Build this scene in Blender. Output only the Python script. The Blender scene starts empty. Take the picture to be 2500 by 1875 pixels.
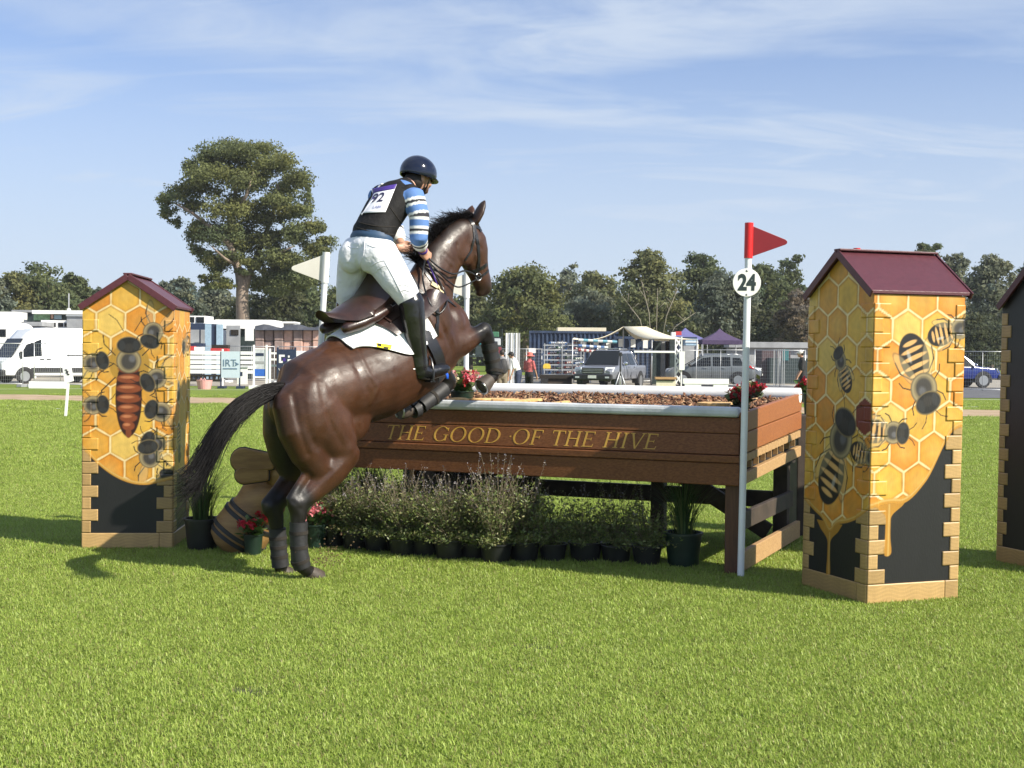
import bpy, bmesh, math, random
import numpy as np
from mathutils import Vector, Matrix
from mathutils.bvhtree import BVHTree
R = math.radians
scene = bpy.context.scene
COL = scene.collection
random.seed(7)
RNG = np.random.default_rng(7)

# ------------------------------------------------------------ camera, world, sun, exposure
F, CX, CY, EYE = 3200.0, 1250.0, 937.5, 1.55
PITCH, ROLL = math.atan(73.5/3200), 0.008
_f = Vector((0, math.cos(PITCH), -math.sin(PITCH)))
_r0 = Vector((1, 0, 0)); _u0 = Vector((0, math.sin(PITCH), math.cos(PITCH)))
_r = _r0*math.cos(ROLL) + _u0*math.sin(ROLL)
_u = _u0*math.cos(ROLL) - _r0*math.sin(ROLL)
EYEV = Vector((0, 0, EYE))
cd = bpy.data.cameras.new('camera'); cam = bpy.data.objects.new('camera', cd); COL.objects.link(cam)
cd.sensor_width = 36; cd.lens = 36*F/2500; cd.clip_start = 0.1; cd.clip_end = 3000
m = Matrix((( _r.x, _u.x, -_f.x, 0), (_r.y, _u.y, -_f.y, 0), (_r.z, _u.z, -_f.z, EYE), (0, 0, 0, 1)))
cam.matrix_world = m
scene.camera = cam
SUN_AZ, SUN_EL = R(31), R(37)                      # light travels to the left and SUN_AZ away from the camera
sun_from = Vector((math.cos(SUN_AZ)*math.cos(SUN_EL), -math.sin(SUN_AZ)*math.cos(SUN_EL), math.sin(SUN_EL)))
sl = bpy.data.lights.new('sun', 'SUN'); so = bpy.data.objects.new('sun', sl); COL.objects.link(so)
sl.energy = 5.0; sl.angle = R(0.53); sl.color = (1.0, 0.93, 0.80)
so.rotation_euler = (-sun_from).to_track_quat('-Z', 'Y').to_euler()
so.location = sun_from*60
w = bpy.data.worlds.new('World'); scene.world = w; w.use_nodes = True
def world_nodes():
    nt = w.node_tree; N = nt.nodes; L = nt.links; N.clear()
    out = N.new('ShaderNodeOutputWorld'); bg = N.new('ShaderNodeBackground'); bg.inputs['Strength'].default_value = 0.084
    sky = N.new('ShaderNodeTexSky'); sky.sky_type = 'NISHITA'; sky.sun_disc = False
    sky.sun_elevation = SUN_EL; sky.sun_rotation = math.atan2(sun_from.x, sun_from.y)
    sky.air_density = 1.0; sky.dust_density = 0.6; sky.ozone_density = 2.5; sky.altitude = 0
    tc = N.new('ShaderNodeTexCoord'); sep = N.new('ShaderNodeSeparateXYZ'); L.new(tc.outputs['Generated'], sep.inputs[0])
    def math_(op, a, b=None, c=None):
        n = N.new('ShaderNodeMath'); n.operation = op
        for i, x in enumerate((a, b, c)):
            if x is None: continue
            if isinstance(x, (int, float)): n.inputs[i].default_value = x
            else: L.new(x, n.inputs[i])
        return n.outputs[0]
    z = math_('MAXIMUM', sep.outputs['Z'], 0.0); zz = math_('ADD', z, 0.22)
    px = math_('DIVIDE', sep.outputs['X'], zz); py = math_('DIVIDE', sep.outputs['Y'], zz)
    cmb = N.new('ShaderNodeCombineXYZ'); L.new(px, cmb.inputs[0]); L.new(py, cmb.inputs[1])
    def noise(scale, sx, sy, rot, detail, rough, dist, off):
        mp = N.new('ShaderNodeMapping'); mp.inputs['Scale'].default_value = (sx, sy, 1); mp.inputs['Rotation'].default_value = (0, 0, rot)
        mp.inputs['Location'].default_value = off
        L.new(cmb.outputs[0], mp.inputs[0]); n = N.new('ShaderNodeTexNoise'); n.inputs['Scale'].default_value = scale
        n.inputs['Detail'].default_value = detail; n.inputs['Roughness'].default_value = rough; n.inputs['Distortion'].default_value = dist
        L.new(mp.outputs[0], n.inputs['Vector']); return n.outputs['Fac']
    def ramp(x, a, b):
        n = N.new('ShaderNodeMapRange'); n.interpolation_type = 'SMOOTHSTEP'
        n.inputs['From Min'].default_value = a; n.inputs['From Max'].default_value = b; L.new(x, n.inputs['Value']); return n.outputs[0]
    broad = ramp(noise(1.25, 0.75, 1.15, R(38), 4, 0.5, 0.8, (8.1, 1.4, 0)), 0.22, 0.56)
    wisp = ramp(noise(3.2, 0.55, 1.5, R(40), 8, 0.58, 1.0, (0.4, 5.1, 0)), 0.28, 0.74)
    cl = math_('MULTIPLY', broad, math_('MULTIPLY_ADD', wisp, 0.55, 0.36))
    thin = math_('MULTIPLY', ramp(noise(5.0, 0.35, 1.8, R(30), 7, 0.55, 0.6, (3.1, 0.7, 0)), 0.42, 0.78), 0.28)
    cl = math_('MAXIMUM', cl, thin)
    up = ramp(sep.outputs['Z'], 0.34, 0.02)
    veil = math_('MULTIPLY', up, 0.85)
    cl = math_('MAXIMUM', cl, veil)
    mix = N.new('ShaderNodeMix'); mix.data_type = 'RGBA'; L.new(cl, mix.inputs['Factor'])
    hs = N.new('ShaderNodeMix'); hs.data_type = 'RGBA'; hs.blend_type = 'MULTIPLY'; hs.inputs['Factor'].default_value = 1
    L.new(sky.outputs[0], hs.inputs[6]); hs.inputs[7].default_value = (0.74, 0.85, 1.10, 1)
    L.new(hs.outputs[2], mix.inputs[6]); mix.inputs[7].default_value = (4.7, 5.4, 6.45, 1)
    L.new(mix.outputs[2], bg.inputs[0]); L.new(bg.outputs[0], out.inputs[0])
world_nodes()
vs = scene.view_settings; vs.view_transform = 'Standard'; vs.look = 'None'; vs.gamma = 1; vs.use_curve_mapping = False; vs.exposure = 0.72
scene.cycles.max_bounces = 6; scene.cycles.transparent_max_bounces = 12
scene.cycles.use_denoising = True

def ray(px, py): return _f + _r*((px-CX)/F) + _u*((CY-py)/F)
def at(px, py, Y):
    d = ray(px, py); return EYEV + d*(Y/d.y)
def gp(px, py, z=0.0):
    d = ray(px, py); return EYEV + d*((z-EYE)/d.z)
def hor(px): return CY-73.5+ (px-CX)*ROLL

# ------------------------------------------------------------ helpers
def uniq(o): return o
class MB:
    """collects verts/faces in world (or thing-local) metres; builds ONE mesh object"""
    def __init__(s): s.v = []; s.f = []; s.c = []
    def add(s, vs, fs, col=None):
        o = len(s.v); s.v += [tuple(p) for p in vs]; s.f += [tuple(i+o for i in f) for f in fs]
        if col is not None: s.c += [col]*len(vs)
        return s
    def hexa(s, P, col=None):       # 8 corner points: bottom ring 0-3, top ring 4-7
        return s.add(P, [(3,2,1,0),(4,5,6,7),(0,1,5,4),(1,2,6,5),(2,3,7,6),(3,0,4,7)], col)
    def box(s, a, b, fn=None, col=None):
        (x0,y0,z0),(x1,y1,z1) = a, b
        P = [(x0,y0,z0),(x1,y0,z0),(x1,y1,z0),(x0,y1,z0),(x0,y0,z1),(x1,y0,z1),(x1,y1,z1),(x0,y1,z1)]
        if fn: P = [fn(*p) for p in P]
        return s.hexa(P, col)
    def bar(s, p, q, wx, wy, ref=(0,0,1), col=None):   # rectangular bar from p to q
        p = Vector(p); q = Vector(q); t = (q-p).normalized(); ref = Vector(ref)
        if abs(t.dot(ref)) > 0.98: ref = Vector((1,0,0))
        a = t.cross(ref).normalized()*wx/2; b = a.cross(t).normalized()*wy/2
        P = [p-a-b, p+a-b, p+a+b, p-a+b, q-a-b, q+a-b, q+a+b, q-a+b]
        return s.hexa(P, col)
    def tube(s, pts, r, n=8, cap=True, ref=(0,0,1), flat=None, col=None):
        pts = [Vector(p) for p in pts]; k = len(pts)
        if not hasattr(r, '__len__'): r = [r]*k
        vs = []; a = None
        for i, p in enumerate(pts):
            t = (pts[min(i+1,k-1)]-pts[max(i-1,0)]).normalized()
            if a is None:
                rf = Vector(ref)
                if abs(t.dot(rf)) > 0.95: rf = Vector((1,0,0.01))
                a = t.cross(rf).normalized()
            a = (a - t*a.dot(t)).normalized(); b = t.cross(a)
            ra, rb = (r[i], r[i]) if not hasattr(r[i], '__len__') else r[i]
            for j in range(n):
                th = 2*math.pi*j/n
                vs.append(p + a*(math.cos(th)*ra) + b*(math.sin(th)*rb))
        fs = []
        for i in range(k-1):
            for j in range(n):
                j2 = (j+1) % n
                fs.append((i*n+j, i*n+j2, (i+1)*n+j2, (i+1)*n+j))
        if cap:
            fs.append(tuple(range(n-1,-1,-1))); fs.append(tuple((k-1)*n+j for j in range(n)))
        return s.add(vs, fs, col)
    def loft(s, pts, rl, rv, lat, n=22, col=None):     # elliptical rings; rl along lat, rv across; domed ends
        pts = [Vector(p) for p in pts]; k = len(pts); rl = list(rl); rv = list(rv); lat = Vector(lat)
        P = []; 
        t0 = (pts[1]-pts[0]).normalized(); t1 = (pts[-1]-pts[-2]).normalized()
        m0 = min(rl[0], rv[0]); m1 = min(rl[-1], rv[-1])
        rings = []
        for q in (0.92, 0.6): 
            e = math.sqrt(1-q*q); rings.append((pts[0]-t0*m0*q, rl[0]*e, rv[0]*e, t0))
        for i in range(k):
            t = (pts[min(i+1,k-1)]-pts[max(i-1,0)]).normalized(); rings.append((pts[i], rl[i], rv[i], t))
        for q in (0.6, 0.92):
            e = math.sqrt(1-q*q); rings.append((pts[-1]+t1*m1*q, rl[-1]*e, rv[-1]*e, t1))
        vs = []
        for p, a, b, t in rings:
            x = (lat - t*lat.dot(t)).normalized(); y = t.cross(x)
            for j in range(n):
                th = 2*math.pi*j/n; vs.append(p + x*(a*math.cos(th)) + y*(b*math.sin(th)))
        K = len(rings); fs = []
        for i in range(K-1):
            for j in range(n):
                j2 = (j+1)%n; fs.append((i*n+j, i*n+j2, (i+1)*n+j2, (i+1)*n+j))
        fs.append(tuple(range(n-1,-1,-1))); fs.append(tuple((K-1)*n+j for j in range(n)))
        return s.add(vs, fs, col)
    def ell(s, c, rad, axes=None, nu=16, nv=10, col=None):
        c = Vector(c); vs = []; fs = []
        A = axes or (Vector((1,0,0)), Vector((0,1,0)), Vector((0,0,1)))
        for i in range(1, nv):
            ph = math.pi*i/nv
            for j in range(nu):
                th = 2*math.pi*j/nu
                vs.append(c + A[0]*(rad[0]*math.sin(ph)*math.cos(th)) + A[1]*(rad[1]*math.sin(ph)*math.sin(th)) + A[2]*(rad[2]*math.cos(ph)))
        for i in range(nv-2):
            for j in range(nu):
                j2 = (j+1)%nu; fs.append((i*nu+j, (i+1)*nu+j, (i+1)*nu+j2, i*nu+j2))
        vs.append(c+A[2]*rad[2]); vs.append(c-A[2]*rad[2]); T = len(vs)-2
        for j in range(nu):
            j2 = (j+1)%nu; fs.append((T, j, j2)); fs.append((T+1, (nv-2)*nu+j2, (nv-2)*nu+j))
        return s.add(vs, fs, col)
    def lathe(s, prof, c=(0,0,0), n=20, axis=(0,0,1), cap=True, col=None):   # prof: (radius, height)
        c = Vector(c); ax = Vector(axis).normalized(); rf = Vector((1,0,0)) if abs(ax.x) < 0.9 else Vector((0,1,0))
        a = ax.cross(rf).normalized(); b = ax.cross(a)
        vs = []; fs = []; k = len(prof)
        for r_, h in prof:
            for j in range(n):
                th = 2*math.pi*j/n; vs.append(c + ax*h + a*(r_*math.cos(th)) + b*(r_*math.sin(th)))
        for i in range(k-1):
            for j in range(n):
                j2 = (j+1)%n; fs.append((i*n+j, i*n+j2, (i+1)*n+j2, (i+1)*n+j))
        if cap: fs.append(tuple(range(n-1,-1,-1))); fs.append(tuple((k-1)*n+j for j in range(n)))
        return s.add(vs, fs, col)
    def prism(s, poly, ext, col=None):   # poly: list of 3-D points, ext: vector
        k = len(poly); e = Vector(ext); vs = [Vector(p) for p in poly]; vs = vs + [p+e for p in vs]
        fs = [tuple(range(k-1,-1,-1)), tuple(range(k,2*k))] + [(i,(i+1)%k,(i+1)%k+k,i+k) for i in range(k)]
        return s.add(vs, fs, col)
    def mesh(s, name):
        me = bpy.data.meshes.new(name); me.from_pydata(s.v, [], s.f)
        if s.c and len(s.c) == len(s.v): setcol(me, np.array(s.c))
        return me
def setcol(me, c):
    a = me.color_attributes.new('Col', 'FLOAT_COLOR', 'POINT'); c = np.asarray(c, dtype=np.float32)
    if c.shape[1] == 3: c = np.concatenate([c, np.ones((len(c),1), np.float32)], 1)
    a.data.foreach_set('color', c.ravel())
def npmesh(name, V, Q, col=None):
    """fast mesh from arrays: V (n,3), Q (m,k) with constant k"""
    V = np.asarray(V, np.float32); Q = np.asarray(Q, np.int32); me = bpy.data.meshes.new(name)
    me.vertices.add(len(V)); me.vertices.foreach_set('co', V.ravel())
    k = Q.shape[1]; me.loops.add(Q.size); me.loops.foreach_set('vertex_index', Q.ravel())
    me.polygons.add(len(Q)); me.polygons.foreach_set('loop_start', np.arange(0, Q.size, k, dtype=np.int32))
    me.update(calc_edges=True)
    if col is not None: setcol(me, col)
    return me
def smooth(me, ang=None):
    me.polygons.foreach_set('use_smooth', np.ones(len(me.polygons), dtype=bool))
    if ang is not None:
        try: me.set_sharp_from_angle(angle=R(ang))
        except Exception: pass
def link(name, me, mt, parent=None, sm=None, bevel=0, **props):
    o = bpy.data.objects.new(name, me); COL.objects.link(o)
    if mt is not None:
        me.materials.clear(); me.materials.append(mt)
    if parent is not None: o.parent = parent
    if sm: smooth(me, None if sm is True else sm)
    if bevel:
        b = o.modifiers.new('bevel', 'BEVEL'); b.width = bevel; b.segments = 2; b.limit_method = 'ANGLE'; b.angle_limit = R(40); b.harden_normals = False
    for k, v in props.items(): o[k] = v
    return o
class Thing:
    """an Empty at the thing's base; add() links a part whose verts are given in world metres"""
    def __init__(s, name, label, cat, loc=(0,0,0), group=None, rz=0.0, local=False):
        o = bpy.data.objects.new(name, None); COL.objects.link(o); o.empty_display_size = 0.1
        s.loc = Vector(loc); o.location = s.loc; o.rotation_euler = (0,0,rz); s.root = o; s.local = local
        o['label'] = label; o['category'] = cat
        if group: o['group'] = group
    def add(s, name, mb, mt, parent=None, sm=None, bevel=0, **props):
        me = mb.mesh(name) if isinstance(mb, MB) else mb
        if not s.local:
            n = len(me.vertices); c = np.empty(n*3, np.float32); me.vertices.foreach_get('co', c)
            c = c.reshape(-1,3) - np.array(s.loc, np.float32); me.vertices.foreach_set('co', c.ravel()); me.update()
        return link(name, me, mt, parent or s.root, sm, bevel, **props)
def single(name, label, cat, mb, mt, loc=(0,0,0), group=None, sm=None, bevel=0):
    """a thing that is one mesh"""
    me = mb.mesh(name) if isinstance(mb, MB) else mb
    n = len(me.vertices); c = np.empty(n*3, np.float32); me.vertices.foreach_get('co', c)
    c = c.reshape(-1,3) - np.array(loc, np.float32); me.vertices.foreach_set('co', c.ravel()); me.update()
    o = link(name, me, mt, None, sm, bevel); o.location = loc; o['label'] = label; o['category'] = cat
    if group: o['group'] = group
    return o
def dup(root, loc=None, rz=None, label=None, group=None):
    r = root.copy(); COL.objects.link(r)
    if loc is not None: r.location = loc
    if rz is not None: r.rotation_euler = (0,0,rz)
    if label: r['label'] = label
    if group: r['group'] = group
    for ch in list(root.children):
        c = ch.copy(); COL.objects.link(c); c.parent = r
        for g in ch.children:
            d = g.copy(); COL.objects.link(d); d.parent = c
    return r

# ------------------------------------------------------------ materials
MATS = {}
def mat(name, c, rough=0.6, metal=0.0, var=0.12, scale=8.0, stretch=(1,1,1), rot=0.0, bump=0.0, bscale=60.0, c2=None, vc=False,
        coat=0.0, trans=0.0, spec=0.5, contrast=(0.35,0.65), sheen=0.0, relief=None):
    if name in MATS: return MATS[name]
    mt = bpy.data.materials.new(name); MATS[name] = mt; mt.use_nodes = True
    nt = mt.node_tree; N = nt.nodes; L = nt.links; b = N['Principled BSDF']; out = N['Material Output']
    tc = N.new('ShaderNodeTexCoord'); mp = N.new('ShaderNodeMapping'); L.new(tc.outputs['Object'], mp.inputs[0])
    mp.inputs['Scale'].default_value = stretch; mp.inputs['Rotation'].default_value = (0,0,rot) if not hasattr(rot, '__len__') else rot
    n1 = N.new('ShaderNodeTexNoise'); n1.inputs['Scale'].default_value = scale; n1.inputs['Detail'].default_value = 6; n1.inputs['Roughness'].default_value = 0.6
    L.new(mp.outputs[0], n1.inputs['Vector'])
    mr = N.new('ShaderNodeMapRange'); mr.inputs['From Min'].default_value = contrast[0]; mr.inputs['From Max'].default_value = contrast[1]; L.new(n1.outputs['Fac'], mr.inputs['Value'])
    mx = N.new('ShaderNodeMix'); mx.data_type = 'RGBA'; L.new(mr.outputs[0], mx.inputs['Factor'])
    if vc:
        at_ = N.new('ShaderNodeAttribute'); at_.attribute_name = 'Col'
        lo = N.new('ShaderNodeMix'); lo.data_type = 'RGBA'; lo.blend_type = 'MULTIPLY'; lo.inputs['Factor'].default_value = 1
        L.new(at_.outputs['Color'], lo.inputs[6]); q = 1-var; lo.inputs[7].default_value = (q,q,q,1)
        L.new(lo.outputs[2], mx.inputs[6]); L.new(at_.outputs['Color'], mx.inputs[7])
    else:
        k = c2 or tuple(x*(1-var) for x in c)
        mx.inputs[6].default_value = (*k,1); mx.inputs[7].default_value = (*[min(1,x*(1+(var if not c2 else 0))) for x in c],1)
    L.new(mx.outputs[2], b.inputs['Base Color'])
    b.inputs['Roughness'].default_value = rough; b.inputs['Metallic'].default_value = metal
    b.inputs['Specular IOR Level'].default_value = spec
    if name == 'bay_coat':          # damp and dry hair: the gloss varies in patches and fine streaks
        nr = N.new('ShaderNodeTexNoise'); nr.inputs['Scale'].default_value = 11; nr.inputs['Detail'].default_value = 8; nr.inputs['Roughness'].default_value = .72; L.new(mp.outputs[0], nr.inputs['Vector'])
        rr_ = N.new('ShaderNodeMapRange'); rr_.inputs['From Min'].default_value = .36; rr_.inputs['From Max'].default_value = .64; rr_.inputs['To Min'].default_value = .29; rr_.inputs['To Max'].default_value = .56
        L.new(nr.outputs['Fac'], rr_.inputs['Value']); L.new(rr_.outputs[0], b.inputs['Roughness'])
        mp2 = N.new('ShaderNodeMapping'); mp2.inputs['Rotation'].default_value = (0, R(-35), R(43)); mp2.inputs['Scale'].default_value = (18, 90, 90); L.new(tc.outputs['Object'], mp2.inputs[0])
        nh = N.new('ShaderNodeTexNoise'); nh.inputs['Scale'].default_value = 1.6; nh.inputs['Detail'].default_value = 4; L.new(mp2.outputs[0], nh.inputs['Vector'])
        mh = N.new('ShaderNodeMapRange'); mh.inputs['From Min'].default_value = .3; mh.inputs['From Max'].default_value = .7; mh.inputs['To Min'].default_value = .68; mh.inputs['To Max'].default_value = 1.22; L.new(nh.outputs['Fac'], mh.inputs['Value'])
        mm = N.new('ShaderNodeVectorMath'); mm.operation = 'SCALE'; L.new(mx.outputs[2], mm.inputs[0]); L.new(mh.outputs[0], mm.inputs['Scale']); L.new(mm.outputs[0], b.inputs['Base Color'])
    if coat: b.inputs['Coat Weight'].default_value = coat; b.inputs['Coat Roughness'].default_value = 0.08
    if sheen: b.inputs['Sheen Weight'].default_value = sheen
    if bump:
        n2 = N.new('ShaderNodeTexNoise'); n2.inputs['Scale'].default_value = bscale; n2.inputs['Detail'].default_value = 5
        L.new(mp.outputs[0], n2.inputs['Vector']); bp = N.new('ShaderNodeBump'); bp.inputs['Strength'].default_value = min(1, bump); bp.inputs['Distance'].default_value = 0.01
        L.new(n2.outputs['Fac'], bp.inputs['Height']); L.new(bp.outputs[0], b.inputs['Normal'])
        if relief:          # a second, broader relief under the fine one
            n3 = N.new('ShaderNodeTexNoise'); n3.inputs['Scale'].default_value = relief[0]; n3.inputs['Detail'].default_value = 3; L.new(mp.outputs[0], n3.inputs['Vector'])
            b3 = N.new('ShaderNodeBump'); b3.inputs['Strength'].default_value = 1; b3.inputs['Distance'].default_value = relief[1]; L.new(n3.outputs['Fac'], b3.inputs['Height']); L.new(b3.outputs[0], bp.inputs['Normal'])
    if trans:
        tr = N.new('ShaderNodeBsdfTranslucent'); L.new(mx.outputs[2], tr.inputs['Color']); ms = N.new('ShaderNodeMixShader'); ms.inputs[0].default_value = trans
        L.new(b.outputs[0], ms.inputs[1]); L.new(tr.outputs[0], ms.inputs[2]); L.new(ms.outputs[0], out.inputs['Surface'])
    return mt
TH = R(24)                                           # the table's front runs TH away from the picture plane
M_white  = mat('white_paint', (0.80,0.80,0.78), 0.5, var=0.05, scale=3, bump=0.05)
M_greyw  = mat('weathered_white_paint', (0.52,0.545,0.57), 0.6, var=0.15, scale=5, bump=0.15, bscale=40)
M_ply    = mat('pine_plywood', (0.62,0.40,0.16), 0.55, c2=(0.50,0.29,0.10), scale=5, stretch=(1,1,9), bump=0.1)
M_black  = mat('black_paint', (0.013,0.013,0.014), 0.6, var=0.3, scale=6, bump=0.06)
M_maroon = mat('maroon_metal_roof', (0.085,0.022,0.03), 0.4, var=0.12, scale=30, bump=0.25, bscale=180)
M_dark   = mat('dark_gap', (0.02,0.016,0.012), 0.9)
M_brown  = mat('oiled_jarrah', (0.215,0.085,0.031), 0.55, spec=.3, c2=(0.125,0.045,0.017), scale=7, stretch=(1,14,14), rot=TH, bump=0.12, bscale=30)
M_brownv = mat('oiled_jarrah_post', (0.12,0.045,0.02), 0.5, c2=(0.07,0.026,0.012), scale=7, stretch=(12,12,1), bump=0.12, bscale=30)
M_orangew= mat('orange_cedar', (0.33,0.115,0.032), 0.5, c2=(0.23,0.072,0.02), scale=6, stretch=(1,10,10), rot=TH-R(90), bump=0.1, bscale=30)
M_tim    = mat('raw_pine', (0.46,0.29,0.13), 0.6, c2=(0.33,0.19,0.08), scale=6, stretch=(1,10,10), rot=TH-R(90), bump=0.1, bscale=30)
M_timd   = mat('dark_timber', (0.05,0.035,0.025), 0.7, var=0.3, scale=6, bump=0.1)
M_gold   = mat('gold_lettering', (0.56,0.32,0.055), 0.5, var=0.2)
M_red    = mat('red_plastic', (0.62,0.015,0.015), 0.35, var=0.05)
M_pole   = mat('white_pole', (0.78,0.80,0.82), 0.35, var=0.05)
M_mural  = mat('mural_paint', (1,1,1), 0.45, vc=True, var=0.17, scale=7, stretch=(1.6,1.6,.5), bump=0.12, bscale=70, contrast=(.30,.62))
M_pot    = mat('black_plastic_pot', (0.012,0.013,0.013), 0.4, var=0.2)
M_potg   = mat('green_plastic_pot', (0.008,0.022,0.014), 0.4, var=0.2)
M_leaf   = mat('leaf', (1,1,1), 0.5, vc=True, var=0.25, scale=3, trans=0.22)
M_stem   = mat('stem', (0.10,0.07,0.035), 0.8, var=0.2)
M_petal  = mat('petal', (1,1,1), 0.5, vc=True, var=0.12, trans=0.2)
# ------------------------------------------------------------ ground
def ground():
    xs = np.array([-1500,-400,-150,-60,-25,-12,-6,0,6,12,25,60,150,400,1500], float)
    ys = np.array([-40,-10,2,5,10,20,40,80,150,400,2200], float)
    X, Y = np.meshgrid(xs, ys); V = np.stack([X.ravel(), Y.ravel(), np.zeros(X.size)], 1)
    nx = len(xs); Q = [(j*nx+i, j*nx+i+1, (j+1)*nx+i+1, (j+1)*nx+i) for j in range(len(ys)-1) for i in range(nx-1)]
    mt = bpy.data.materials.new('lawn'); mt.use_nodes = True; nt = mt.node_tree; N = nt.nodes; L = nt.links; b = N['Principled BSDF']
    geo = N.new('ShaderNodeNewGeometry')
    def noise(scale, detail, sc=(1,1,1), rough=0.6):
        mp = N.new('ShaderNodeMapping'); mp.inputs['Scale'].default_value = sc; L.new(geo.outputs['Position'], mp.inputs[0])
        n = N.new('ShaderNodeTexNoise'); n.inputs['Scale'].default_value = scale; n.inputs['Detail'].default_value = detail; n.inputs['Roughness'].default_value = rough; L.new(mp.outputs[0], n.inputs['Vector']); return n.outputs['Fac']
    def mix(f, a, c):
        m_ = N.new('ShaderNodeMix'); m_.data_type = 'RGBA'; L.new(f, m_.inputs['Factor'])
        for i, x in ((6,a),(7,c)):
            if isinstance(x, tuple): m_.inputs[i].default_value = (*x,1)
            else: L.new(x, m_.inputs[i])
        return m_.outputs[2]
    def rng(x, a, c):
        n = N.new('ShaderNodeMapRange'); n.inputs['From Min'].default_value = a; n.inputs['From Max'].default_value = c; L.new(x, n.inputs['Value']); return n.outputs[0]
    c1 = mix(rng(noise(55, 6), 0.3, 0.7), (0.075,0.115,0.013), (0.19,0.255,0.035))
    c2 = mix(rng(noise(0.35, 5, (1,2.2,1)), 0.35, 0.65), (0.135,0.195,0.022), (0.21,0.265,0.040))
    m_ = N.new('ShaderNodeMix'); m_.data_type = 'RGBA'; m_.inputs['Factor'].default_value = 0.55; L.new(c1, m_.inputs[6]); L.new(c2, m_.inputs[7])
    L.new(m_.outputs[2], b.inputs['Base Color']); b.inputs['Roughness'].default_value = 0.85; b.inputs['Specular IOR Level'].default_value = 0.2
    bp = N.new('ShaderNodeBump'); bp.inputs['Strength'].default_value = 0.6; bp.inputs['Distance'].default_value = 0.03; L.new(noise(70, 6), bp.inputs['Height']); L.new(bp.outputs[0], b.inputs['Normal'])
    link('ground', npmesh('ground', V, Q), mt, kind='structure')
ground()
M_sand = mat('sand_track', (0.42,0.31,0.20), 0.9, c2=(0.30,0.21,0.12), scale=1.2, bump=0.3, bscale=8)
M_asph = mat('asphalt', (0.10,0.10,0.105), 0.85, var=0.2, scale=1.5, bump=0.3, bscale=40)
M_rope = mat('white_line', (0.72,0.74,0.62), 0.7, var=0.1)
M_gravel = mat('pale_gravel', (0.30,0.27,0.22), 0.9, var=0.25, scale=0.8, bump=0.3, bscale=10)
def sheet(name, pts, z, mt, nseg=1):
    P = [(p[0], p[1], z) for p in pts]; mb = MB(); mb.add(P, [tuple(range(len(P)))]); return link(name, mb.mesh(name), mt, kind='structure')
def wavy_strip(name, a, b, w0, z, mt, n=40, amp=0.25, seed=1):
    rr = np.random.default_rng(seed); a = np.array(a[:2]); b = np.array(b[:2]); d = (b-a); nn = np.array([-d[1], d[0]])/np.linalg.norm(d)
    V = []; Q = []
    for i in range(n+1):
        p = a+d*i/n; V += [(*(p-nn*(w0/2+rr.uniform(-amp,amp))), z), (*(p+nn*(w0/2+rr.uniform(-amp,amp))), z)]
        if i: k = 2*i; Q.append((k-2,k,k+1,k-1))
    return link(name, npmesh(name, V, Q), mt, kind='structure')
wavy_strip('sand_path', gp(-700,958), gp(3300,1024), 4.6, 0.006, M_sand, n=80, amp=0.25)
sheet('road', [(-140,63,0),(140,53,0),(160,92,0),(-140,98,0)], 0.010, M_gravel)
sheet('asphalt_road', [(14,50,0),(60,48,0),(60,66,0),(8,68,0)], 0.016, M_asph)
for i, (p, q, wd) in enumerate((((-300,952),(560,948),0.16), ((-60,986),(700,1034),0.10), ((430,952),(1300,955),0.16), ((2300,993),(2900,1000),0.14), ((2300,975),(2900,981),0.14))):
    wavy_strip('line_marking', gp(*p), gp(*q), wd, 0.012, M_rope, n=24, amp=0.02, seed=i)

DIVOTS = [(gp(955,1430), .06), (gp(1305,1583), .11), (gp(1492,1585), .09), (gp(620,1690), .12)]
M_soil = mat('turned_soil', (0.075,0.085,0.026), .95, c2=(0.040,0.050,0.014), scale=30, bump=.5, bscale=90)
for q_, r_ in DIVOTS:
    mb_ = MB(); mb_.add([(q_.x+math.cos(a)*r_*1.1*(1+.25*math.sin(a*3)), q_.y+math.sin(a)*r_*.8, .005) for a in np.linspace(0,6.28,16)[:-1]], [tuple(range(15))]); link('divot', mb_.mesh('divot'), M_soil, kind='structure')
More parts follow.
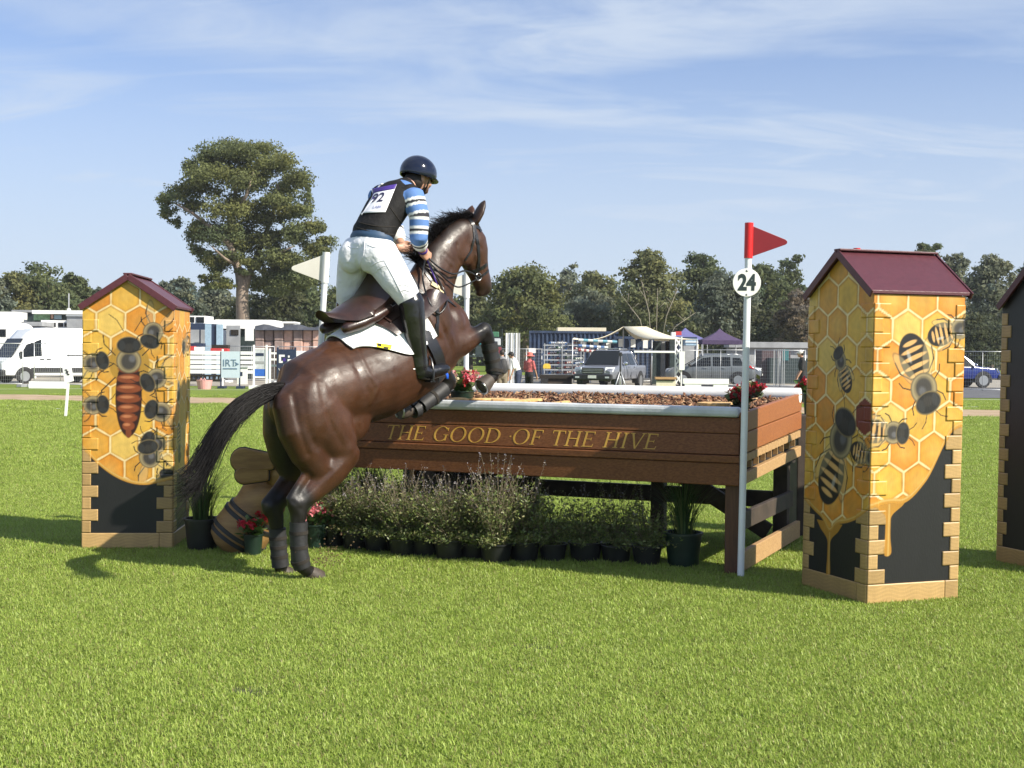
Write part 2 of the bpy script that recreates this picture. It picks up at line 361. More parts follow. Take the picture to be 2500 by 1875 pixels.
# grass blades: small patches of blades, scattered by geometry nodes
def grass():
    M = mat('grass_blades', (1,1,1), 0.45, vc=True, var=0.32, scale=0.8, trans=0.42, spec=0.35)
    src = []
    for k in range(6):
        rr = np.random.default_rng(100+k); n = 760; S = 0.28
        base = np.stack([rr.uniform(-S/2,S/2,n), rr.uniform(-S/2,S/2,n), np.zeros(n)], 1)
        h = rr.uniform(0.010,0.027,n)*(0.8+0.5*rr.random(n)); az = rr.uniform(0,2*np.pi,n); lean = rr.uniform(0.3,1.75,n); wd = rr.uniform(0.0013,0.0026,n)
        dx = np.stack([np.cos(az), np.sin(az), 0*az], 1); sd = np.stack([-np.sin(az), np.cos(az), 0*az], 1)
        up = np.array([0,0,1.0])
        m1 = base + dx*(h*np.sin(lean*0.5)*0.5)[:,None] + up*(h*0.55*np.cos(lean*0.5))[:,None]
        m2 = m1 + dx*(h*np.sin(lean)*0.55)[:,None] + up*(h*0.5*np.cos(lean))[:,None]
        V = np.stack([base-sd*wd[:,None], base+sd*wd[:,None], m1+sd*wd[:,None]*0.9, m1-sd*wd[:,None]*0.9, m2+sd*wd[:,None]*0.25, m2-sd*wd[:,None]*0.25], 1).reshape(-1,3)
        o = np.arange(n)*6; Q = np.concatenate([np.stack([o,o+1,o+2,o+3],1), np.stack([o+3,o+2,o+4,o+5],1)])
        t = rr.random(n)[:,None]; c = np.array([0.270,0.405,0.045])*(1-t) + np.array([0.56,0.66,0.165])*t
        dry = rr.random(n) < 0.07; c[dry] = (0.36,0.31,0.13)
        c = c*rr.uniform(0.84,1.12,n)[:,None]
        C = np.repeat(c, 6, 0)
        o_ = bpy.data.objects.new('grass_patch', npmesh('grass_patch', V, Q, C)); o_.data.materials.append(M); smooth(o_.data); src.append(o_)
    pts = []; scl = []
    def fill(y0, y1, step, s0, prob=1.0):
        y = y0
        while y < y1:
            hw = 0.42*y+0.8; x = -hw
            while x < hw:
                if RNG.random() < prob:
                    pts.append((x+RNG.uniform(-.5,.5)*step, y+RNG.uniform(-.5,.5)*step, 0)); scl.append(s0*RNG.uniform(0.85,1.2))
                x += step
            y += step
    fill(4.4, 9.0, 0.13, 1.0); fill(9.0, 17, 0.17, 1.08); fill(17, 30, 0.34, 1.6); fill(30, 46, 0.6, 2.2)
    # leave the sand path free of blades
    a = gp(-700,958); b = gp(3300,1024); d = (b-a).normalized(); nn = Vector((-d.y,d.x,0))
    keep = [i for i, p in enumerate(pts) if abs((Vector(p)-a).dot(nn)) > 2.6]
    keep = [i for i in keep if all((Vector(pts[i])-q).length > r_ for q, r_ in DIVOTS)]
    pts = [pts[i] for i in keep]; scl = [scl[i] for i in keep]
    me = bpy.data.meshes.new('grass'); me.from_pydata(pts, [], [])
    for nm, ty, vals in (('sc','FLOAT',np.array(scl,np.float32)), ('rz','FLOAT',RNG.uniform(0,6.28,len(pts)).astype(np.float32)), ('ix','INT',RNG.integers(0,6,len(pts)).astype(np.int32))):
        a_ = me.attributes.new(nm, ty, 'POINT'); a_.data.foreach_set('value', vals)
    o = link('grass', me, M, kind='stuff')
    ng = bpy.data.node_groups.new('grass_scatter', 'GeometryNodeTree'); ng.interface.new_socket('Geometry', in_out='INPUT', socket_type='NodeSocketGeometry'); ng.interface.new_socket('Geometry', in_out='OUTPUT', socket_type='NodeSocketGeometry')
    N = ng.nodes; L = ng.links; gi = N.new('NodeGroupInput'); go = N.new('NodeGroupOutput'); m2p = N.new('GeometryNodeMeshToPoints'); L.new(gi.outputs[0], m2p.inputs[0])
    join = N.new('GeometryNodeJoinGeometry')
    for s_ in reversed(src):
        oi = N.new('GeometryNodeObjectInfo'); oi.inputs['Object'].default_value = s_; oi.inputs['As Instance'].default_value = True; L.new(oi.outputs['Geometry'], join.inputs[0])
    iop = N.new('GeometryNodeInstanceOnPoints'); L.new(m2p.outputs[0], iop.inputs['Points']); L.new(join.outputs[0], iop.inputs['Instance']); iop.inputs['Pick Instance'].default_value = True
    def attr(nm, ty):
        n = N.new('GeometryNodeInputNamedAttribute'); n.data_type = ty; n.inputs[0].default_value = nm; return n.outputs[0]
    L.new(attr('ix','INT'), iop.inputs['Instance Index']); L.new(attr('sc','FLOAT'), iop.inputs['Scale'])
    cx = N.new('ShaderNodeCombineXYZ'); L.new(attr('rz','FLOAT'), cx.inputs[2]); L.new(cx.outputs[0], iop.inputs['Rotation'])
    L.new(iop.outputs[0], go.inputs[0])
    o.modifiers.new('scatter', 'NODES').node_group = ng
grass()

# ------------------------------------------------------------ hive towers: plywood cabinets with a painted honeycomb
def sst(a, b, x):
    t = np.clip((x-a)/(b-a), 0, 1); return t*t*(3-2*t)
class Paint:
    """the flat print of one face: colours as a function of (u, v) in metres on that face"""
    def __init__(s, U, V): s.U = U; s.V = V; s.C = np.zeros(U.shape+(3,))
    def over(s, m, c): s.C = s.C*(1-m[...,None]) + np.array(c)*m[...,None]
    def ell(s, x, y, rx, ry, ang, c, soft=0.15, k=1.0):
        ca, sa = math.cos(ang), math.sin(ang); a = (s.U-x)*ca+(s.V-y)*sa; b = -(s.U-x)*sa+(s.V-y)*ca
        d = np.sqrt((a/rx)**2+(b/ry)**2); s.over(sst(1+soft/2, 1-soft/2, d)*k, c)
    def ring(s, x, y, rx, ry, ang, c, w=0.25, k=1.0):
        ca, sa = math.cos(ang), math.sin(ang); a = (s.U-x)*ca+(s.V-y)*sa; b = -(s.U-x)*sa+(s.V-y)*ca
        d = np.sqrt((a/rx)**2+(b/ry)**2); s.over(np.exp(-((d-1)/w)**2)*k, c)
    def line(s, pts, w, c, k=1.0):
        for (x0,y0),(x1,y1) in zip(pts[:-1], pts[1:]):
            dx, dy = x1-x0, y1-y0; t = np.clip(((s.U-x0)*dx+(s.V-y0)*dy)/(dx*dx+dy*dy), 0, 1)
            d = np.hypot(s.U-x0-t*dx, s.V-y0-t*dy); s.over(sst(w*0.8, w*0.3, d)*k, c)
    def comb(s, p, ou, ov, seed, special=()):
        U, V = s.U-ou, s.V-ov; r3 = math.sqrt(3)*p
        a = (np.round(U/p)*p, np.round(V/r3)*r3); b = ((np.floor(U/p)+.5)*p, (np.floor(V/r3)+.5)*r3)
        da = np.hypot(U-a[0], V-a[1]); db = np.hypot(U-b[0], V-b[1]); A = da < db
        cx = np.where(A, a[0], b[0]); cy = np.where(A, a[1], b[1]); dx, dy = U-cx, V-cy
        m_ = np.maximum(np.abs(dx), np.maximum(np.abs(dx/2+dy*.8660), np.abs(dx/2-dy*.8660))); e = p/2-m_
        h = np.sin(cx*91.7+cy*57.3+seed)*43758.5453; h = h-np.floor(h); h2 = np.sin(cx*33.1+cy*81.9+seed*2)*24634.63; h2 = h2-np.floor(h2)
        pal = np.array([(0.72,0.40,0.055),(0.70,0.28,0.03),(0.78,0.52,0.12),(0.74,0.44,0.06),(0.68,0.33,0.04)])
        col = pal[np.clip((h*5).astype(int),0,4)]
        glow = np.clip(1-np.hypot(dx, dy)/(p*.42), 0, 1)[...,None]; col = col*(1-.35*glow) + np.array([0.85,0.62,0.18])*.35*glow*(0.4+0.6*h2[...,None])
        rim = (sst(.026,.004,e)*(0.55+0.45*sst(-.06,.06,dy+dx*.6)))[...,None]; col = col*(1-.75*rim)+np.array([0.40,0.15,0.012])*.75*rim
        wob = .0075+.002*np.sin(U*40)*np.sin(V*31)
        ln = sst(wob*1.15, wob*.65, e)[...,None]; col = col*(1-ln) + np.array([0.82,0.66,0.34])*ln
        # brushy unevenness of the paint itself
        br = 1+.07*np.sin(U*61+np.sin(V*37)*2)*np.sin(V*53+np.sin(U*29)*2); s.C = np.clip(col*br[...,None], 0, 1)
        for (sx, sy) in special:
            ax, ay = sx-ou, sy-ov
            mm = (np.abs(cx-ax) < p*.3) & (np.abs(cy-ay) < p*.3) & (e > .008); s.over(mm.astype(float), (0.20,0.035,0.015))
    def bee(s, x, y, ang, L, kind='worker'):
        """a bee seen from above, abdomen pointing along ang, head the other way; L is its length"""
        d = (math.cos(ang), math.sin(ang)); n = (-d[1], d[0])
        P = lambda a, b: (x+d[0]*a*L+n[0]*b*L, y+d[1]*a*L+n[1]*b*L)
        blk = (0.012,0.011,0.012); crm = (0.40,0.32,0.17)
        for sg in (-1, 1):
            s.line([P(-.18,.12*sg), P(-.28,.22*sg), P(-.36,.23*sg)], .007, blk)
            s.line([P(-.10,.14*sg), P(-.02,.26*sg), P(.05,.29*sg)], .007, blk)
            s.line([P(.02,.12*sg), P(.14,.24*sg), P(.28,.26*sg)], .008, blk)
            s.line([P(-.40,.05*sg), P(-.50,.11*sg), P(-.55,.18*sg)], .005, blk)
        if kind == 'queen':
            s.ell(*P(.20,0), .36*L, .118*L, ang, (0.03,0.007,0.004), .06)
            for q, rr_ in ((-.06,.096),(.03,.108),(.12,.112),(.21,.108),(.30,.096),(.385,.078),(.46,.055)):
                s.ell(*P(q,0), .042*L, rr_*L, ang, (0.23,0.055,0.016), .3); s.ell(*P(q-.012,-.015), .013*L, rr_*.55*L, ang, (0.50,0.19,0.08), .9)
                s.line([P(q+.042,-rr_*.95), P(q+.052,0), P(q+.042,rr_*.95)], .010, (0.03,0.006,0.004))
            s.ell(*P(.525,0), .045*L, .026*L, ang, (0.20,0.05,0.015), .2)
        elif kind == 'worker':
            s.ell(*P(.25,0), .28*L, .195*L, ang, blk, .08)
            for q, rr_ in ((.05,.13),(.145,.17),(.245,.175),(.335,.145),(.415,.095)):
                s.ell(*P(q,0), .026*L, rr_*L, ang, (0.72,0.42,0.15), .4)
            s.ell(*P(.28,.06), .07*L, .022*L, ang, (0.6,0.6,0.55), .9, .5)
        if kind != 'queen':
            for sg in (-1, 1): s.ell(*P(.16,.16*sg), .24*L, .07*L, ang+.35*sg, (0.62,0.52,0.30), .3, .28); s.ring(*P(.16,.16*sg), .24*L, .07*L, ang+.35*sg, (0.06,0.04,0.02), .07, .5)
        k = 1 if kind != 'queen' else .62
        s.ell(*P(-.13,0), .180*L*k, .180*L*k, ang, blk, .10); s.ell(*P(-.13,0), .168*L*k, .168*L*k, ang, crm, .3); s.ring(*P(-.13,0), .135*L*k, .135*L*k, ang, (0.16,0.125,0.07), .10, .35)
        s.ell(*P(-.125,0), .128*L*k, .118*L*k, ang, (0.055,0.048,0.042), .5); s.ell(*P(-.15,.03), .05*L*k, .045*L*k, ang, (0.20,0.20,0.22), .9, .5)
        hq = -.305 if kind != 'queen' else -.27
        s.ell(*P(hq,0), .108*L*k*1.2, .180*L*k, ang, (0.17,0.13,0.065), .12); s.ell(*P(hq,0), .095*L*k*1.2, .165*L*k, ang, (0.018,0.016,0.015), .12); s.ell(*P(hq+.02,0), .06*L*k, .07*L*k, ang, (0.036,0.031,0.027), .6)
        for sg in (-1, 1): s.ell(*P(hq,.10*sg*k), .075*L*k, .045*L*k, ang, (0.035,0.034,0.034), .3)
BLK = (0.012,0.012,0.013)
def mural(kind, w_, h_):
    """returns fn(U,V)->RGB; u left to right as seen from outside, v up; anything outside the mural is black paint (alpha 0)"""
    def fn(U, V):
        p = Paint(U, V)
        if kind == 'left_front':
            p.comb(0.222, 0.105, 0.05, 3.1, [(0.10,1.42)])
            p.ell(.36, 1.45, .155, .165, 0, (0.42,0.24,0.035), .1)
            p.bee(.355, 1.36, -R(90), .86, 'queen')
            for bx, by, an, L, kd in ((.03,1.44,R(195),.34,'h'), (.03,1.12,R(185),.34,'h'), (.56,1.75,R(70),.36,'h'), (.62,1.36,R(25),.36,'h'), (.66,1.06,R(-15),.36,'h'), (.62,.80,R(-25),.34,'h'), (.53,.66,R(-80),.38,'h'), (.62,.46,R(-110),.34,'worker')): p.bee(bx, by, an, L*1.22, kd)
            g = .80 - 1.25*U + 1.32*U**2 - .0*U
            low = np.where(U < .55, g, g[...] if False else (.80-1.25*.55+1.32*.55**2)+(U-.55)*.25)
            band = .030
        elif kind == 'left_side':
            p.comb(0.222, 0.02, 0.10, 7.7)
            p.bee(.22, 1.30, R(80), .34, 'h'); p.bee(.25, .80, R(100), .34, 'worker'); p.bee(.5, 1.6, R(10), .34, 'worker')
            low = .62-.2*U; band = .03
        elif kind == 'right_gable':
            p.comb(0.222, 0.0, 0.02, 11.3, [(.33,1.58),(.60,1.12)])
            p.bee(.40, 1.48, -R(62), .34, 'worker'); p.bee(.37, .93, -R(112), .70, 'worker'); p.bee(.70, .93, R(170), .36, 'worker')
            low = .47 + .95*(U-.36)**2 - .07*np.exp(-((U-.30)/.06)**2); band = .035
        elif kind == 'right_side':
            p.comb(0.222, 0.03, 0.185, 5.9, [(.25,1.08)])
            p.bee(.36, 1.42, R(112), .56, 'worker'); p.bee(.115, 1.08, R(176), .40, 'worker'); p.bee(.60, 1.72, R(195), .38, 'worker'); 
            low = .60 + .03*np.sin(U*9) + .36*sst(.22,.62,U) + .15*sst(.42,.66,U); band = .04
        elif kind == 'honey_only':
            p.comb(0.222, 0.0, 0.1, 2.2); p.bee(.4, 1.1, R(70), .5, 'worker'); low = .6+.0*U; band = .03
        else:
            p.C[:] = BLK; return p.C, np.zeros(U.shape)
        p.C = p.C*.86; a = sst(low-.003, low+.003, V)
        rim = sst(low+band*1.1, low+band*.6, V)[...,None]
        p.C = p.C*(1-rim)+np.array([0.48,0.235,0.03])*rim; hi = np.exp(-((V-low-band*.6)/.006)**2)[...,None]*.7; p.C = p.C*(1-hi)+np.array([0.62,0.44,0.15])*hi
        drips = {'right_side': [(.145,.62,.30,.030),], 'right_gable': [(.30,.42,.12,.022)]}.get(kind, [])
        for (dx, y0, y1, r_) in drips:
            t = np.clip((V-y1)/(y0-y1), 0, 1); cx_ = dx; wd_ = r_*(.62+.38*np.exp(-((V-y1-.03)/.06)**2)) + np.where(V > y0-.10, (V-y0+.10)*.9*sst(y0-.1,y0,V), 0)
            d = np.abs(U-cx_); d = np.where(V < y1+r_, np.hypot(U-cx_, V-y1-r_)*wd_/r_, d); mk = sst(wd_+.003, wd_-.003, d)*(V < y0+.05)*(V > y1-.01)
            mk = np.where(a > .5, 0, mk)
            p.over(mk, (0.42,0.205,0.025)); p.over(np.exp(-((U-cx_-.006)/.006)**2)*mk*.6, (0.62,0.44,0.15)); a = np.maximum(a, mk)
        C = p.C*a[...,None] + np.array(BLK)*(1-a[...,None]); return C, a
    return fn
PLY = np.array([0.44,0.285,0.115])
def face_grid(name, w_, h_, apex, place, fn, res, d0=0.0):
    """front sheet of a face, coloured by fn; place(u,v,d) -> world"""
    nu = int(w_/res)+1; nv = int(h_/res)+1
    u = np.linspace(0, w_, nu); v = np.linspace(0, h_, nv); U, V = np.meshgrid(u, v)
    C, a = fn(U, V); V3 = place(U.ravel(), V.ravel(), d0); Q = (np.arange(nv-1)[:,None]*nu+np.arange(nu-1)[None,:]).ravel(); Q = np.stack([Q, Q+1, Q+nu+1, Q+nu], 1)
    cols = C.reshape(-1,3); cols_all = [cols]; VV = [V3]; QQ = [Q]
    if apex:
        nv2 = max(4, int(apex/res)); v2 = np.linspace(0,1,nv2+1); UU = []; V2 = []
        for t in v2: UU.append(np.linspace(w_/2*t, w_-w_/2*t, nu)); V2.append(np.full(nu, h_+apex*t))
        UU = np.array(UU); V2 = np.array(V2); C2, _ = fn(UU, V2); o = len(V3)
        VV.append(place(UU.ravel(), V2.ravel(), d0)); q = (np.arange(nv2)[:,None]*nu+np.arange(nu-1)[None,:]).ravel()+o; QQ.append(np.stack([q,q+1,q+nu+1,q+nu],1)); cols_all.append(C2.reshape(-1,3))
    me = npmesh(name, np.concatenate(VV), np.concatenate(QQ), np.concatenate(cols_all))
    return me
def tower(label, O, ax, w_, dp, h_, rise, faces, lean=(0,0), res=0.0048, group='honeycomb painted hive towers beside the jump'):
    """O: base corner where the gable face starts (its left end seen from outside); ax: unit vector along the gable face"""
    O = Vector((O.x, O.y, 0)); ax = Vector((ax[0], ax[1], 0)).normalized(); ay = Vector((-ax.y, ax.x, 0))      # ay goes into the tower
    T = Thing('hive_tower', label, 'hive tower', O+ax*w_/2+ay*dp/2, group)
    nO = np.array(O); nx = np.array(ax); ny = np.array(ay)
    def W(x, y, z): return O + ax*x + ay*y + Vector((lean[0]*z, lean[1]*z, z))
    def Wn(x, y, z):
        x, y, z = np.broadcast_arrays(x, y, z); return nO + x[:,None]*nx + y[:,None]*ny + np.stack([lean[0]*z, lean[1]*z, z], 1)
    bod = MB(); g = .012
    bod.add([W(g,g,.01),W(w_-g,g,.01),W(w_-g,dp-g,.01),W(g,dp-g,.01),W(g,g,h_),W(w_-g,g,h_),W(w_-g,dp-g,h_),W(g,dp-g,h_),W(w_/2,g,h_+rise-g),W(w_/2,dp-g,h_+rise-g)],
            [(3,2,1,0),(0,1,5,8,4),(1,2,6,5),(2,3,7,9,6),(3,0,4,7),(4,8,9,7),(5,6,9,8)])
    body = T.add('cabinet', bod, M_black)
    specs = {'gable': (w_, lambda u,v,d: Wn(u, -d+0*u, v), rise), 'side': (dp, lambda u,v,d: Wn(w_+d+0*u, u, v), 0),
             'back': (w_, lambda u,v,d: Wn(w_-u, dp+d+0*u, v), rise), 'other': (dp, lambda u,v,d: Wn(-d+0*u, dp-u, v), 0)}
    bw, bh = .070, .0905; pitch = .0925; base_h = .13
    for fk, (kind, fres) in faces.items():
        fw, place, ap = specs[fk]; fn = mural(kind, fw, h_)
        T.add('painted_panel', face_grid('painted_panel', fw-.002, h_-.001, ap-.004 if ap else 0, place, fn, fres), M_mural)
        # finger joints along both vertical edges, a board along the foot; each block a piece of its own
        nrow = int((h_-base_h)/pitch)
        def block(u0, u1, v0, v1, pr):
            ku = max(2, int((u1-u0)/.008)); kv = max(2, int((v1-v0)/.008))
            U, V = np.meshgrid(np.linspace(u0,u1,ku), np.linspace(v0,v1,kv)); C, a = fn(U, V)
            t = np.random.default_rng(int((u0*977+v0*3331)*7)+len(kind)).uniform(.82,1.12)
            grain = 1+.10*np.sin(V*260+np.sin(U*30)*3+t*50); C = C*a[...,None]+(PLY*t)*(1-a[...,None])*grain[...,None]
            Vf = place(U.ravel(), V.ravel(), pr); n0 = len(Vf); q = (np.arange(kv-1)[:,None]*ku+np.arange(ku-1)[None,:]).ravel(); Q = [np.stack([q,q+1,q+ku+1,q+ku],1)]
            idx = np.concatenate([np.arange(ku), np.arange(1,kv)*ku+ku-1, (kv-1)*ku+np.arange(ku-2,-1,-1), np.arange(kv-2,0,-1)*ku])
            Vb = place(U.ravel()[idx], V.ravel()[idx], -.004); k = len(idx); ar = np.arange(k); nx_ = (ar+1)%k
            Q.append(np.stack([idx, n0+ar, n0+nx_, idx[nx_]],1)[:, ::1])
            CC = np.concatenate([C.reshape(-1,3), np.tile(PLY*t*.8, (k,1))])
            T.add('joint_block', npmesh('joint_block', np.concatenate([Vf, Vb]), np.concatenate(Q), CC), M_mural)
        gap = .0026
        for i in range(nrow):
            v0 = base_h+i*pitch; v1 = v0+pitch-gap
            for side in (0, 1):
                long = (i+side+(fk in ('side','other'))) % 2
                wd = .125 if long else .070
                if fk == 'gable' and kind == 'plain': wd = .10 if long else .06
                if side == 0: block(.001, wd, v0, v1, .006)
                else: block(fw-wd, fw-.001, v0, v1, .006)
        block(.001, fw-.105, .004, base_h-.003, .006); block(fw-.102, fw-.001, .004, base_h-.003, .006)
        if ap:
            pass
    # roof: two sloping sheets with a folded edge
    ov = .028; tk = .022; sl_ = rise/(w_/2)
    for sgn, nm in ((0,'roof_sheet'),(1,'roof_sheet')):
        mb = MB(); x0 = w_/2; x1 = -.014 if sgn == 0 else w_+.014; z0 = h_+rise+.012; z1 = h_-.014*sl_+.012
        A = [W(x0,-ov,z0),W(x1,-ov,z1),W(x1,dp+ov,z1),W(x0,dp+ov,z0)]
        if sgn == 0: A = A[::-1]
        up = Vector((0,0,tk)); mb.hexa(A+[p+up for p in A]); T.add(nm, mb, M_maroon, bevel=.004)
    for yy in (-ov-.006, dp+ov+.006):
        for x1 in (-.018, w_+.018):
            z0 = h_+rise+.016; z1 = h_-.018*sl_+.012; fl = MB()
            fl.bar(W(w_/2,yy,z0), W(x1,yy,z1), .012, .050); T.add('barge_flashing', fl, M_maroon, bevel=.003)
    rc = MB(); rc.bar(W(w_/2,-ov-.01,h_+rise+.036), W(w_/2,dp+ov+.01,h_+rise+.036), .07, .014); T.add('ridge_cap', rc, M_maroon, bevel=.004)
    return T
PL, PC, PR = gp(1959,1430), gp(2115,1478), gp(2328,1462)
axR = (PC-PL).normalized()
tower('hive tower with two bees on a shaded gable face beside the number 24 flag', PL, axR, (PC-PL).length, (PR-PC).length*1.02, 1.940, .262,
      {'gable': ('right_gable', .0050), 'side': ('right_side', .0042)}, lean=(.012,0))
LL = gp(199,1341); axL = Vector((math.cos(R(4)), math.sin(R(4)), 0))
tower('hive tower with the long brown queen bee painted on its front', LL, axL, .70, .70, 1.880, .232, {'gable': ('left_front', .0050), 'side': ('left_side', .0062)}, lean=(.004,0))
FR = gp(2433,1372)
tower('dark hive tower with plain black panels cut by the picture edge', FR, axR, .74, .66, 1.93, .34, {'gable': ('plain', .03), 'side': ('honey_only', .012)}, lean=(.008,0))
# ------------------------------------------------------------ the table jump
O_T = gp(1792,1408); UX = Vector((-math.cos(TH), math.sin(TH), 0)); NX = Vector((math.sin(TH), math.cos(TH), 0))
TW, TD = 3.45, 2.0
def tf(t, n, z): return O_T + UX*t + NX*n + Vector((0,0,z))
def t_of(px, n=0.0):
    """distance along the front at which the picture column px crosses it"""
    k = ray(px, 1000); k = k.x/k.y; p = O_T+NX*n; return (p.x-k*p.y)/(k*UX.y-UX.x)
TB = Thing('table_jump', 'brown timber table jump with gold lettering and white log rails', 'horse jump', tf(TW/2, TD/2, 0))
def tbox(name, t0, t1, n0, n1, z0, z1, mt, lean=0.0, parent=None, bev=.006, **kw):
    mb = MB(); mb.box((t0,n0,z0),(t1,n1,z1), lambda t,n,z: tf(t, n+(z-.80)*lean, z)); return TB.add(name, mb, mt, parent, bevel=bev, **kw)
LEAN = math.tan(R(8))
tbox('front_plank', -.02, TW, .0, .045, 1.001, 1.112, M_brown, LEAN)
letter_plank = tbox('front_plank', -.02, TW, .0, .045, .852, .998, M_brown, LEAN)
tbox('ledge_strip', -.03, TW+.01, -.018, .045, .797, .848, M_brown)
tbox('apron_plank', -.03, TW, -.004, .045, .637, .794, M_brown)
tbox('gap_light_blocker', 0, TW-.02, .062, .078, .80, 1.10, M_dark, LEAN)  # dark board added to keep light from showing through the plank gap
# front rail: rounded, weathered white
tbox('front_rail', -.015, TW, .012, .135, 1.116, 1.188, M_greyw, 0, bev=.024)
bk = MB(); bz = 1.212
bk.tube([tf(-.05,TD-.06,bz+.012), tf(TW*.25,TD-.06,bz+.006), tf(TW*.6,TD-.06,bz+.004), tf(TW,TD-.06,bz)], [.062,.064,.066,.066], 18); TB.add('back_rail', bk, M_white, sm=50)
# posts and braces
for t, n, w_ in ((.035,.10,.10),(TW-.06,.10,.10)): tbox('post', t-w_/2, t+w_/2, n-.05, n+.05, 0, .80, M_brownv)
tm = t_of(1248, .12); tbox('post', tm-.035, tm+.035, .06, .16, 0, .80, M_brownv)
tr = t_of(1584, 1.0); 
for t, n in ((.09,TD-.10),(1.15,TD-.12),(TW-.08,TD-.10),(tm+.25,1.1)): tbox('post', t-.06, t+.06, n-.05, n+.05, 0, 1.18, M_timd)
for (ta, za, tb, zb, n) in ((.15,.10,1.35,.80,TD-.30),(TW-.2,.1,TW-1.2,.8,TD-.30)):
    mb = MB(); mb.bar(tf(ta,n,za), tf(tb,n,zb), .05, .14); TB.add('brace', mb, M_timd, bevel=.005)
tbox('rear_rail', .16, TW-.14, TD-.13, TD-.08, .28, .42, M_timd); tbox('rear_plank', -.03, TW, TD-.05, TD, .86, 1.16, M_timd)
# top deck under the mulch, sloping up to the back
mb = MB(); mb.hexa([tf(0,.05,1.06),tf(TW,.05,1.06),tf(TW,TD-.06,1.15),tf(0,TD-.06,1.15),tf(0,.05,1.10),tf(TW,.05,1.10),tf(TW,TD-.06,1.20),tf(0,TD-.06,1.17)]); TB.add('deck', mb, M_dark)
# right flank: two cedar boards, finger joint row, pine board, rails
def flank(t0, t1, parts):
    for nm, z0, z1, mt in parts:
        mb = MB()
        mb.hexa([tf(t0,.05,z0[0]),tf(t1,.05,z0[0]),tf(t1,TD,z0[1]),tf(t0,TD,z0[1]),tf(t0,.05,z1[0]),tf(t1,.05,z1[0]),tf(t1,TD,z1[1]),tf(t0,TD,z1[1])][::1]); TB.add(nm, mb, mt, bevel=.005)
flank(-.05, -.01, (('flank_board', (1.012,1.095), (1.150,1.240), M_orangew), ('flank_board', (.862,.945), (1.006,1.089), M_orangew), ('flank_board', (.64,.715), (.725,.800), M_tim)))
flank(TW, TW+.04, (('flank_board', (1.012,1.095), (1.120,1.225), M_orangew), ('flank_board', (.862,.945), (1.006,1.089), M_orangew), ('flank_board', (.64,.715), (.725,.800), M_tim)))
nb = 18
for i in range(nb):
    n0 = .06+i*(TD-.1)/nb; n1 = n0+(TD-.1)/nb-.004; sl_ = .0415*(n0+n1)/2
    mb = MB(); lo = .800 if i % 2 else .802; z0 = .797+sl_; 
    mb.box((-.052,n0,z0),(-.012,n1,z0+.055), tf); TB.add('joint_block', mb, M_tim, bevel=.002)
    if i % 2 == 0:
        mb = MB(); mb.box((-.048,n0,.737+sl_),(-.012,n0+.012,z0), tf); TB.add('joint_tab', mb, M_tim)
    mb = MB()
tbox('flank_backing', -.008, .0, .06, TD-.02, .66, 1.0, M_dark)
mb = MB(); mb.hexa([tf(-.05,.06,.03),tf(-.01,.06,.03),tf(-.01,TD,.03),tf(-.05,TD,.03),tf(-.05,.06,.17),tf(-.01,.06,.17),tf(-.01,TD,.17),tf(-.05,TD,.17)]); TB.add('foot_rail', mb, M_tim, bevel=.005)
tbox('side_rail', -.01, .03, .12, TD-.1, .30, .43, M_timd)
mb = MB(); mb.bar(tf(.03,.2,.18), tf(.03,TD-.2,.60), .05, .12); 
tbox('foot_rail', TW, TW+.04, .06, TD, .03, .17, M_tim)
for n in (.5, 1.0, 1.5): tbox('cross_beam', .0, TW, n-.03, n+.03, .96, 1.055, M_timd)
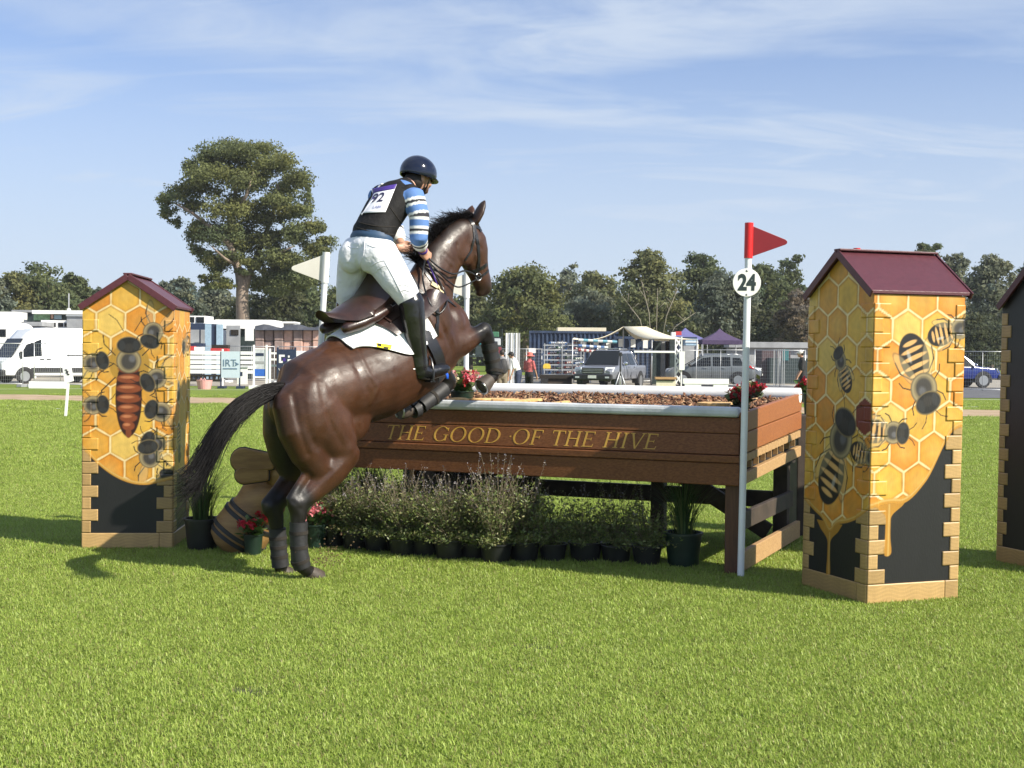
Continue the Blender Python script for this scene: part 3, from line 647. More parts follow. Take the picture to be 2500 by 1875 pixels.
# lettering: italic capitals with serifs, each letter a raised piece on the plank
def glyph(ch):
    """returns list of polygons in (x, y), cap height 1, and the advance"""
    P = []; th, tn = .108, .050
    def bar(x0,y0,x1,y1,w0,w1=None):
        w1 = w1 or w0; d = math.hypot(x1-x0,y1-y0); nx, ny = -(y1-y0)/d/2, (x1-x0)/d/2
        P.append([(x0+nx*w0,y0+ny*w0),(x0-nx*w0,y0-ny*w0),(x1-nx*w1,y1-ny*w1),(x1+nx*w1,y1+ny*w1)])
    def serif(x, y, w_=.22): bar(x-w_/2, y, x+w_/2, y, .045)
    def stem(x): bar(x,0,x,1,th); serif(x,.022,.26); serif(x,.978,.26)
    def arc(cx,cy,rx,ry,a0,a1,n=22):
        prev = None
        for i in range(n+1):
            a = R(a0+(a1-a0)*i/n); k = tn+(th*1.05-tn)*abs(math.cos(a))**1.3; o = (cx+math.cos(a)*(rx), cy+math.sin(a)*ry); q = (cx+math.cos(a)*(rx-k), cy+math.sin(a)*(ry-k*.75))
            if prev: P.append([prev[0], prev[1], q, o])
            prev = (o, q)
    if ch == 'T': stem(.34); bar(0,.968,.68,.968,.055); bar(.02,.99,.0,.80,.05,.025); bar(.66,.99,.69,.80,.05,.025); a = .72
    elif ch == 'H': stem(.12); stem(.66); bar(.12,.51,.66,.51,.055); a = .86
    elif ch == 'E': stem(.12); bar(.10,.968,.56,.968,.055); bar(.10,.03,.58,.03,.055); bar(.12,.51,.44,.51,.05); bar(.55,.99,.57,.82,.05,.025); bar(.57,.0,.62,.20,.05,.025); bar(.44,.60,.44,.42,.03); a = .68
    elif ch == 'F': stem(.12); bar(.10,.968,.56,.968,.055); bar(.12,.51,.44,.51,.05); bar(.55,.99,.57,.80,.05,.025); bar(.44,.60,.44,.42,.03); a = .64
    elif ch == 'G': arc(.45,.5,.44,.52,42,322); bar(.76,.06,.76,.44,th*.9); serif(.74,.44,.28); bar(.79,.93,.80,.72,.05,.025); a = .92
    elif ch == 'O': arc(.47,.5,.46,.52,0,360,36); a = .98
    elif ch == 'D': stem(.12); arc(.30,.5,.52,.50,-90,90); bar(.10,.972,.32,.972,.05); bar(.10,.028,.32,.028,.05); a = .88
    elif ch == 'I': stem(.13); a = .32
    elif ch == 'V': bar(.08,1,.38,.0,th,.09); bar(.38,.0,.68,1,.06,.055); serif(.08,.978,.24); serif(.68,.978,.22); a = .76
    elif ch == '.': P.append([(.03+.05*math.cos(k*math.pi/4), .5+.05*math.sin(k*math.pi/4)) for k in range(8)]); a = .10
    else: a = .3
    return P, a
def lettering(text, tL, tR, zb, ch):
    adv = []; x = 0
    for c_ in text:
        P, a = glyph(c_) if c_ != ' ' else ([], .34); adv.append((x, P)); x += a+.085
    total = x; k = (tL-tR)/total
    for x0, P in adv:
        if not P: continue
        mb = MB()
        for i, poly in enumerate(P):
            n = len(poly); ex = .0016+.00012*(i % 7)
            pts = []
            for (gx, gy) in poly:
                t = tL-(x0+gx+.20*gy)*k; z = zb+gy*ch; pts.append((t, z))
            A = sum(pts[i_][0]*pts[(i_+1)%n][1]-pts[(i_+1)%n][0]*pts[i_][1] for i_ in range(n))
            if A > 0: pts = pts[::-1]
            f = [tf(t, -.0005-ex+(z-.80)*LEAN, z) for t, z in pts]; b_ = [tf(t, .001+(z-.80)*LEAN, z) for t, z in pts]
            mb.add(f+b_, [tuple(range(n))]+[(i_, i_+n, (i_+1)%n+n, (i_+1)%n) for i_ in range(n)])
        TB.add('letter', mb, M_gold, parent=letter_plank)
lettering('THE GOOD .OF THE HIVE', t_of(938), t_of(1606), .872, .112)

# mulch, offcuts and honey spoons on the table top
def mulch():
    rr = np.random.default_rng(5); n = 5200; t = rr.uniform(.02,TW-.02,n); nn = rr.uniform(.14,TD-.14,n); z = 1.120+.030*nn+rr.uniform(.0,.035,n)
    c = np.array([tf(a,b,d) for a,b,d in zip(t,nn,z)]); az = rr.uniform(0,6.28,n); el = rr.normal(0,.45,n); L = rr.uniform(.012,.035,n); W_ = rr.uniform(.005,.014,n); ro = rr.normal(0,.6,n)
    d = np.stack([np.cos(az)*np.cos(el), np.sin(az)*np.cos(el), np.sin(el)],1); s_ = np.stack([-np.sin(az)*np.cos(ro), np.cos(az)*np.cos(ro), np.sin(ro)],1); nrm = np.cross(d, s_)
    d = d*L[:,None]; s_ = s_*W_[:,None]; h = nrm*.003
    V = np.stack([c-d-s_-h, c+d-s_*.7-h, c+d*.9+s_-h, c-d+s_*.8-h, c-d-s_+h, c+d-s_*.7+h, c+d*.9+s_+h, c-d+s_*.8+h],1).reshape(-1,3); o = np.arange(n)*8
    Q = np.concatenate([np.stack([o+a for a in q],1) for q in ((3,2,1,0),(4,5,6,7),(0,1,5,4),(1,2,6,5),(2,3,7,6),(3,0,4,7))])
    pal = np.array([(0.16,0.065,0.030),(0.28,0.14,0.07),(0.42,0.27,0.15),(0.08,0.035,0.02),(0.20,0.09,0.04)]); C = pal[rr.integers(0,5,n)]*rr.uniform(.7,1.2,n)[:,None]
    link('wood_chips', npmesh('wood_chips', V, Q, np.repeat(C,8,0)), mat('mulch', (1,1,1), .8, vc=True, var=.2), kind='stuff')
mulch()
def top_at(px, n): return t_of(px, n), n, 1.165+.03*n
M_slice = mat('pale_timber_slice', (0.70,0.46,0.19), .6, c2=(0.52,0.30,0.10), scale=20, bump=.1)
def slab(px0, px1, n0, depth, th, label, name='timber_offcut', skew=0.0):
    t0 = t_of(px0, n0); t1 = t_of(px1, n0); mb = MB(); z = 1.152+.030*n0; k = 14
    tc_, rt = (t0+t1)/2, abs(t0-t1)/2; poly = [tf(tc_+rt*math.cos(2*math.pi*i/k)*(1+.06*math.sin(3*i)), n0+depth/2+depth/2*math.sin(2*math.pi*i/k), z+skew*math.cos(2*math.pi*i/k)) for i in range(k)]
    mb.prism(poly[::-1], (0,0,th)); single(name, label, 'timber', mb, M_slice, tf(tc_, n0, z), bevel=.003)
slab(1140, 1245, .35, .34, .030, 'pale round timber slice on the mulch near the horse foot')
slab(1690, 1786, .32, .34, .040, 'pale thick timber slice on the mulch beside red begonias')
slab(1605, 1680, .13, .05, .012, 'thin pale timber sliver lying along the front rail')
def plankbit(p, q, wd, th, label):
    mb = MB(); mb.bar(p, q, wd, th); single('timber_offcut', label, 'timber', mb, M_slice, p, bevel=.003)
ta = top_at(1245,.30); tb_ = top_at(1312,.62)
plankbit(tf(ta[0],.22,1.172), tf(tb_[0],.62,1.188), .10, .022, 'pale split board lying at a slant on the mulch')
plankbit(tf(t_of(1330,.25),.25,1.165), tf(t_of(1385,.55),.55,1.180), .05, .016, 'narrow pale split stick half sunk in the mulch')
sp = MB(); c0 = tf(t_of(1118,.2), .2, 1.185); dr = (tf(t_of(1160,.24),.24,1.188)-c0).normalized()
sp.ell(c0, (.095,.05,.022), (dr, dr.cross(Vector((0,0,1))), Vector((0,0,1)))); sp.tube([c0+dr*.08, c0+dr*.26], .011, 8); single('honey_spoon', 'pale wooden honey spoon lying on the front edge', 'spoon', sp, M_slice, c0, sm=True)

# ------------------------------------------------------------ flags
def text_mesh(s, size, offset=0.0, extrude=.001, name='digits', shear=0.0, sx=1.0):
    cu = bpy.data.curves.new(name, 'FONT'); cu.body = s; cu.size = size; cu.align_x = 'CENTER'; cu.align_y = 'CENTER'; cu.offset = offset; cu.extrude = extrude; cu.shear = shear; cu.resolution_u = 4
    o = bpy.data.objects.new(name, cu); COL.objects.link(o); dg = bpy.context.evaluated_depsgraph_get(); dg.update(); me = bpy.data.meshes.new_from_object(o.evaluated_get(dg)); bpy.data.objects.remove(o)
    n = len(me.vertices); c = np.empty(n*3, np.float32); me.vertices.foreach_get('co', c); c = c.reshape(-1,3); c[:,0] *= sx; me.vertices.foreach_set('co', c.ravel()); return me
def place_mesh(me, o, ex, ey, ez):
    n = len(me.vertices); c = np.empty(n*3, np.float32); me.vertices.foreach_get('co', c); c = c.reshape(-1,3)
    c = np.array(o) + c[:,:1]*np.array(ex) + c[:,1:2]*np.array(ey) + c[:,2:3]*np.array(ez); me.vertices.foreach_set('co', c.astype(np.float32).ravel()); me.update(); return me
M_num = mat('black_print', (0.015,0.03,0.03), .5)
M_disc = mat('number_disc', (0.80,0.80,0.76), .35, var=.04)
M_fred = mat('red_flag_plastic', (0.20,0.007,0.012), .4, var=.05, trans=.05)
M_fwhite = mat('white_flag_plastic', (0.78,0.76,0.68), .4, var=.03, trans=.2)
def flag(label, base, top, side, col, pole_r=.024, fl=.27, fh=.235, sleeve=.245):
    """base/top: ends of the pole; side: unit vector along which the pennant points"""
    T = Thing('jump_flag', label, 'flag', base); base = Vector(base); top = Vector(top); d = (top-base).normalized(); s_ = Vector(side).normalized(); nrm = s_.cross(d).normalized()
    mb = MB(); mb.tube([base, top-d*.02], pole_r, 14); pole = T.add('pole', mb, M_pole, sm=60)
    mb = MB(); mb.tube([top-d*sleeve, top], pole_r+.006, 14); T.add('sleeve', mb, M_red if col is M_fred else M_white, sm=60)
    a = top-d*.02+s_*.02; b = top-d*(.02+fh-.02)+s_*.02; mid = top-d*(.02+fh*.47)+s_*fl
    poly = [a, b]; tip = [mid-d*.018-s_*.012, mid-d*.008, mid+d*.008, mid+d*.018-s_*.012]
    mb = MB(); mb.prism([p-nrm*.003 for p in poly+tip], nrm*.006); T.add('pennant', mb, col, bevel=.002)
    return T
nf = -.05
def front_pt(px, z, n): 
    return tf(t_of(px, n), n, z)
bR = gp(1808,1411); 
tpR = at(1829,544,bR.y); TF = flag('red flag on tall white pole carrying the number 24 disc', bR, tpR, (1,.05,0), M_fred, fl=.27)
dR = Vector((.072,0,2.42)).normalized(); dc = at(1823,690,bR.y-.034)
ezd = Vector((0.02,-1,-.0)).normalized(); exd = Vector((1,.02,0)).normalized()
mb = MB(); mb.lathe([(.0,0),(.096,0),(.098,.003),(.096,.006),(.0,.006)], dc, 40, ezd, cap=False); disc = TF.add('number_disc', mb, M_disc, sm=40)
mb = MB(); 
for k in (-1,1): mb.ell(dc+Vector((0,0,.082*k))+ezd*.007, (.008,.008,.004), (exd, Vector((0,0,1)), ezd), 10, 6)
TF.add('bolt', mb, mat('zinc_bolt', (.35,.35,.36), .4, .8), parent=disc, sm=True)
me = place_mesh(text_mesh('24', .150, .006, .001, sx=.82), dc+ezd*.0075+Vector((0,0,-.004)), exd, Vector((.02,0,1)).normalized(), ezd); TF.add('digits', me, M_num, parent=disc)
bW = tf(t_of(764), -.05, 0); bW = Vector((bW.x, bW.y, 0))
tpW = at(797, 616, bW.y); flag('white flag on pole standing at the left front of the table', bW, tpW, (-1,-.05,0), M_fwhite, fl=.27)
bW2 = tf(t_of(1137, TD+.05), TD+.05, 0); tpW2 = at(1140, 664, bW2.y); flag('white flag behind the horse head at the back of the table', bW2, tpW2, (-1,-.1,0), M_fwhite)
bR2 = tf(-.10, TD+.05, 0); tpR2 = at(2092, 606, bR2.y+.1); bR2 = Vector((tpR2.x-.03, tpR2.y, 0)); flag('red flag peeking over the maroon roof of the hive tower', bR2, tpR2, (1,.1,0), M_fred)
# ------------------------------------------------------------ horse (taking off) and rider
HA = R(43); HF = Vector((math.cos(HA), math.sin(HA), 0)); HS = Vector((math.sin(HA), -math.cos(HA), 0))      # forward, right
H0 = gp(706, 1410)
UPZ = Vector((0,0,1))
def hp(px, py, lat=0.0):
    """where the view ray meets the horse's upright plane shifted lat metres to its right"""
    d = ray(px, py); o = H0+HS*lat; t = (o-EYEV).dot(HS)/d.dot(HS); return EYEV+d*t
def fuse(name, mb, voxel, it=6, fac=.5):
    me = mb.mesh(name); o = bpy.data.objects.new(name, me); COL.objects.link(o)
    r = o.modifiers.new('r','REMESH'); r.mode = 'VOXEL'; r.voxel_size = voxel
    s = o.modifiers.new('s','SMOOTH'); s.factor = fac; s.iterations = it
    dg = bpy.context.evaluated_depsgraph_get(); dg.update(); m2 = bpy.data.meshes.new_from_object(o.evaluated_get(dg)); m2.name = name
    bpy.data.objects.remove(o); smooth(m2); return m2
def coords(me):
    c = np.empty(len(me.vertices)*3, np.float32); me.vertices.foreach_get('co', c); return c.reshape(-1,3)
def normals(me):
    c = np.empty(len(me.vertices)*3, np.float32); me.vertices.foreach_get('normal', c); return c.reshape(-1,3)
def bvh_of(me):
    return BVHTree.FromPolygons([v.co for v in me.vertices], [tuple(p.vertices) for p in me.polygons])
def chain(spec):    # (px,py,lat,rl,rv)
    return [hp(a,b,c) for a,b,c,_,_ in spec], [x[3] for x in spec], [x[4] for x in spec]
HB = MB()
def hl(spec, lat=None, n=22): HB.loft(*chain(spec), lat or HS, n)
# trunk
hl([(712,990,0,.165,.165),(738,972,0,.272,.272),(785,955,0,.298,.305),(842,940,0,.300,.310),(905,918,0,.310,.328),(960,886,0,.302,.335),(1010,855,0,.278,.330),(1055,820,0,.245,.300),(1088,798,0,.192,.225)], n=30)
# withers and loin
hl([(800,870,0,.12,.10),(870,835,0,.13,.12),(940,785,0,.11,.14),(990,735,0,.085,.14),(1020,700,0,.08,.13)])
# neck
hl([(1030,785,0,.165,.285),(1042,725,0,.135,.235),(1060,675,0,.112,.195),(1082,630,0,.100,.168),(1108,592,0,.092,.145),(1134,566,0,.085,.120)], n=24)
# head
hl([(1138,562,0,.088,.110),(1147,590,0,.105,.145),(1154,618,0,.100,.140),(1161,645,0,.082,.114),(1169,668,0,.070,.092),(1176,688,0,.066,.084),(1181,704,0,.062,.072)], n=24)
for s_ in (-1,1):
    c = hp(1134,617,.055*s_); HB.ell(c, (.115,.035,.105), (HF, HS, UPZ))          # cheek plate
    c = hp(1166,596,.075*s_); HB.ell(c, (.040,.026,.032), (HF, HS, UPZ))          # brow
    c = hp(1186,700,.036*s_); HB.ell(c, (.034,.022,.034), (HF, HS, UPZ))          # nostril rim
c = hp(1172,716,0); HB.ell(c, (.040,.042,.030), (HF, HS, UPZ))                     # chin
# ears: thin cups
for s_, (bx,by), (tx,ty) in ((1,(1160,541),(1184,487)), (-1,(1141,543),(1153,500))):
    b0 = hp(bx,by,.058*s_); b1 = hp(tx,ty,.085*s_); md = b0.lerp(b1,.42)
    HB.loft([b0, md, b0.lerp(b1,.75), b1], [.048,.060,.042,.010], [.028,.028,.022,.007], HS, 14)
# hind quarters: muscle masses (right then left)
for s_, dx in ((1,0),(-1,0)):
    k = .165*s_
    if s_ == 1:
        hl([(742,968,k*.75,.150,.22),(770,1005,k,.155,.235),(805,1050,k*1.12,.130,.20),(838,1098,k*1.2,.095,.120),(852,1118,k*1.2,.070,.080)])
        hl([(714,988,k*.7,.125,.145),(728,1052,k*.9,.125,.145),(752,1105,k*.98,.110,.130),(782,1145,k*1.02,.085,.105)])
        hl([(842,1104,k*1.15,.100,.120),(806,1155,k*1.1,.090,.112),(772,1190,k*1.0,.072,.088),(742,1220,k*.95,.060,.068),(728,1240,k*.95,.054,.066)])
        hl([(752,1150,k*1.0,.03,.035),(728,1188,k*.95,.028,.034),(711,1217,k*.95,.034,.038),(714,1236,k*.95,.038,.038)])   # Achilles tendon, point of hock
        hl([(722,1226,k*.95,.056,.068),(729,1252,k*.95,.053,.063),(727,1285,k*.95,.044,.050),(729,1330,k*.95,.041,.047),(733,1368,k*.95,.044,.051),(739,1384,k*.95,.046,.052),(752,1396,k*.95,.039,.042)])
        hl([(748,1392,k*.95,.035,.036),(760,1401,k*.95,.045,.042)])
        c = hp(862,1020,.17); HB.ell(c, (.15,.07,.18), (HF, HS, UPZ))              # flank fold
        c = hp(812,960,.20); HB.ell(c, (.20,.09,.17), (HF,HS,UPZ))               # point of the hip
        c = hp(772,1010,.20); HB.ell(c, (.19,.115,.27), (HF,HS,UPZ)); c = hp(742,1040,.17); HB.ell(c, (.13,.11,.24), (HF,HS,UPZ))
    else:
        hl([(725,975,-.12,.150,.22),(748,1010,-.16,.150,.235),(778,1055,-.18,.125,.20),(800,1100,-.19,.095,.120)])
        hl([(694,992,-.125,.135,.15),(692,1055,-.15,.130,.150),(700,1110,-.155,.110,.130),(712,1148,-.16,.088,.098)])
        hl([(798,1105,-.19,.095,.115),(755,1152,-.18,.090,.112),(712,1190,-.165,.072,.086),(682,1222,-.15,.060,.066),(668,1238,-.15,.054,.066)])
        hl([(706,1150,-.16,.03,.035),(674,1194,-.155,.028,.034),(648,1230,-.15,.034,.038),(652,1248,-.15,.036,.038)])
        hl([(662,1232,-.15,.056,.068),(673,1262,-.15,.052,.062),(676,1295,-.15,.044,.050),(680,1340,-.15,.041,.047),(684,1378,-.15,.045,.052),(688,1390,-.15,.043,.048)])
        hl([(688,1388,-.15,.035,.036),(693,1399,-.15,.045,.042)])
# forelegs: right reaching forward over the rail
hl([(1068,835,.11,.11,.21),(1098,842,.14,.10,.14),(1128,838,.15,.082,.098),(1158,822,.15,.062,.072),(1184,806,.15,.056,.060)])
hl([(1180,806,.15,.062,.070),(1190,828,.15,.055,.060),(1195,850,.15,.045,.050),(1200,880,.15,.043,.048),(1205,905,.15,.047,.051),(1203,922,.15,.045,.047)])
hl([(1206,912,.15,.036,.038),(1196,930,.15,.040,.042)])
# left foreleg folded under the chest
hl([(1040,860,-.11,.10,.18),(1065,890,-.13,.085,.115),(1085,915,-.13,.062,.070),(1098,932,-.13,.055,.058)])
hl([(1098,936,-.13,.053,.056),(1078,953,-.13,.044,.048),(1050,975,-.13,.037,.042),(1022,997,-.13,.041,.045),(1006,1004,-.13,.036,.040)])
hl([(1010,1002,-.13,.036,.036),(995,1004,-.13,.040,.042)])
# chest muscle
for s_ in (-1,1):
    c = hp(1100,800,.11*s_); HB.ell(c, (.13,.10,.17), (HF,HS,UPZ)); c = hp(1062,790,.20*s_); HB.ell(c, (.15,.07,.26), (HF,HS,UPZ))
hm = fuse('body', HB, .0125, 8)
# muscle edges, veins and skin folds pressed into or raised on the near side and mirrored to the far side
def relief_lines(me, lines):
    c = coords(me).astype(np.float64); nrm = normals(me).astype(np.float64); bv = bvh_of(me); disp = np.zeros(len(c)); o = np.array(H0); s_ = np.array(HS)
    for pts, amp, wd in lines:
        P = []
        for q in np.linspace(0, .999, max(2, 6*len(pts))):
            x = q*(len(pts)-1); i = int(x); f = x-i; px = pts[i][0]*(1-f)+pts[min(i+1,len(pts)-1)][0]*f; py = pts[i][1]*(1-f)+pts[min(i+1,len(pts)-1)][1]*f
            h = bv.ray_cast(EYEV, ray(px,py).normalized())
            if h[0] is not None: P.append(np.array(h[0]))
        if not P: continue
        P = np.array(P); Pm = P-2*((P-o)@s_)[:,None]*s_[None]
        lo = np.minimum(P.min(0), Pm.min(0))-.15; hi = np.maximum(P.max(0), Pm.max(0))+.15; ix = np.where(((c > lo) & (c < hi)).all(1))[0]
        for Q in (P, Pm):
            d = np.full(len(ix), 9.)
            for k in range(len(Q)):
                a = Q[k]; b = Q[min(k+1,len(Q)-1)]; ab = b-a; L2 = max(ab@ab, 1e-9); t = np.clip((c[ix]-a)@ab/L2, 0, 1); d = np.minimum(d, np.linalg.norm(c[ix]-a-t[:,None]*ab, axis=1))
            disp[ix] += amp*np.exp(-(d/wd)**2)
    c += nrm*np.clip(disp*.55,-.012,.012)[:,None]; me.vertices.foreach_set('co', c.astype(np.float32).ravel()); me.update()
relief_lines(hm, [
    ([(867,849),(882,875),(901,914),(925,947),(905,985)], .010, .018), ([(852,856),(868,890),(886,930),(902,962)], -.009, .026),
    ([(716,965),(722,1010),(735,1060),(752,1108)], -.014, .020), ([(780,925),(792,985),(812,1045),(836,1088)], -.012, .026), ([(742,985),(752,1040),(772,1095)], -.006, .018),
    ([(796,905),(806,900)], .014, .050), ([(706,935),(745,882),(790,850)], -.010, .022), ([(805,1150),(775,1178),(750,1200)], -.009, .013), ([(835,1135),(800,1172)], .006, .014), ([(860,1098),(866,1106)], .012, .035),
    ([(862,1040),(874,1075),(872,1100)], -.008, .018), ([(1015,725),(1045,770),(1072,815)], .010, .024), ([(1050,748),(1078,790),(1088,812)], -.010, .018), ([(1086,812),(1100,850),(1086,880)], -.010, .018), ([(1102,815),(1112,848)], .006, .016),
    ([(1102,655),(1086,700),(1086,748)], -.011, .018), ([(1062,620),(1078,660),(1080,700)], .006, .03), ([(1086,618),(1108,640)], -.006, .010), ([(1078,628),(1100,652)], -.005, .010),
    ([(1117,598),(1119,630),(1140,657)], -.013, .015), ([(1162,622),(1170,655)], .008, .010), ([(1150,600),(1158,640)], -.007, .014), ([(1178,640),(1182,668)], -.006, .012), ([(1160,592),(1176,606)], -.008, .008),
    ([(1178,806),(1186,800)], .006, .018), ([(1130,850),(1160,835)], -.006, .012), ([(1150,822),(1176,806)], .005, .010),
    ([(715,1225),(735,1245)], -.007, .012), ([(700,1216),(708,1230)], .007, .014), ([(725,1262),(728,1300)], -.006, .010)]
    )
hc = coords(hm)
# coat: bay with black points; shade is painted in at the buttock crease
def coat(c):
    n = len(c); base = np.tile(np.array([0.062,0.0248,0.0115]), (n,1)); blackc = np.array([0.010,0.0085,0.008])
    nz = np.sin(c[:,0]*7+c[:,2]*5)*np.sin(c[:,1]*6-c[:,2]*4); base *= (1+.16*nz)[:,None]
    def near(pts, r0, r1):
        d = np.full(n, 9.0)
        for a, b in zip(pts[:-1], pts[1:]):
            a = np.array(a); b = np.array(b); ab = b-a; t = np.clip(((c-a)@ab)/(ab@ab),0,1); d = np.minimum(d, np.linalg.norm(c-a-t[:,None]*ab,axis=1))
        return 1-sst(r0, r1, d)
    bk = np.zeros(n)
    for P in ([(716,1232,.157),(730,1260,.157),(731,1390,.157),(770,1400,.157)], [(655,1240,-.15),(677,1290,-.15),(684,1400,-.15)], [(1182,806,.15),(1200,880,.15),(1200,930,.15)], [(1098,934,-.13),(1010,1000,-.13),(992,1006,-.13)]):
        bk = np.maximum(bk, near([hp(*q) for q in P], .10, .19))
    bk = np.maximum(bk, .85*near([hp(1180,700,0), hp(1188,716,0)], .04, .12))
    bk = np.maximum(bk, .75*near([hp(1030,640,0), hp(1085,560,0), hp(1130,535,0)], .04, .16)); bk = np.maximum(bk, .6*near([hp(1160,541,.06), hp(1184,487,.085)], .03, .07))
    bk = np.maximum(bk, .7*near([hp(905,1010,0), hp(985,1000,0)], .05, .16))  # darker along the belly line
    bk = np.maximum(bk, .93*near([hp(698,985,-.02), hp(694,1060,-.04), hp(700,1150,-.06)], .04, .16))  # painted shade: between the buttocks and down the inner left leg
    tan = near([hp(1195,690,.03), hp(1188,720,0)], .01, .05)*.5
    base = base*(1-tan[:,None]) + np.array([0.20,0.085,0.04])*tan[:,None]
    return base*(1-bk[:,None])+blackc*bk[:,None]
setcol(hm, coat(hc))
M_coat = mat('bay_coat', (1,1,1), .34, vc=True, var=.34, scale=5, bump=.13, bscale=110, spec=.42, relief=(5, .0025))
M_hair = mat('black_hair', (0.006,0.005,0.0055), .5, var=.3, scale=20, spec=.22)
M_hoof = mat('hoof_horn', (0.055,0.042,0.032), .6, var=.25, scale=20, bump=.2)
M_steel= mat('steel', (0.45,0.45,0.46), .3, .9)
M_bootb= mat('black_neoprene', (0.018,0.018,0.02), .6, var=.2, scale=12, bump=.12)
HORSE = Thing('horse', 'glossy dark bay horse leaping up at the table jump', 'horse', H0)
hbv = bvh_of(hm)
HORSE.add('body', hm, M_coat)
# hooves (with shoes)
def hoof(c, d, up, L=.105, r=.066, shoe=True):
    c = Vector(c); d = Vector(d).normalized(); up = Vector(up); up = (up-d*up.dot(d)).normalized(); mb = MB()
    mb.lathe([(r*.72,0),(r*.85,L*.35),(r*1.02,L*.95),(r*1.0,L),(r*.62,L*.985),(.004,L*.93)], c, 22, d); h = HORSE.add('hoof', mb, M_hoof, sm=45)
    if shoe:
        s_ = MB(); k = 16; s0 = d.cross(up); pts = [c+d*(L+.003)+(up*math.cos(a)+s0*math.sin(a))*r*.86 for a in np.linspace(-2.5,2.5,k)]
        s_.tube(pts, .008, 6); HORSE.add('shoe', s_, M_steel, parent=h, sm=True)
hoof(hp(1196,925,.15), -HF*.78-UPZ*.58, HF)
hoof(hp(754,1396,.157), HF*.75-UPZ*.55, HF, .095, .064)
hoof(hp(689,1394,-.15), HF*.75-UPZ*.55, HF, .095, .064)
hoof(hp(1000,1003,-.13), hp(984,1010,-.13)-hp(1000,1002,-.13)-HF*.03+UPZ*.02, UPZ, .09, .062)
# tendon boots: sleeves round the cannons with straps
def tboot(pts, r, straps=(.25,.5,.75)):
    pts = [Vector(p) for p in pts]; mb = MB(); mb.tube(pts, r, 18); b = HORSE.add('tendon_boot', mb, M_bootb, sm=60)
    n = len(pts)-1
    for q in straps:
        x = q*n; i = min(int(x), n-1); p = pts[i].lerp(pts[i+1], x-i); d = (pts[i+1]-pts[i]).normalized(); rr = r[i]*(1-x+i)+r[i+1]*(x-i)
        s_ = MB(); s_.tube([p-d*.012, p+d*.012], rr+.004, 18); HORSE.add('strap', s_, M_dark, parent=b, sm=60)
tboot([hp(1194,838,.15),hp(1197,855,.15),hp(1202,880,.15),hp(1207,904,.15),hp(1206,914,.15)], [.067,.062,.060,.066,.058])
tboot([hp(1084,948,-.13),hp(1066,963,-.13),hp(1046,978,-.13),hp(1028,992,-.13)], [.066,.062,.060,.058], (.5,))
tboot([hp(1020,998,-.13),hp(1008,1004,-.13)], [.062,.058], ())
tboot([hp(729,1275,.157),hp(729,1300,.157),hp(730,1335,.157),hp(733,1368,.157),hp(738,1384,.157)], [.062,.060,.058,.063,.060])
tboot([hp(677,1290,-.15),hp(679,1320,-.15),hp(681,1350,-.15),hp(685,1382,-.15)], [.060,.058,.057,.061])
# eyes
for s_ in (-1,1):
    mb = MB(); mb.ell(hp(1168,600,.088*s_), (.020,.013,.018), (HF,HS,UPZ)); HORSE.add('eye', mb, mat('horse_eye', (.01,.006,.004), .08), sm=True)
# hair
def strands(name, mk, n, mt, seg=9, w0=.004, w1=.001, sides=3):
    V = []; Q = []; rr = np.random.default_rng(len(name)*13+n)
    for i in range(n):
        P = mk(rr, i); k = len(P)
        for j, p in enumerate(P):
            t = (P[min(j+1,k-1)]-P[max(j-1,0)]); t = t/ (np.linalg.norm(t)+1e-9); a = np.cross(t, [0.3,0.2,0.93]); a /= np.linalg.norm(a)+1e-9; b = np.cross(t, a); w_ = w0+(w1-w0)*(j/(k-1))**1.5
            for q in range(sides):
                th = 2*np.pi*q/sides; V.append(p+a*w_*np.cos(th)+b*w_*np.sin(th))
        o = i*k*sides
        for j in range(k-1):
            for q in range(sides):
                q2 = (q+1)%sides; Q.append((o+j*sides+q, o+j*sides+q2, o+(j+1)*sides+q2, o+(j+1)*sides+q))
    me = npmesh(name, V, Q); smooth(me); return me
tc = np.array([hp(*q) for q in ((702,950,0),(680,950,0),(645,962,0),(605,985,0),(565,1018,0),(533,1062,0),(508,1102,0),(486,1140,0),(462,1170,0),(436,1186,0),(410,1186,0))])
def spl(P, t):
    x = t*(len(P)-1); i = min(int(x), len(P)-2); f = x-i; p0 = P[max(i-1,0)]; p1 = P[i]; p2 = P[i+1]; p3 = P[min(i+2,len(P)-1)]
    return .5*((2*p1)+(-p0+p2)*f+(2*p0-5*p1+4*p2-p3)*f*f+(-p0+3*p1-3*p2+p3)*f**3)
aH, aS, aU = np.array(HF), np.array(HS), np.array(UPZ)
def tail(rr, i):
    a = rr.uniform(0,6.28); r_ = math.sqrt(rr.random()); end = rr.uniform(.5,.96) if rr.random() < .7 else rr.uniform(.3,.65); st = rr.uniform(0,.25)*(rr.random() < .5); out = []
    oz = math.sin(a)*r_; os_ = math.cos(a)*r_; droop = rr.uniform(.02,.16) if rr.random() < .22 else 0; ph = rr.uniform(0,6); fz = rr.random()**2
    for q in np.linspace(0,1,13):
        t = st+(end-st)*q; p = spl(tc, t); wdt = .030+.088*min(1,t*1.7)*(1-.15*max(0,t-.6)/.4)
        out.append(p+aS*os_*wdt*.8+aU*oz*wdt*(1.0)-aU*droop*q**2.2*(.4+t) + aU*(.006+.03*q*q*fz)*math.sin(ph+q*8)+aS*(.008+.03*q*q*fz)*math.sin(ph*2+q*6))
    return out
HORSE.add('tail', strands('tail', tail, 1150, M_hair, w0=.0029, w1=.0009), M_hair)
crest = np.array([hp(*q) for q in ((1018,640,0),(1036,592,0),(1058,560,0),(1085,535,0),(1112,522,0),(1138,522,0),(1150,527,0))])
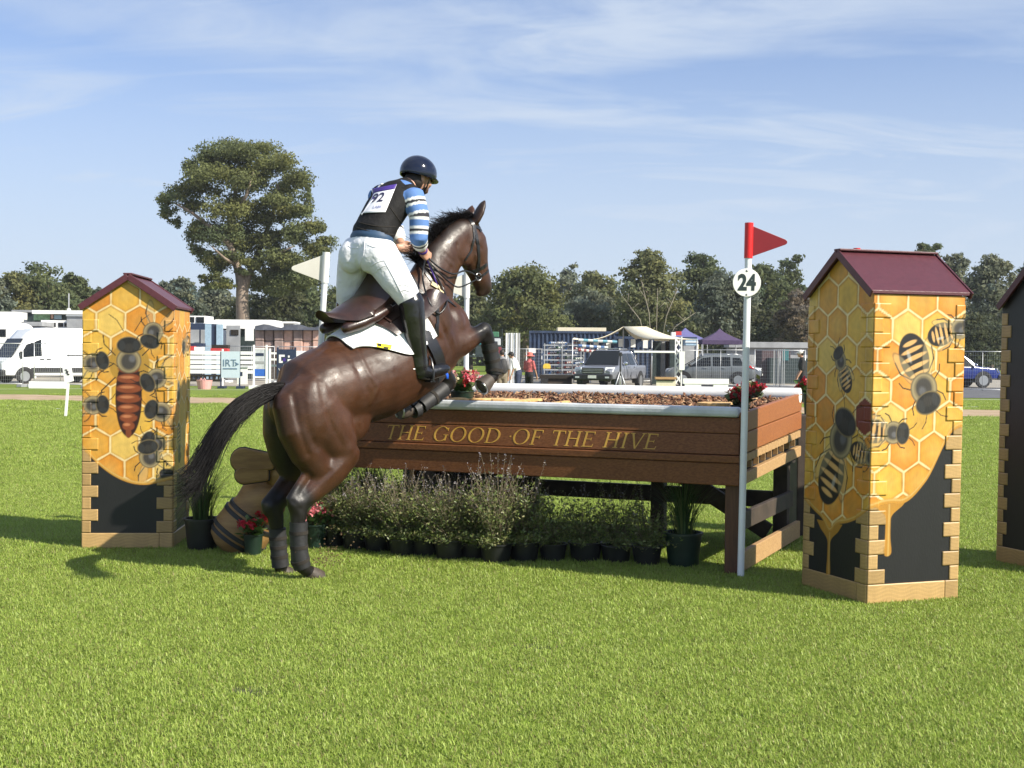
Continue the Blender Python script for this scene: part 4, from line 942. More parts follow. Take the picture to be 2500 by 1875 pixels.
def mane(rr, i):
    t = rr.random(); p = np.array(hbv.find_nearest(Vector(spl(crest, t)))[0])+np.array([0,0,-.02]); d = aU*rr.uniform(.6,1.0)-aH*rr.uniform(.1,.75)+aS*rr.normal(0,.28); L = rr.uniform(.07,.155)*(1-.35*t)
    b = -aH*rr.uniform(0,.10)-aU*rr.uniform(0,.07)+aS*rr.normal(0,.03)
    return [p+d*L*q+b*q**2.5 for q in np.linspace(0,1,6)]
HORSE.add('mane', strands('mane', mane, 1500, M_hair, w0=.0030, w1=.0009), M_hair)
fl0 = np.array(hp(1150,530,0))
HORSE.add('forelock', strands('forelock', lambda rr,i: [fl0+aS*rr.normal(0,.02)*q+(aH*.055-aU*rr.uniform(.12,.2))*q+aH*.05*math.sin(q*3) + aS*rr.normal(0,.004) for q in np.linspace(0,1,6)], 130, M_hair, w0=.004), M_hair)
# ---- tack
M_leather = mat('dark_brown_leather', (0.030,0.013,0.010), .33, var=.3, scale=14, bump=.10, bscale=90, spec=.6)
M_bleather= mat('black_leather', (0.010,0.010,0.011), .30, var=.3, scale=14, bump=.12, bscale=70, spec=.6)
M_padw = mat('white_saddle_cloth', (0.82,0.83,0.82), .85, var=.04, scale=10, bump=.3, bscale=150)
def hit(px, py, off=.006):
    """the point of the horse's near side seen at that picture point, lifted off by a strap's thickness"""
    d = ray(px, py).normalized(); r_ = hbv.ray_cast(EYEV, d)
    if r_[0] is None:
        q = hp(px, py, .1); r_ = hbv.find_nearest(q)
    return r_[0]+r_[1]*off, r_[1]
def strap(mb, pix, w_=.022, th=.005, off=.004, sub=5):
    pts = []; nr = []
    for (a, b), (c, d) in zip(pix[:-1], pix[1:]):
        for k in range(sub):
            p, n = hit(a+(c-a)*k/sub, b+(d-b)*k/sub, off); pts.append(p); nr.append(n)
    p, n = hit(*pix[-1], off); pts.append(p); nr.append(n); k = len(pts); vs = []
    for i in range(k):
        t = (pts[min(i+1,k-1)]-pts[max(i-1,0)]).normalized(); s_ = t.cross(nr[i]).normalized()*w_/2; u_ = nr[i]*th/2
        vs += [pts[i]-s_-u_, pts[i]+s_-u_, pts[i]+s_+u_, pts[i]-s_+u_]
    fs = [(3,2,1,0), (4*k-4,4*k-3,4*k-2,4*k-1)]
    for i in range(k-1):
        for q in range(4): fs.append((4*i+q, 4*i+(q+1)%4, 4*i+4+(q+1)%4, 4*i+4+q))
    mb.add(vs, fs)
# saddle frame of reference: along the back (B), up (U), right (HS)
s_back = hp(838,792,0); s_front = hp(985,690,0); SB = (s_front-s_back).normalized(); SU = HS.cross(SB).normalized()
if SU.z < 0: SU = -SU
def conform(f, nu, nv, off, th):
    """sheet draped over the barrel: f(u,v)->(s along the back, angle from the spine); cast inward to the horse"""
    P = np.zeros((nu,nv,3)); Nn = np.zeros((nu,nv,3))
    for i in range(nu):
        for j in range(nv):
            s_, a = f(i/(nu-1), j/(nv-1)); c = s_back+SB*s_-SU*.34; d = SU*math.cos(a)+HS*math.sin(a); o = c+d*1.0
            h = hbv.ray_cast(o, -d)
            if h[0] is None: h = hbv.find_nearest(c+d*.3)
            dist = (h[0]-c).dot(d); P[i,j] = c+d*(min(max(dist,.25),.47)+off); Nn[i,j] = d
    for _ in range(2):
        Q = P.copy(); Q[1:-1] = (P[:-2]+P[2:]+2*P[1:-1])/4; P[1:-1] = Q[1:-1]
    V = np.concatenate([P.reshape(-1,3)+Nn.reshape(-1,3)*th, P.reshape(-1,3)]); n = nu*nv; F_ = []
    for i in range(nu-1):
        for j in range(nv-1):
            a = i*nv+j; F_.append((a,a+nv,a+nv+1,a+1)); F_.append((n+a,n+a+1,n+a+nv+1,n+a+nv))
    for i in range(nu-1):
        for j in (0,nv-1): a = i*nv+j; q = (a,a+nv,n+a+nv,n+a); F_.append(q if j else q[::-1])
    for j in range(nv-1):
        for i in (0,nu-1): a = i*nv+j; q = (a,a+1,n+a+1,n+a); F_.append(q[::-1] if i else q)
    mb = MB(); mb.add([tuple(v) for v in V], F_); return mb
def pad_f(u, v):
    s_ = -.125+u*.63; depth = .62+.52*math.sin(math.pi*min(1,u*1.05)**.75)**.7 if 0 < u < 1 else .62
    edge = .70+1.02*sst(0,.62,u)
    a = (v*2-1)*edge; return s_, a
PAD = single('saddle_cloth', 'white saddle cloth with yellow crest under the dark saddle', 'saddle cloth', conform(pad_f, 30, 41, .012, .010), M_padw, H0, sm=60)
# yellow crest square and strip on the cloth
def on_pad(s0, s1, a0, a1, off): return conform(lambda u,v: (s0+(s1-s0)*u, a0+(a1-a0)*v), 8, 8, off, .0015)
# saddle
SAD = Thing('saddle', 'dark brown jumping saddle with black stirrup on the bay horse', 'saddle', H0)
def sf(s_, a, r_): return s_back+SB*s_-SU*.34+(SU*math.cos(a)+HS*math.sin(a))*r_
def seat():
    nu, nv = 26, 19; top = np.zeros((nu,nv,3))
    for i in range(nu):
        u = i/(nu-1); s_ = -.13+u*.60
        h = .470+.055*max(0,1-u/.20)**2*1.0 - .012*math.sin(math.pi*u) + .115*max(0,(u-.62)/.38)**1.5
        wd = .50 if u > .45 else .42+.15*(u/.45)
        wd *= (.40+.60*min(1,u/.22)) 
        for j in range(nv):
            v = j/(nv-1)*2-1; a = v*wd; r_ = h-.045*abs(v)**2.2; top[i,j] = sf(s_, a, r_)
    V = top.reshape(-1,3); V2 = []
    for i in range(nu):
        u = i/(nu-1); s_ = -.13+u*.60
        for j in range(nv):
            v = j/(nv-1)*2-1; wd = (.50 if u > .45 else .42+.15*(u/.45))*(.40+.60*min(1,u/.22)); V2.append(sf(s_+.03*(1-u), v*wd*.92, .345+.02*(1-u)+.05*max(0,1-u/.2)))
    V = [tuple(x) for x in V]+[tuple(x) for x in V2]; n = nu*nv; F_ = []
    for i in range(nu-1):
        for j in range(nv-1): a = i*nv+j; F_ += [(a,a+nv,a+nv+1,a+1),(n+a,n+a+1,n+a+nv+1,n+a+nv)]
        for j in (0,nv-1): a = i*nv+j; q = (a,a+nv,n+a+nv,n+a); F_.append(q if j else q[::-1])
    for j in range(nv-1):
        for i in (0,nu-1): a = i*nv+j; q = (a,a+1,n+a+1,n+a); F_.append(q[::-1] if i else q)
    mb = MB(); mb.add(V, F_); return mb
SAD.add('seat', seat(), M_leather, sm=70)
for sg in (-1,1):
    SAD.add('flap', conform(lambda u,v: (.16+u*.40+.16*v*(.3+u), sg*(.42+v*(.78-.20*abs(u-.5)))), 14, 14, .030, .010), M_leather, sm=70)
    pn = MB(); pn.loft([sf(-.07,sg*.36,.372), sf(.06,sg*.44,.352), sf(.18,sg*.48,.342), sf(.30,sg*.50,.34)], [.040,.042,.04,.03], [.040,.040,.035,.03], SU, 14); SAD.add('panel', pn, M_leather, sm=True)
    SAD.add('skirt', conform(lambda u,v: (.24+u*.20, sg*(.40+v*.34)), 8, 8, .044, .006), M_leather, sm=70)
gt = conform(lambda u,v: (.385+u*.10+0*v, (v*2-1)*2.6), 4, 60, .016, .006); GIRTH = SAD.add('girth', gt, M_bleather, sm=60)
# crest (laid on the cloth's near side by casting onto it)
pmesh = PAD.data; pbv = BVHTree.FromPolygons([v.co+H0 for v in pmesh.vertices], [tuple(p.vertices) for p in pmesh.polygons])
def patch_on(bv, poly, n, off, fall=None):
    """flat print laid on a surface: bilinear patch of 4 picture corners cast onto bv"""
    V = []; 
    for i in range(n+1):
        for j in range(n+1):
            u, v = i/n, j/n; px = (poly[0][0]*(1-u)+poly[1][0]*u)*(1-v)+(poly[3][0]*(1-u)+poly[2][0]*u)*v; py = (poly[0][1]*(1-u)+poly[1][1]*u)*(1-v)+(poly[3][1]*(1-u)+poly[2][1]*u)*v
            d = ray(px,py).normalized(); h = bv.ray_cast(EYEV, d)
            h = h if h[0] is not None else bv.find_nearest(hp(px,py,.3)); V.append(h[0]-d*off)
    mb = MB(); m_ = n+1; mb.add(V, [(i*m_+j,i*m_+j+1,(i+1)*m_+j+1,(i+1)*m_+j) for i in range(n) for j in range(n)]); return mb
def add_print(owner, name, mb, mt, base):
    if mb is None: return None
    me = mb.mesh(name); c = coords(me)-np.array(base, np.float32); me.vertices.foreach_set('co', c.ravel()); me.update(); return link(name, me, mt, owner)
M_yel = mat('yellow_print', (.78,.66,.02), .7, var=.05)
CR = add_print(PAD, 'crest', patch_on(pbv, [(919,837),(957,842),(953,861),(921,856)], 4, .003), M_yel, H0)
if CR is not None:
    add_print(CR, 'crest_mark', patch_on(pbv, [(921,838),(931,839),(931,855),(923,854)], 3, .005), M_dark, H0)
    add_print(CR, 'crest_mark', patch_on(pbv, [(936,846),(950,848),(946,854),(938,852)], 3, .005), M_dark, H0)
# bridle
BR = Thing('bridle', 'black leather bridle and reins on the horse head', 'bridle', H0)
def bstrap(name, pix, w_=.022, **k):
    mb = MB(); strap(mb, pix, w_, **k); return BR.add(name, mb, M_bleather, sm=60)
bstrap('headpiece', [(1142,529),(1150,540),(1156,551)], .030); bstrap('cheek_strap', [(1156,551),(1163,575),(1167,600),(1169,630),(1168,655),(1165,670)], .024)
bstrap('browband', [(1156,551),(1166,556),(1176,562)], .022); bstrap('throat_lash', [(1155,553),(1158,580),(1150,612),(1135,635)], .016)
bstrap('noseband', [(1188,645),(1180,652),(1170,657),(1158,662),(1146,664)], .026); bstrap('noseband', [(1192,660),(1184,668),(1172,676),(1160,680)], .018)
mb = MB(); bt, _ = hit(1168,675,.012); mb.lathe([(.028,-.003),(.034,0),(.028,.003),(.022,0),(.028,-.003)], bt, 18, HS, cap=False); BR.add('bit_ring', mb, M_steel, sm=True)
# reins: bit -> neck -> hand -> hanging loop
def rope(name, pts, r, T=BR, mt=M_bleather, flat=None):
    P = [np.array(p) for p in pts]; k = max(8, 6*len(P)); mb = MB(); mb.tube([Vector(spl(P, i/(k-1))) for i in range(k)], r if flat is None else [flat]*k, 7); return T.add(name, mb, mt, sm=True)
HAND_R = hp(1040,624,.10); HAND_L = hp(984,606,-.06)
nk = lambda px,py,o=.015: hit(px,py,o)[0]
rope('rein', [bt, nk(1128,660,.06), nk(1095,668,.04), nk(1068,655,.03), HAND_R], .007); rope('rein', [bt+UPZ*-.01, nk(1118,700,.05), nk(1090,690,.03), nk(1060,660,.03), HAND_R+UPZ*-.02], .006)
rope('rein', [hp(1165,675,-.08), hp(1120,640,-.16), hp(1060,615,-.15), HAND_L], .007)
rope('rein', [HAND_R, nk(1030,680,.03), nk(1045,735,.03), nk(1066,765,.02), nk(1085,745,.02), nk(1078,710,.025), nk(1052,660,.03), HAND_R], .007)
BP = Thing('breastplate', 'black breastplate straps across the bay shoulder', 'breastplate', H0)
def bpstrap(pix, w_=.024):
    mb = MB(); strap(mb, pix, w_); BP.add('strap', mb, M_bleather, sm=60)
bpstrap([(1004,672),(1022,705),(1048,735),(1068,752),(1068,790)]); bpstrap([(1022,640),(1050,682),(1082,722),(1112,750)], .018); bpstrap([(1066,790),(1066,822)], .03); bpstrap([(1020,752),(1040,728),(1060,712)], .018)
mb = MB(); strap(mb, [(1052,692),(1066,700),(1078,716),(1078,728)], .030, th=.008, off=.008); BP.add('fleece_pad', mb, mat('cream_fleece', (.62,.52,.30), .9, bump=.4, bscale=120), sm=60)
# ------------------------------------------------------------ rider
M_skin = mat('skin', (0.50,0.27,0.18), .5, var=.10, scale=20, bump=.05)
M_breech = mat('white_breeches', (0.70,0.71,0.75), .75, var=.05, scale=9, bump=.5, bscale=22, relief=(7, .030))
M_vest = mat('black_quilted_vest', (0.010,0.0095,0.010), .75, var=.25, scale=22, bump=.5, bscale=34, spec=.25)
M_shirt = mat('striped_shirt', (1,1,1), .8, vc=True, var=.06, scale=20, bump=.2, bscale=40)
M_helm = mat('navy_helmet', (0.005,0.008,0.022), .10, var=.1, coat=.4)
M_bib = mat('white_bib', (0.80,0.80,0.86), .6, var=.04, scale=8, bump=.15, bscale=14)
M_purp = mat('purple_print', (0.055,0.025,0.22), .6); M_ink = mat('navy_print', (0.02,0.02,0.07), .6)
M_boot = mat('polished_black_boot', (0.010,0.010,0.011), .22, var=.3, scale=10, bump=.22, bscale=26, spec=.6, coat=.2)
RIDER = Thing('person', 'rider in navy helmet, black vest with bib 92 and white breeches', 'person', hp(900,640,0))
aB = RIDER
TF_ = (hp(975,470,0)-hp(902,612,0)).normalized()     # spine
def rl(mb, spec, lat=None, n=20): mb.loft(*chain(spec), lat or HS, n)
def arm_pts(s_): return [(1012,480,.185),(1024,530,.225),(1022,582,.235),(1027,600,.165),(1036,620,.095)] if s_ > 0 else [(922,478,-.175),(948,518,-.235),(965,560,-.235),(974,585,-.15),(984,605,-.065)]
torso = [(900,612,0,.165,.125),(908,585,0,.160,.120),(917,555,0,.142,.105),(935,522,0,.150,.110),(955,492,0,.170,.112),(972,474,0,.165,.090)]
thR = [(925,618,.10,.110,.120),(944,648,.155,.100,.112),(968,685,.215,.090,.098),(990,715,.255,.076,.080),(1003,738,.27,.064,.066)]
thL = [(873,618,-.10,.110,.120),(864,655,-.16,.098,.108),(857,700,-.22,.086,.095),(852,735,-.26,.074,.076),(850,755,-.275,.064,.064)]
cfR = [(1004,742,.275,.062,.066),(1009,778,.285,.058,.066),(1014,822,.285,.050,.056),(1021,868,.28,.040,.043),(1024,895,.28,.040,.045)]
cfL = [(850,752,-.275,.062,.066),(866,800,-.29,.058,.066),(882,850,-.29,.042,.048),(888,880,-.29,.040,.043)]
ftR = [(1026,908,.28,.040,.040),(1046,910,.28,.042,.036),(1068,904,.28,.044,.030),(1084,900,.28,.036,.022)]
ftL = [(890,900,-.29,.038,.040),(905,905,-.29,.040,.034),(922,900,-.29,.034,.022)]
RB = MB()
for sp_ in (torso, thR, thL, cfR, cfL, ftR, ftL): rl(RB, sp_)
rl(RB, [(990,462,0,.062,.066),(1004,450,0,.056,.062),(1016,436,0,.058,.066)])
for s_ in (1,-1):
    A = [hp(*q) for q in arm_pts(s_)]; RB.loft(A, [.060,.050,.042,.036,.028], [.062,.054,.044,.034,.024], HS, 16)
# head turned the way the horse goes, slightly down
hc0 = hp(1022,434,0); hd = (HF*.96+HS*.06-UPZ*.22).normalized(); hs = hd.cross(UPZ).normalized(); hu = hs.cross(hd).normalized()
ax_ = (hd, hs, hu)
RB.ell(hc0, (.098,.076,.112), ax_); RB.ell(hc0+hd*.035-hu*.065, (.058,.054,.055), ax_)          # skull, jaw
RB.ell(hc0+hd*.083-hu*.078, (.022,.026,.022), ax_)                                               # chin
RB.loft([hc0+hd*.094+hu*.005, hc0+hd*.108-hu*.028, hc0+hd*.102-hu*.040], [.010,.014,.013], [.010,.014,.012], hs, 10)   # nose
for sg in (-1,1):
    RB.ell(hc0+hs*.077*sg-hd*.008-hu*.012, (.020,.009,.032), ax_)                              # ears
    RB.ell(hc0+hd*.078+hs*.040*sg-hu*.030, (.020,.020,.020), ax_)                              # cheekbone
RB.ell(hc0+hd*.094-hu*.055, (.010,.022,.006), ax_); RB.ell(hc0+hd*.092-hu*.066, (.010,.020,.006), ax_)   # lips
# hands closing on the reins: palm plus five bent fingers
def hand(c, fwd, right, sg):
    c = Vector(c); fwd = Vector(fwd).normalized(); side = Vector(right).normalized(); up = side.cross(fwd).normalized()
    if up.z < 0: up = -up
    RB.loft([c-fwd*.045, c-fwd*.005, c+fwd*.035], [.020,.019,.018], [.026,.040,.040], side, 12)
    for k, (L, o) in enumerate(((.068,.030),(.076,.010),(.070,-.010),(.056,-.029))):
        b = c+fwd*.036+up*o; k1 = b+fwd*L*.38-side*sg*.006; k2 = k1-side*sg*L*.36+fwd*L*.05; k3 = k2-side*sg*L*.10-fwd*L*.28
        RB.tube([b-fwd*.012, k1, k2, k3], [.0095,.009,.0085,.007], 8)
    b = c+up*.036-fwd*.01; RB.tube([b, b+up*.018+fwd*.025-side*sg*.012, b+up*.010+fwd*.050-side*sg*.028], [.011,.010,.008], 8)
hand(HAND_R, HF*.9-UPZ*.15-HS*.2, HS, 1); hand(HAND_L, HF*.9-UPZ*.15+HS*.2, HS, -1)
rb = fuse('body', RB, .0085, 3); RIDER.add('body', rb, M_skin)
def garment(name, mb, vox, it, mt, col=None, T=RIDER):
    me = fuse(name, mb, vox, it)
    if col is not None: setcol(me, col(coords(me)))
    return me
# eyes, brows and hair edge
for sg in (-1,1):
    mb = MB(); mb.ell(hc0+hd*.090+hs*.032*sg-hu*.004, (.010,.013,.009), ax_, 10, 8); RIDER.add('eye', mb, mat('eye', (.05,.04,.035), .2), sm=True)
mb = MB(); mb.ell(hc0-hd*.030-hu*.030, (.078,.079,.085), ax_); RIDER.add('hair', mb, mat('dark_hair', (.02,.013,.009), .6), sm=True)
# beard shadow along the jaw
mb = MB(); mb.ell(hc0+hd*.040-hu*.072, (.058,.056,.046), ax_); RIDER.add('beard', mb, mat('dark_beard', (.07,.035,.022), .8, var=.3, scale=60), sm=True)
# shirt: torso, sleeves to below the elbow, stripes across
def grow(spec, d, rng_=None): return [(a,b,c,x+d,y+d) for a,b,c,x,y in (spec if rng_ is None else spec[rng_[0]:rng_[1]])]
SH = MB(); rl(SH, [(907,588,0,.176,.135)]+grow(torso, .016, (1,6)))
armsP = {}
for s_ in (1,-1):
    A = [hp(*q) for q in arm_pts(s_)][:4]; A[3] = A[2].lerp(A[3], .8); armsP[s_] = [np.array(p) for p in A]
    SH.loft([A[0]-HS*.10*s_+UPZ*.01, A[0]-HS*.02*s_]+A[1:], [.080,.086,.072,.066,.058], [.085,.092,.076,.066,.058], HS, 18)
def along(c, pts):
    best = np.full(len(c), 9.0); s_ = np.zeros(len(c)); acc = 0
    for a, b in zip(pts[:-1], pts[1:]):
        ab = b-a; L = np.linalg.norm(ab); t = ((c-a)@ab)/(L*L); tt = np.clip(t, 0, 1); d = np.linalg.norm(c-a-tt[:,None]*ab, axis=1); q = d < best; best[q] = d[q]; s_[q] = acc+tt[q]*L; acc += L
    return s_, best
blue = np.array([0.09,0.19,0.44]); whi = np.array([0.80,0.80,0.78]); blk = np.array([0.02,0.02,0.03])
def stripes(s_):
    f = (s_/.105) % 1.0; col = np.where((f < .46)[:,None], blue, whi); col = np.where(((f > .64) & (f < .82))[:,None], blk, col); return col
def shirt_col(c):
    sT, dT = along(c, [np.array(hp(a,b,cc)) for a,b,cc,_,_ in torso]); out = stripes(sT+.02)
    for s_ in (1,-1):
        sA, dA = along(c, armsP[s_]); m_ = dA < np.minimum(dT-.02, .14); out[m_] = stripes(sA+.03)[m_]
        hem = m_ & (sA > (np.linalg.norm(np.diff(np.array(armsP[s_]),axis=0),axis=1).sum()-.03)); out[hem] = whi
    return out
RIDER.add('shirt', garment('shirt', SH, .0095, 3, M_shirt, shirt_col), M_shirt)
# vest
VS = MB(); vt = [(909,573,0,.178,.140),(915,563,0,.176,.138),(926,540,0,.170,.138),(941,515,0,.180,.142),(957,491,0,.188,.138),(972,473,0,.168,.118),(985,461,0,.10,.085)]
rl(VS, vt, n=26)
for s_ in (1,-1):
    p = hp(*arm_pts(s_)[0]); VS.ell(p-HS*.040*s_+UPZ*(.012 if s_ > 0 else -.005), (.088,.055,.085), (HF,HS,UPZ))
vm = fuse('vest', VS, .0095, 5); vest = RIDER.add('vest', vm, M_vest)
vbv = BVHTree.FromPolygons([v.co+RIDER.loc for v in vm.vertices], [tuple(p.vertices) for p in vm.polygons])
# quilting seams round the waist and up the flank
for k, (a, b) in enumerate((((862,552),(972,572)), ((868,540),(965,552)), ((952,505),(1000,560)), ((990,500),(998,556)))):
    mb = MB(); pts = []
    for q in np.linspace(0,1,14):
        d = ray(a[0]+(b[0]-a[0])*q, a[1]+(b[1]-a[1])*q+6*math.sin(q*3)).normalized(); h = vbv.ray_cast(EYEV, d)
        if h[0] is not None: pts.append(h[0]+h[1]*.001)
    if len(pts) > 3: mb.tube(pts, .004, 6); RIDER.add('seam', mb, M_dark, parent=vest, sm=True)
# number bib on the back: a sheet laid over the vest
def drape(poly, n, off, th=.002):
    P = []
    for i in range(n+1):
        for j in range(n+1):
            u, v = i/n, j/n; px = (poly[0][0]*(1-u)+poly[1][0]*u)*(1-v)+(poly[3][0]*(1-u)+poly[2][0]*u)*v; py = (poly[0][1]*(1-u)+poly[1][1]*u)*(1-v)+(poly[3][1]*(1-u)+poly[2][1]*u)*v
            d = ray(px,py).normalized(); h = vbv.ray_cast(EYEV, d)
            if h[0] is None: h = vbv.find_nearest(EYEV+d*((RIDER.loc-EYEV).length))
            P.append(h[0]+h[1]*off)
    A = np.array(P).reshape(n+1,n+1,3)
    for _ in range(6):
        B_ = A.copy(); B_[1:-1,1:-1] = (A[:-2,1:-1]+A[2:,1:-1]+A[1:-1,:-2]+A[1:-1,2:]+A[1:-1,1:-1]*2)/6; A = B_
    return A
bibP = drape([(898,466),(969,452),(941,519),(878,522)], 14, .008)
def sheet_mb(A):
    n0, n1 = A.shape[:2]; mb = MB(); mb.add([tuple(p) for p in A.reshape(-1,3)], [(i*n1+j,i*n1+j+1,(i+1)*n1+j+1,(i+1)*n1+j) for i in range(n0-1) for j in range(n1-1)]); return mb
def add_sheet(name, mb, mt, parent):
    o = RIDER.add(name, mb, mt, parent=parent, sm=True); md = o.modifiers.new('thick','SOLIDIFY'); md.thickness = .0015; md.offset = 0; return o
bib = add_sheet('bib', sheet_mb(bibP), M_bib, vest)
def bil(A, u, v):
    n = A.shape[0]-1; x = min(max(u,0),.9999)*n; y = min(max(v,0),.9999)*n; i, j = int(x), int(y); f, g = x-i, y-j
    return A[i,j]*(1-f)*(1-g)+A[i+1,j]*f*(1-g)+A[i,j+1]*(1-f)*g+A[i+1,j+1]*f*g
def bib_n(u, v):
    a = bil(bibP,u+.03,v)-bil(bibP,u-.03,v); b = bil(bibP,u,v+.03)-bil(bibP,u,v-.03); n = np.cross(a,b); n /= np.linalg.norm(n)+1e-9
    return n if n@np.array(ray(920,490)) < 0 else -n
band = np.array([[bil(bibP,u,v)+bib_n(u,v)*.003 for v in np.linspace(-0.0,.17,5)] for u in np.linspace(0,1,12)]); add_sheet('bib_band', sheet_mb(band), M_purp, vest)
def bib_text(s, u0, v0, hu_, hv_, mt, off, nm):
    me = text_mesh(s, 1.0, .018, .0, nm); c = coords(me); w_ = c[:,0].max()-c[:,0].min(); h_ = c[:,1].max()-c[:,1].min(); o = []
    for x, y, z in c: 
        u = u0+(x/w_)*hu_; v = v0-(y/h_)*hv_; o.append(bil(bibP,u,v)+bib_n(u,v)*off)
    me.vertices.foreach_set('co', np.array(o, np.float32).ravel()); me.update(); return RIDER.add(nm, me, mt, parent=vest)
bib_text('92', .52, .44, .42, .36, M_ink, .0045, 'digits'); bib_text('LABS', .62, .80, .30, .11, mat('grey_blue_print', (.25,.27,.45), .6), .0045, 'small_print')
# breeches
BC = MB(); rl(BC, grow(torso, .020, (0,1))+[(903,602,0,.180,.140)]); rl(BC, [(899,618,0,.178,.138),(902,604,0,.178,.140),(907,588,0,.172,.132)])
rl(BC, grow(thR, .018)); rl(BC, grow(thL, .018))
for sg, (bx,by) in ((1,(922,628)),(-1,(874,628))): BC.ell(hp(bx,by,.085*sg)-HF*.05, (.105,.100,.125), (HF,HS,UPZ))
rl(BC, [(1002,733,.27,.080,.082),(1004,748,.275,.076,.078)]); rl(BC, [(851,745,-.27,.080,.082),(851,762,-.275,.074,.076)])
bm_ = fuse('breeches', BC, .0105, 3); br_ = RIDER.add('breeches', bm_, M_breech)
bbv = BVHTree.FromPolygons([v.co+RIDER.loc for v in bm_.vertices], [tuple(p.vertices) for p in bm_.polygons])
for pts_ in ([(890,590),(888,620),(880,645),(882,668)], [(898,598),(915,604),(934,606)], [(936,600),(948,612),(956,630)], [(850,600),(862,606),(874,604)], [(940,640),(962,680),(985,725)], [(905,650),(922,640),(940,636)], [(912,668),(932,652),(956,645)], [(975,715),(986,708),(1000,712)], [(968,700),(982,694),(998,700)]):
    P_ = []
    for q in np.linspace(0,1,14):
        p_ = spl([np.array(x, float) for x in pts_], min(q,.999)); d_ = ray(p_[0], p_[1]).normalized(); h_ = bbv.ray_cast(EYEV, d_)
        if h_[0] is not None: P_.append(h_[0]+h_[1]*.0005)
    if len(P_) > 4: mb = MB(); mb.tube(P_, [(.0035,.0025)]*len(P_), 6); RIDER.add('seam', mb, M_breech, parent=br_, sm=True)
blt = MB(); rl(blt, [(907,586,0,.181,.141),(908,580,0,.180,.140)], n=30); RIDER.add('belt', blt, mat('blue_belt', (.03,.07,.14), .6), sm=60)
# boots
for sg, cf, ft in ((1,cfR,ftR),(-1,cfL,ftL)):
    BT = MB(); c2 = grow(cf, .024); c2[0] = (c2[0][0], c2[0][1]-6, c2[0][2], c2[0][3]+.004, c2[0][4]+.008); rl(BT, c2); rl(BT, grow(ft, .019))
    a = cf[-1]; rl(BT, [(a[0],a[1]-20,a[2],.060,.064),(a[0]+2,a[1]+6,a[2],.058,.064),(ft[0][0]+4,ft[0][1],ft[0][2],.056,.056)])
    bo = RIDER.add('boot', fuse('boot', BT, .009, 3), M_boot)
    so_ = MB(); P = [hp(*q[:3]) for q in ft]; so_.tube([p-UPZ*.048+(HF*.0) for p in P], [(.036,.008),(.036,.008),(.038,.008),(.028,.008)], 10, ref=(0,0,1)); RIDER.add('sole', so_, M_dark, parent=bo, sm=True)
    # spur
    s2 = MB(); h_ = hp(cf[-1][0]-6, cf[-1][1]+6, cf[-1][2]); s2.tube([h_+HS*.03*sg, h_-HF*.05+HS*.02*sg, h_-HF*.085], .005, 6); RIDER.add('spur', s2, M_steel, parent=bo, sm=True)
    # stirrup iron on its leather
    P0 = P[1]-UPZ*.02; st = MB(); q = [P0+HS*.055-UPZ*.04, P0+HS*.060+UPZ*.03, P0+HS*.03+UPZ*.12, P0+UPZ*.145, P0-HS*.03+UPZ*.12, P0-HS*.060+UPZ*.03, P0-HS*.055-UPZ*.04, P0+HS*.055-UPZ*.04]
    st.tube(q, .008, 8); st.box((-.055,-.025,-.048),(.055,.025,-.036), lambda x,y,z: P0+HS*x+HF*y+UPZ*z); SAD.add('stirrup', st, M_bleather, sm=40)
    sl2 = MB(); top_ = hp(985,720,.24*sg) if sg > 0 else hp(930,770,-.24); sl2.tube([top_, P0+UPZ*.14], [(.013,.004)]*2, 8); SAD.add('stirrup_leather', sl2, M_bleather)
be = MB(); be.tube([hp(1052,866,.235), hp(1068,880,.235), hp(1082,898,.235), hp(1092,916,.235), hp(1092,925,.235)], [(.006,.013)]*5, 8); SAD.add('safety_band', be, mat('blue_elastic', (.015,.10,.62), .5), sm=True)
# helmet: shell, brim, harness
HM = Vector(hc0)+hu*.032; mb = MB(); nu, nv = 34, 16; vs = []; fs = []
for i in range(nv+1):
    ph = (math.pi*.60)*i/nv
    for j in range(nu):
        th = 2*math.pi*j/nu; fr_ = math.cos(th); drop = 0.0
        rx, ry, rz = .138, .116, .122
        k = 1.0 if ph < math.pi/2 else 1.0
        z = math.cos(ph)*rz; low = .12*max(0, fr_)                      # the shell is cut higher over the brow
        if i == nv: z = max(z, -.062+low*.55)
        elif z < -.06+low*.55: z = -.06+low*.55
        vs.append(HM+hd*(math.sin(ph)*rx*fr_-.010)+hs*(math.sin(ph)*ry*math.sin(th))+hu*z)
for i in range(nv):
    for j in range(nu): j2 = (j+1)%nu; fs.append((i*nu+j,(i+1)*nu+j,(i+1)*nu+j2,i*nu+j2))
mb.add(vs, fs); he = RIDER.add('helmet', mb, M_helm, sm=True); sd = he.modifiers.new('thick','SOLIDIFY'); sd.thickness = .008; sd.offset = -1
pk = MB(); vs = []
for j in range(15):
    a = -1.15+2.3*j/14; 
    for k, (rr_, zz) in enumerate(((1.0,-.004),(1.36,-.030))):
        e = rr_ if k == 0 else 1.0+.36*math.cos(a*.95); vs.append(HM+hd*(.128*e*math.cos(a)-.010)+hs*(.108*(e*.5+.5)*math.sin(a))+hu*(zz*(1 if k == 0 else 1)+.004-.0*a))
pk.add(vs, [(2*j,2*j+1,2*j+3,2*j+2) for j in range(14)]); b_ = RIDER.add('brim', pk, M_helm, parent=he, sm=True); sd = b_.modifiers.new('thick','SOLIDIFY'); sd.thickness = .008; sd.offset = 0
ch = MB()
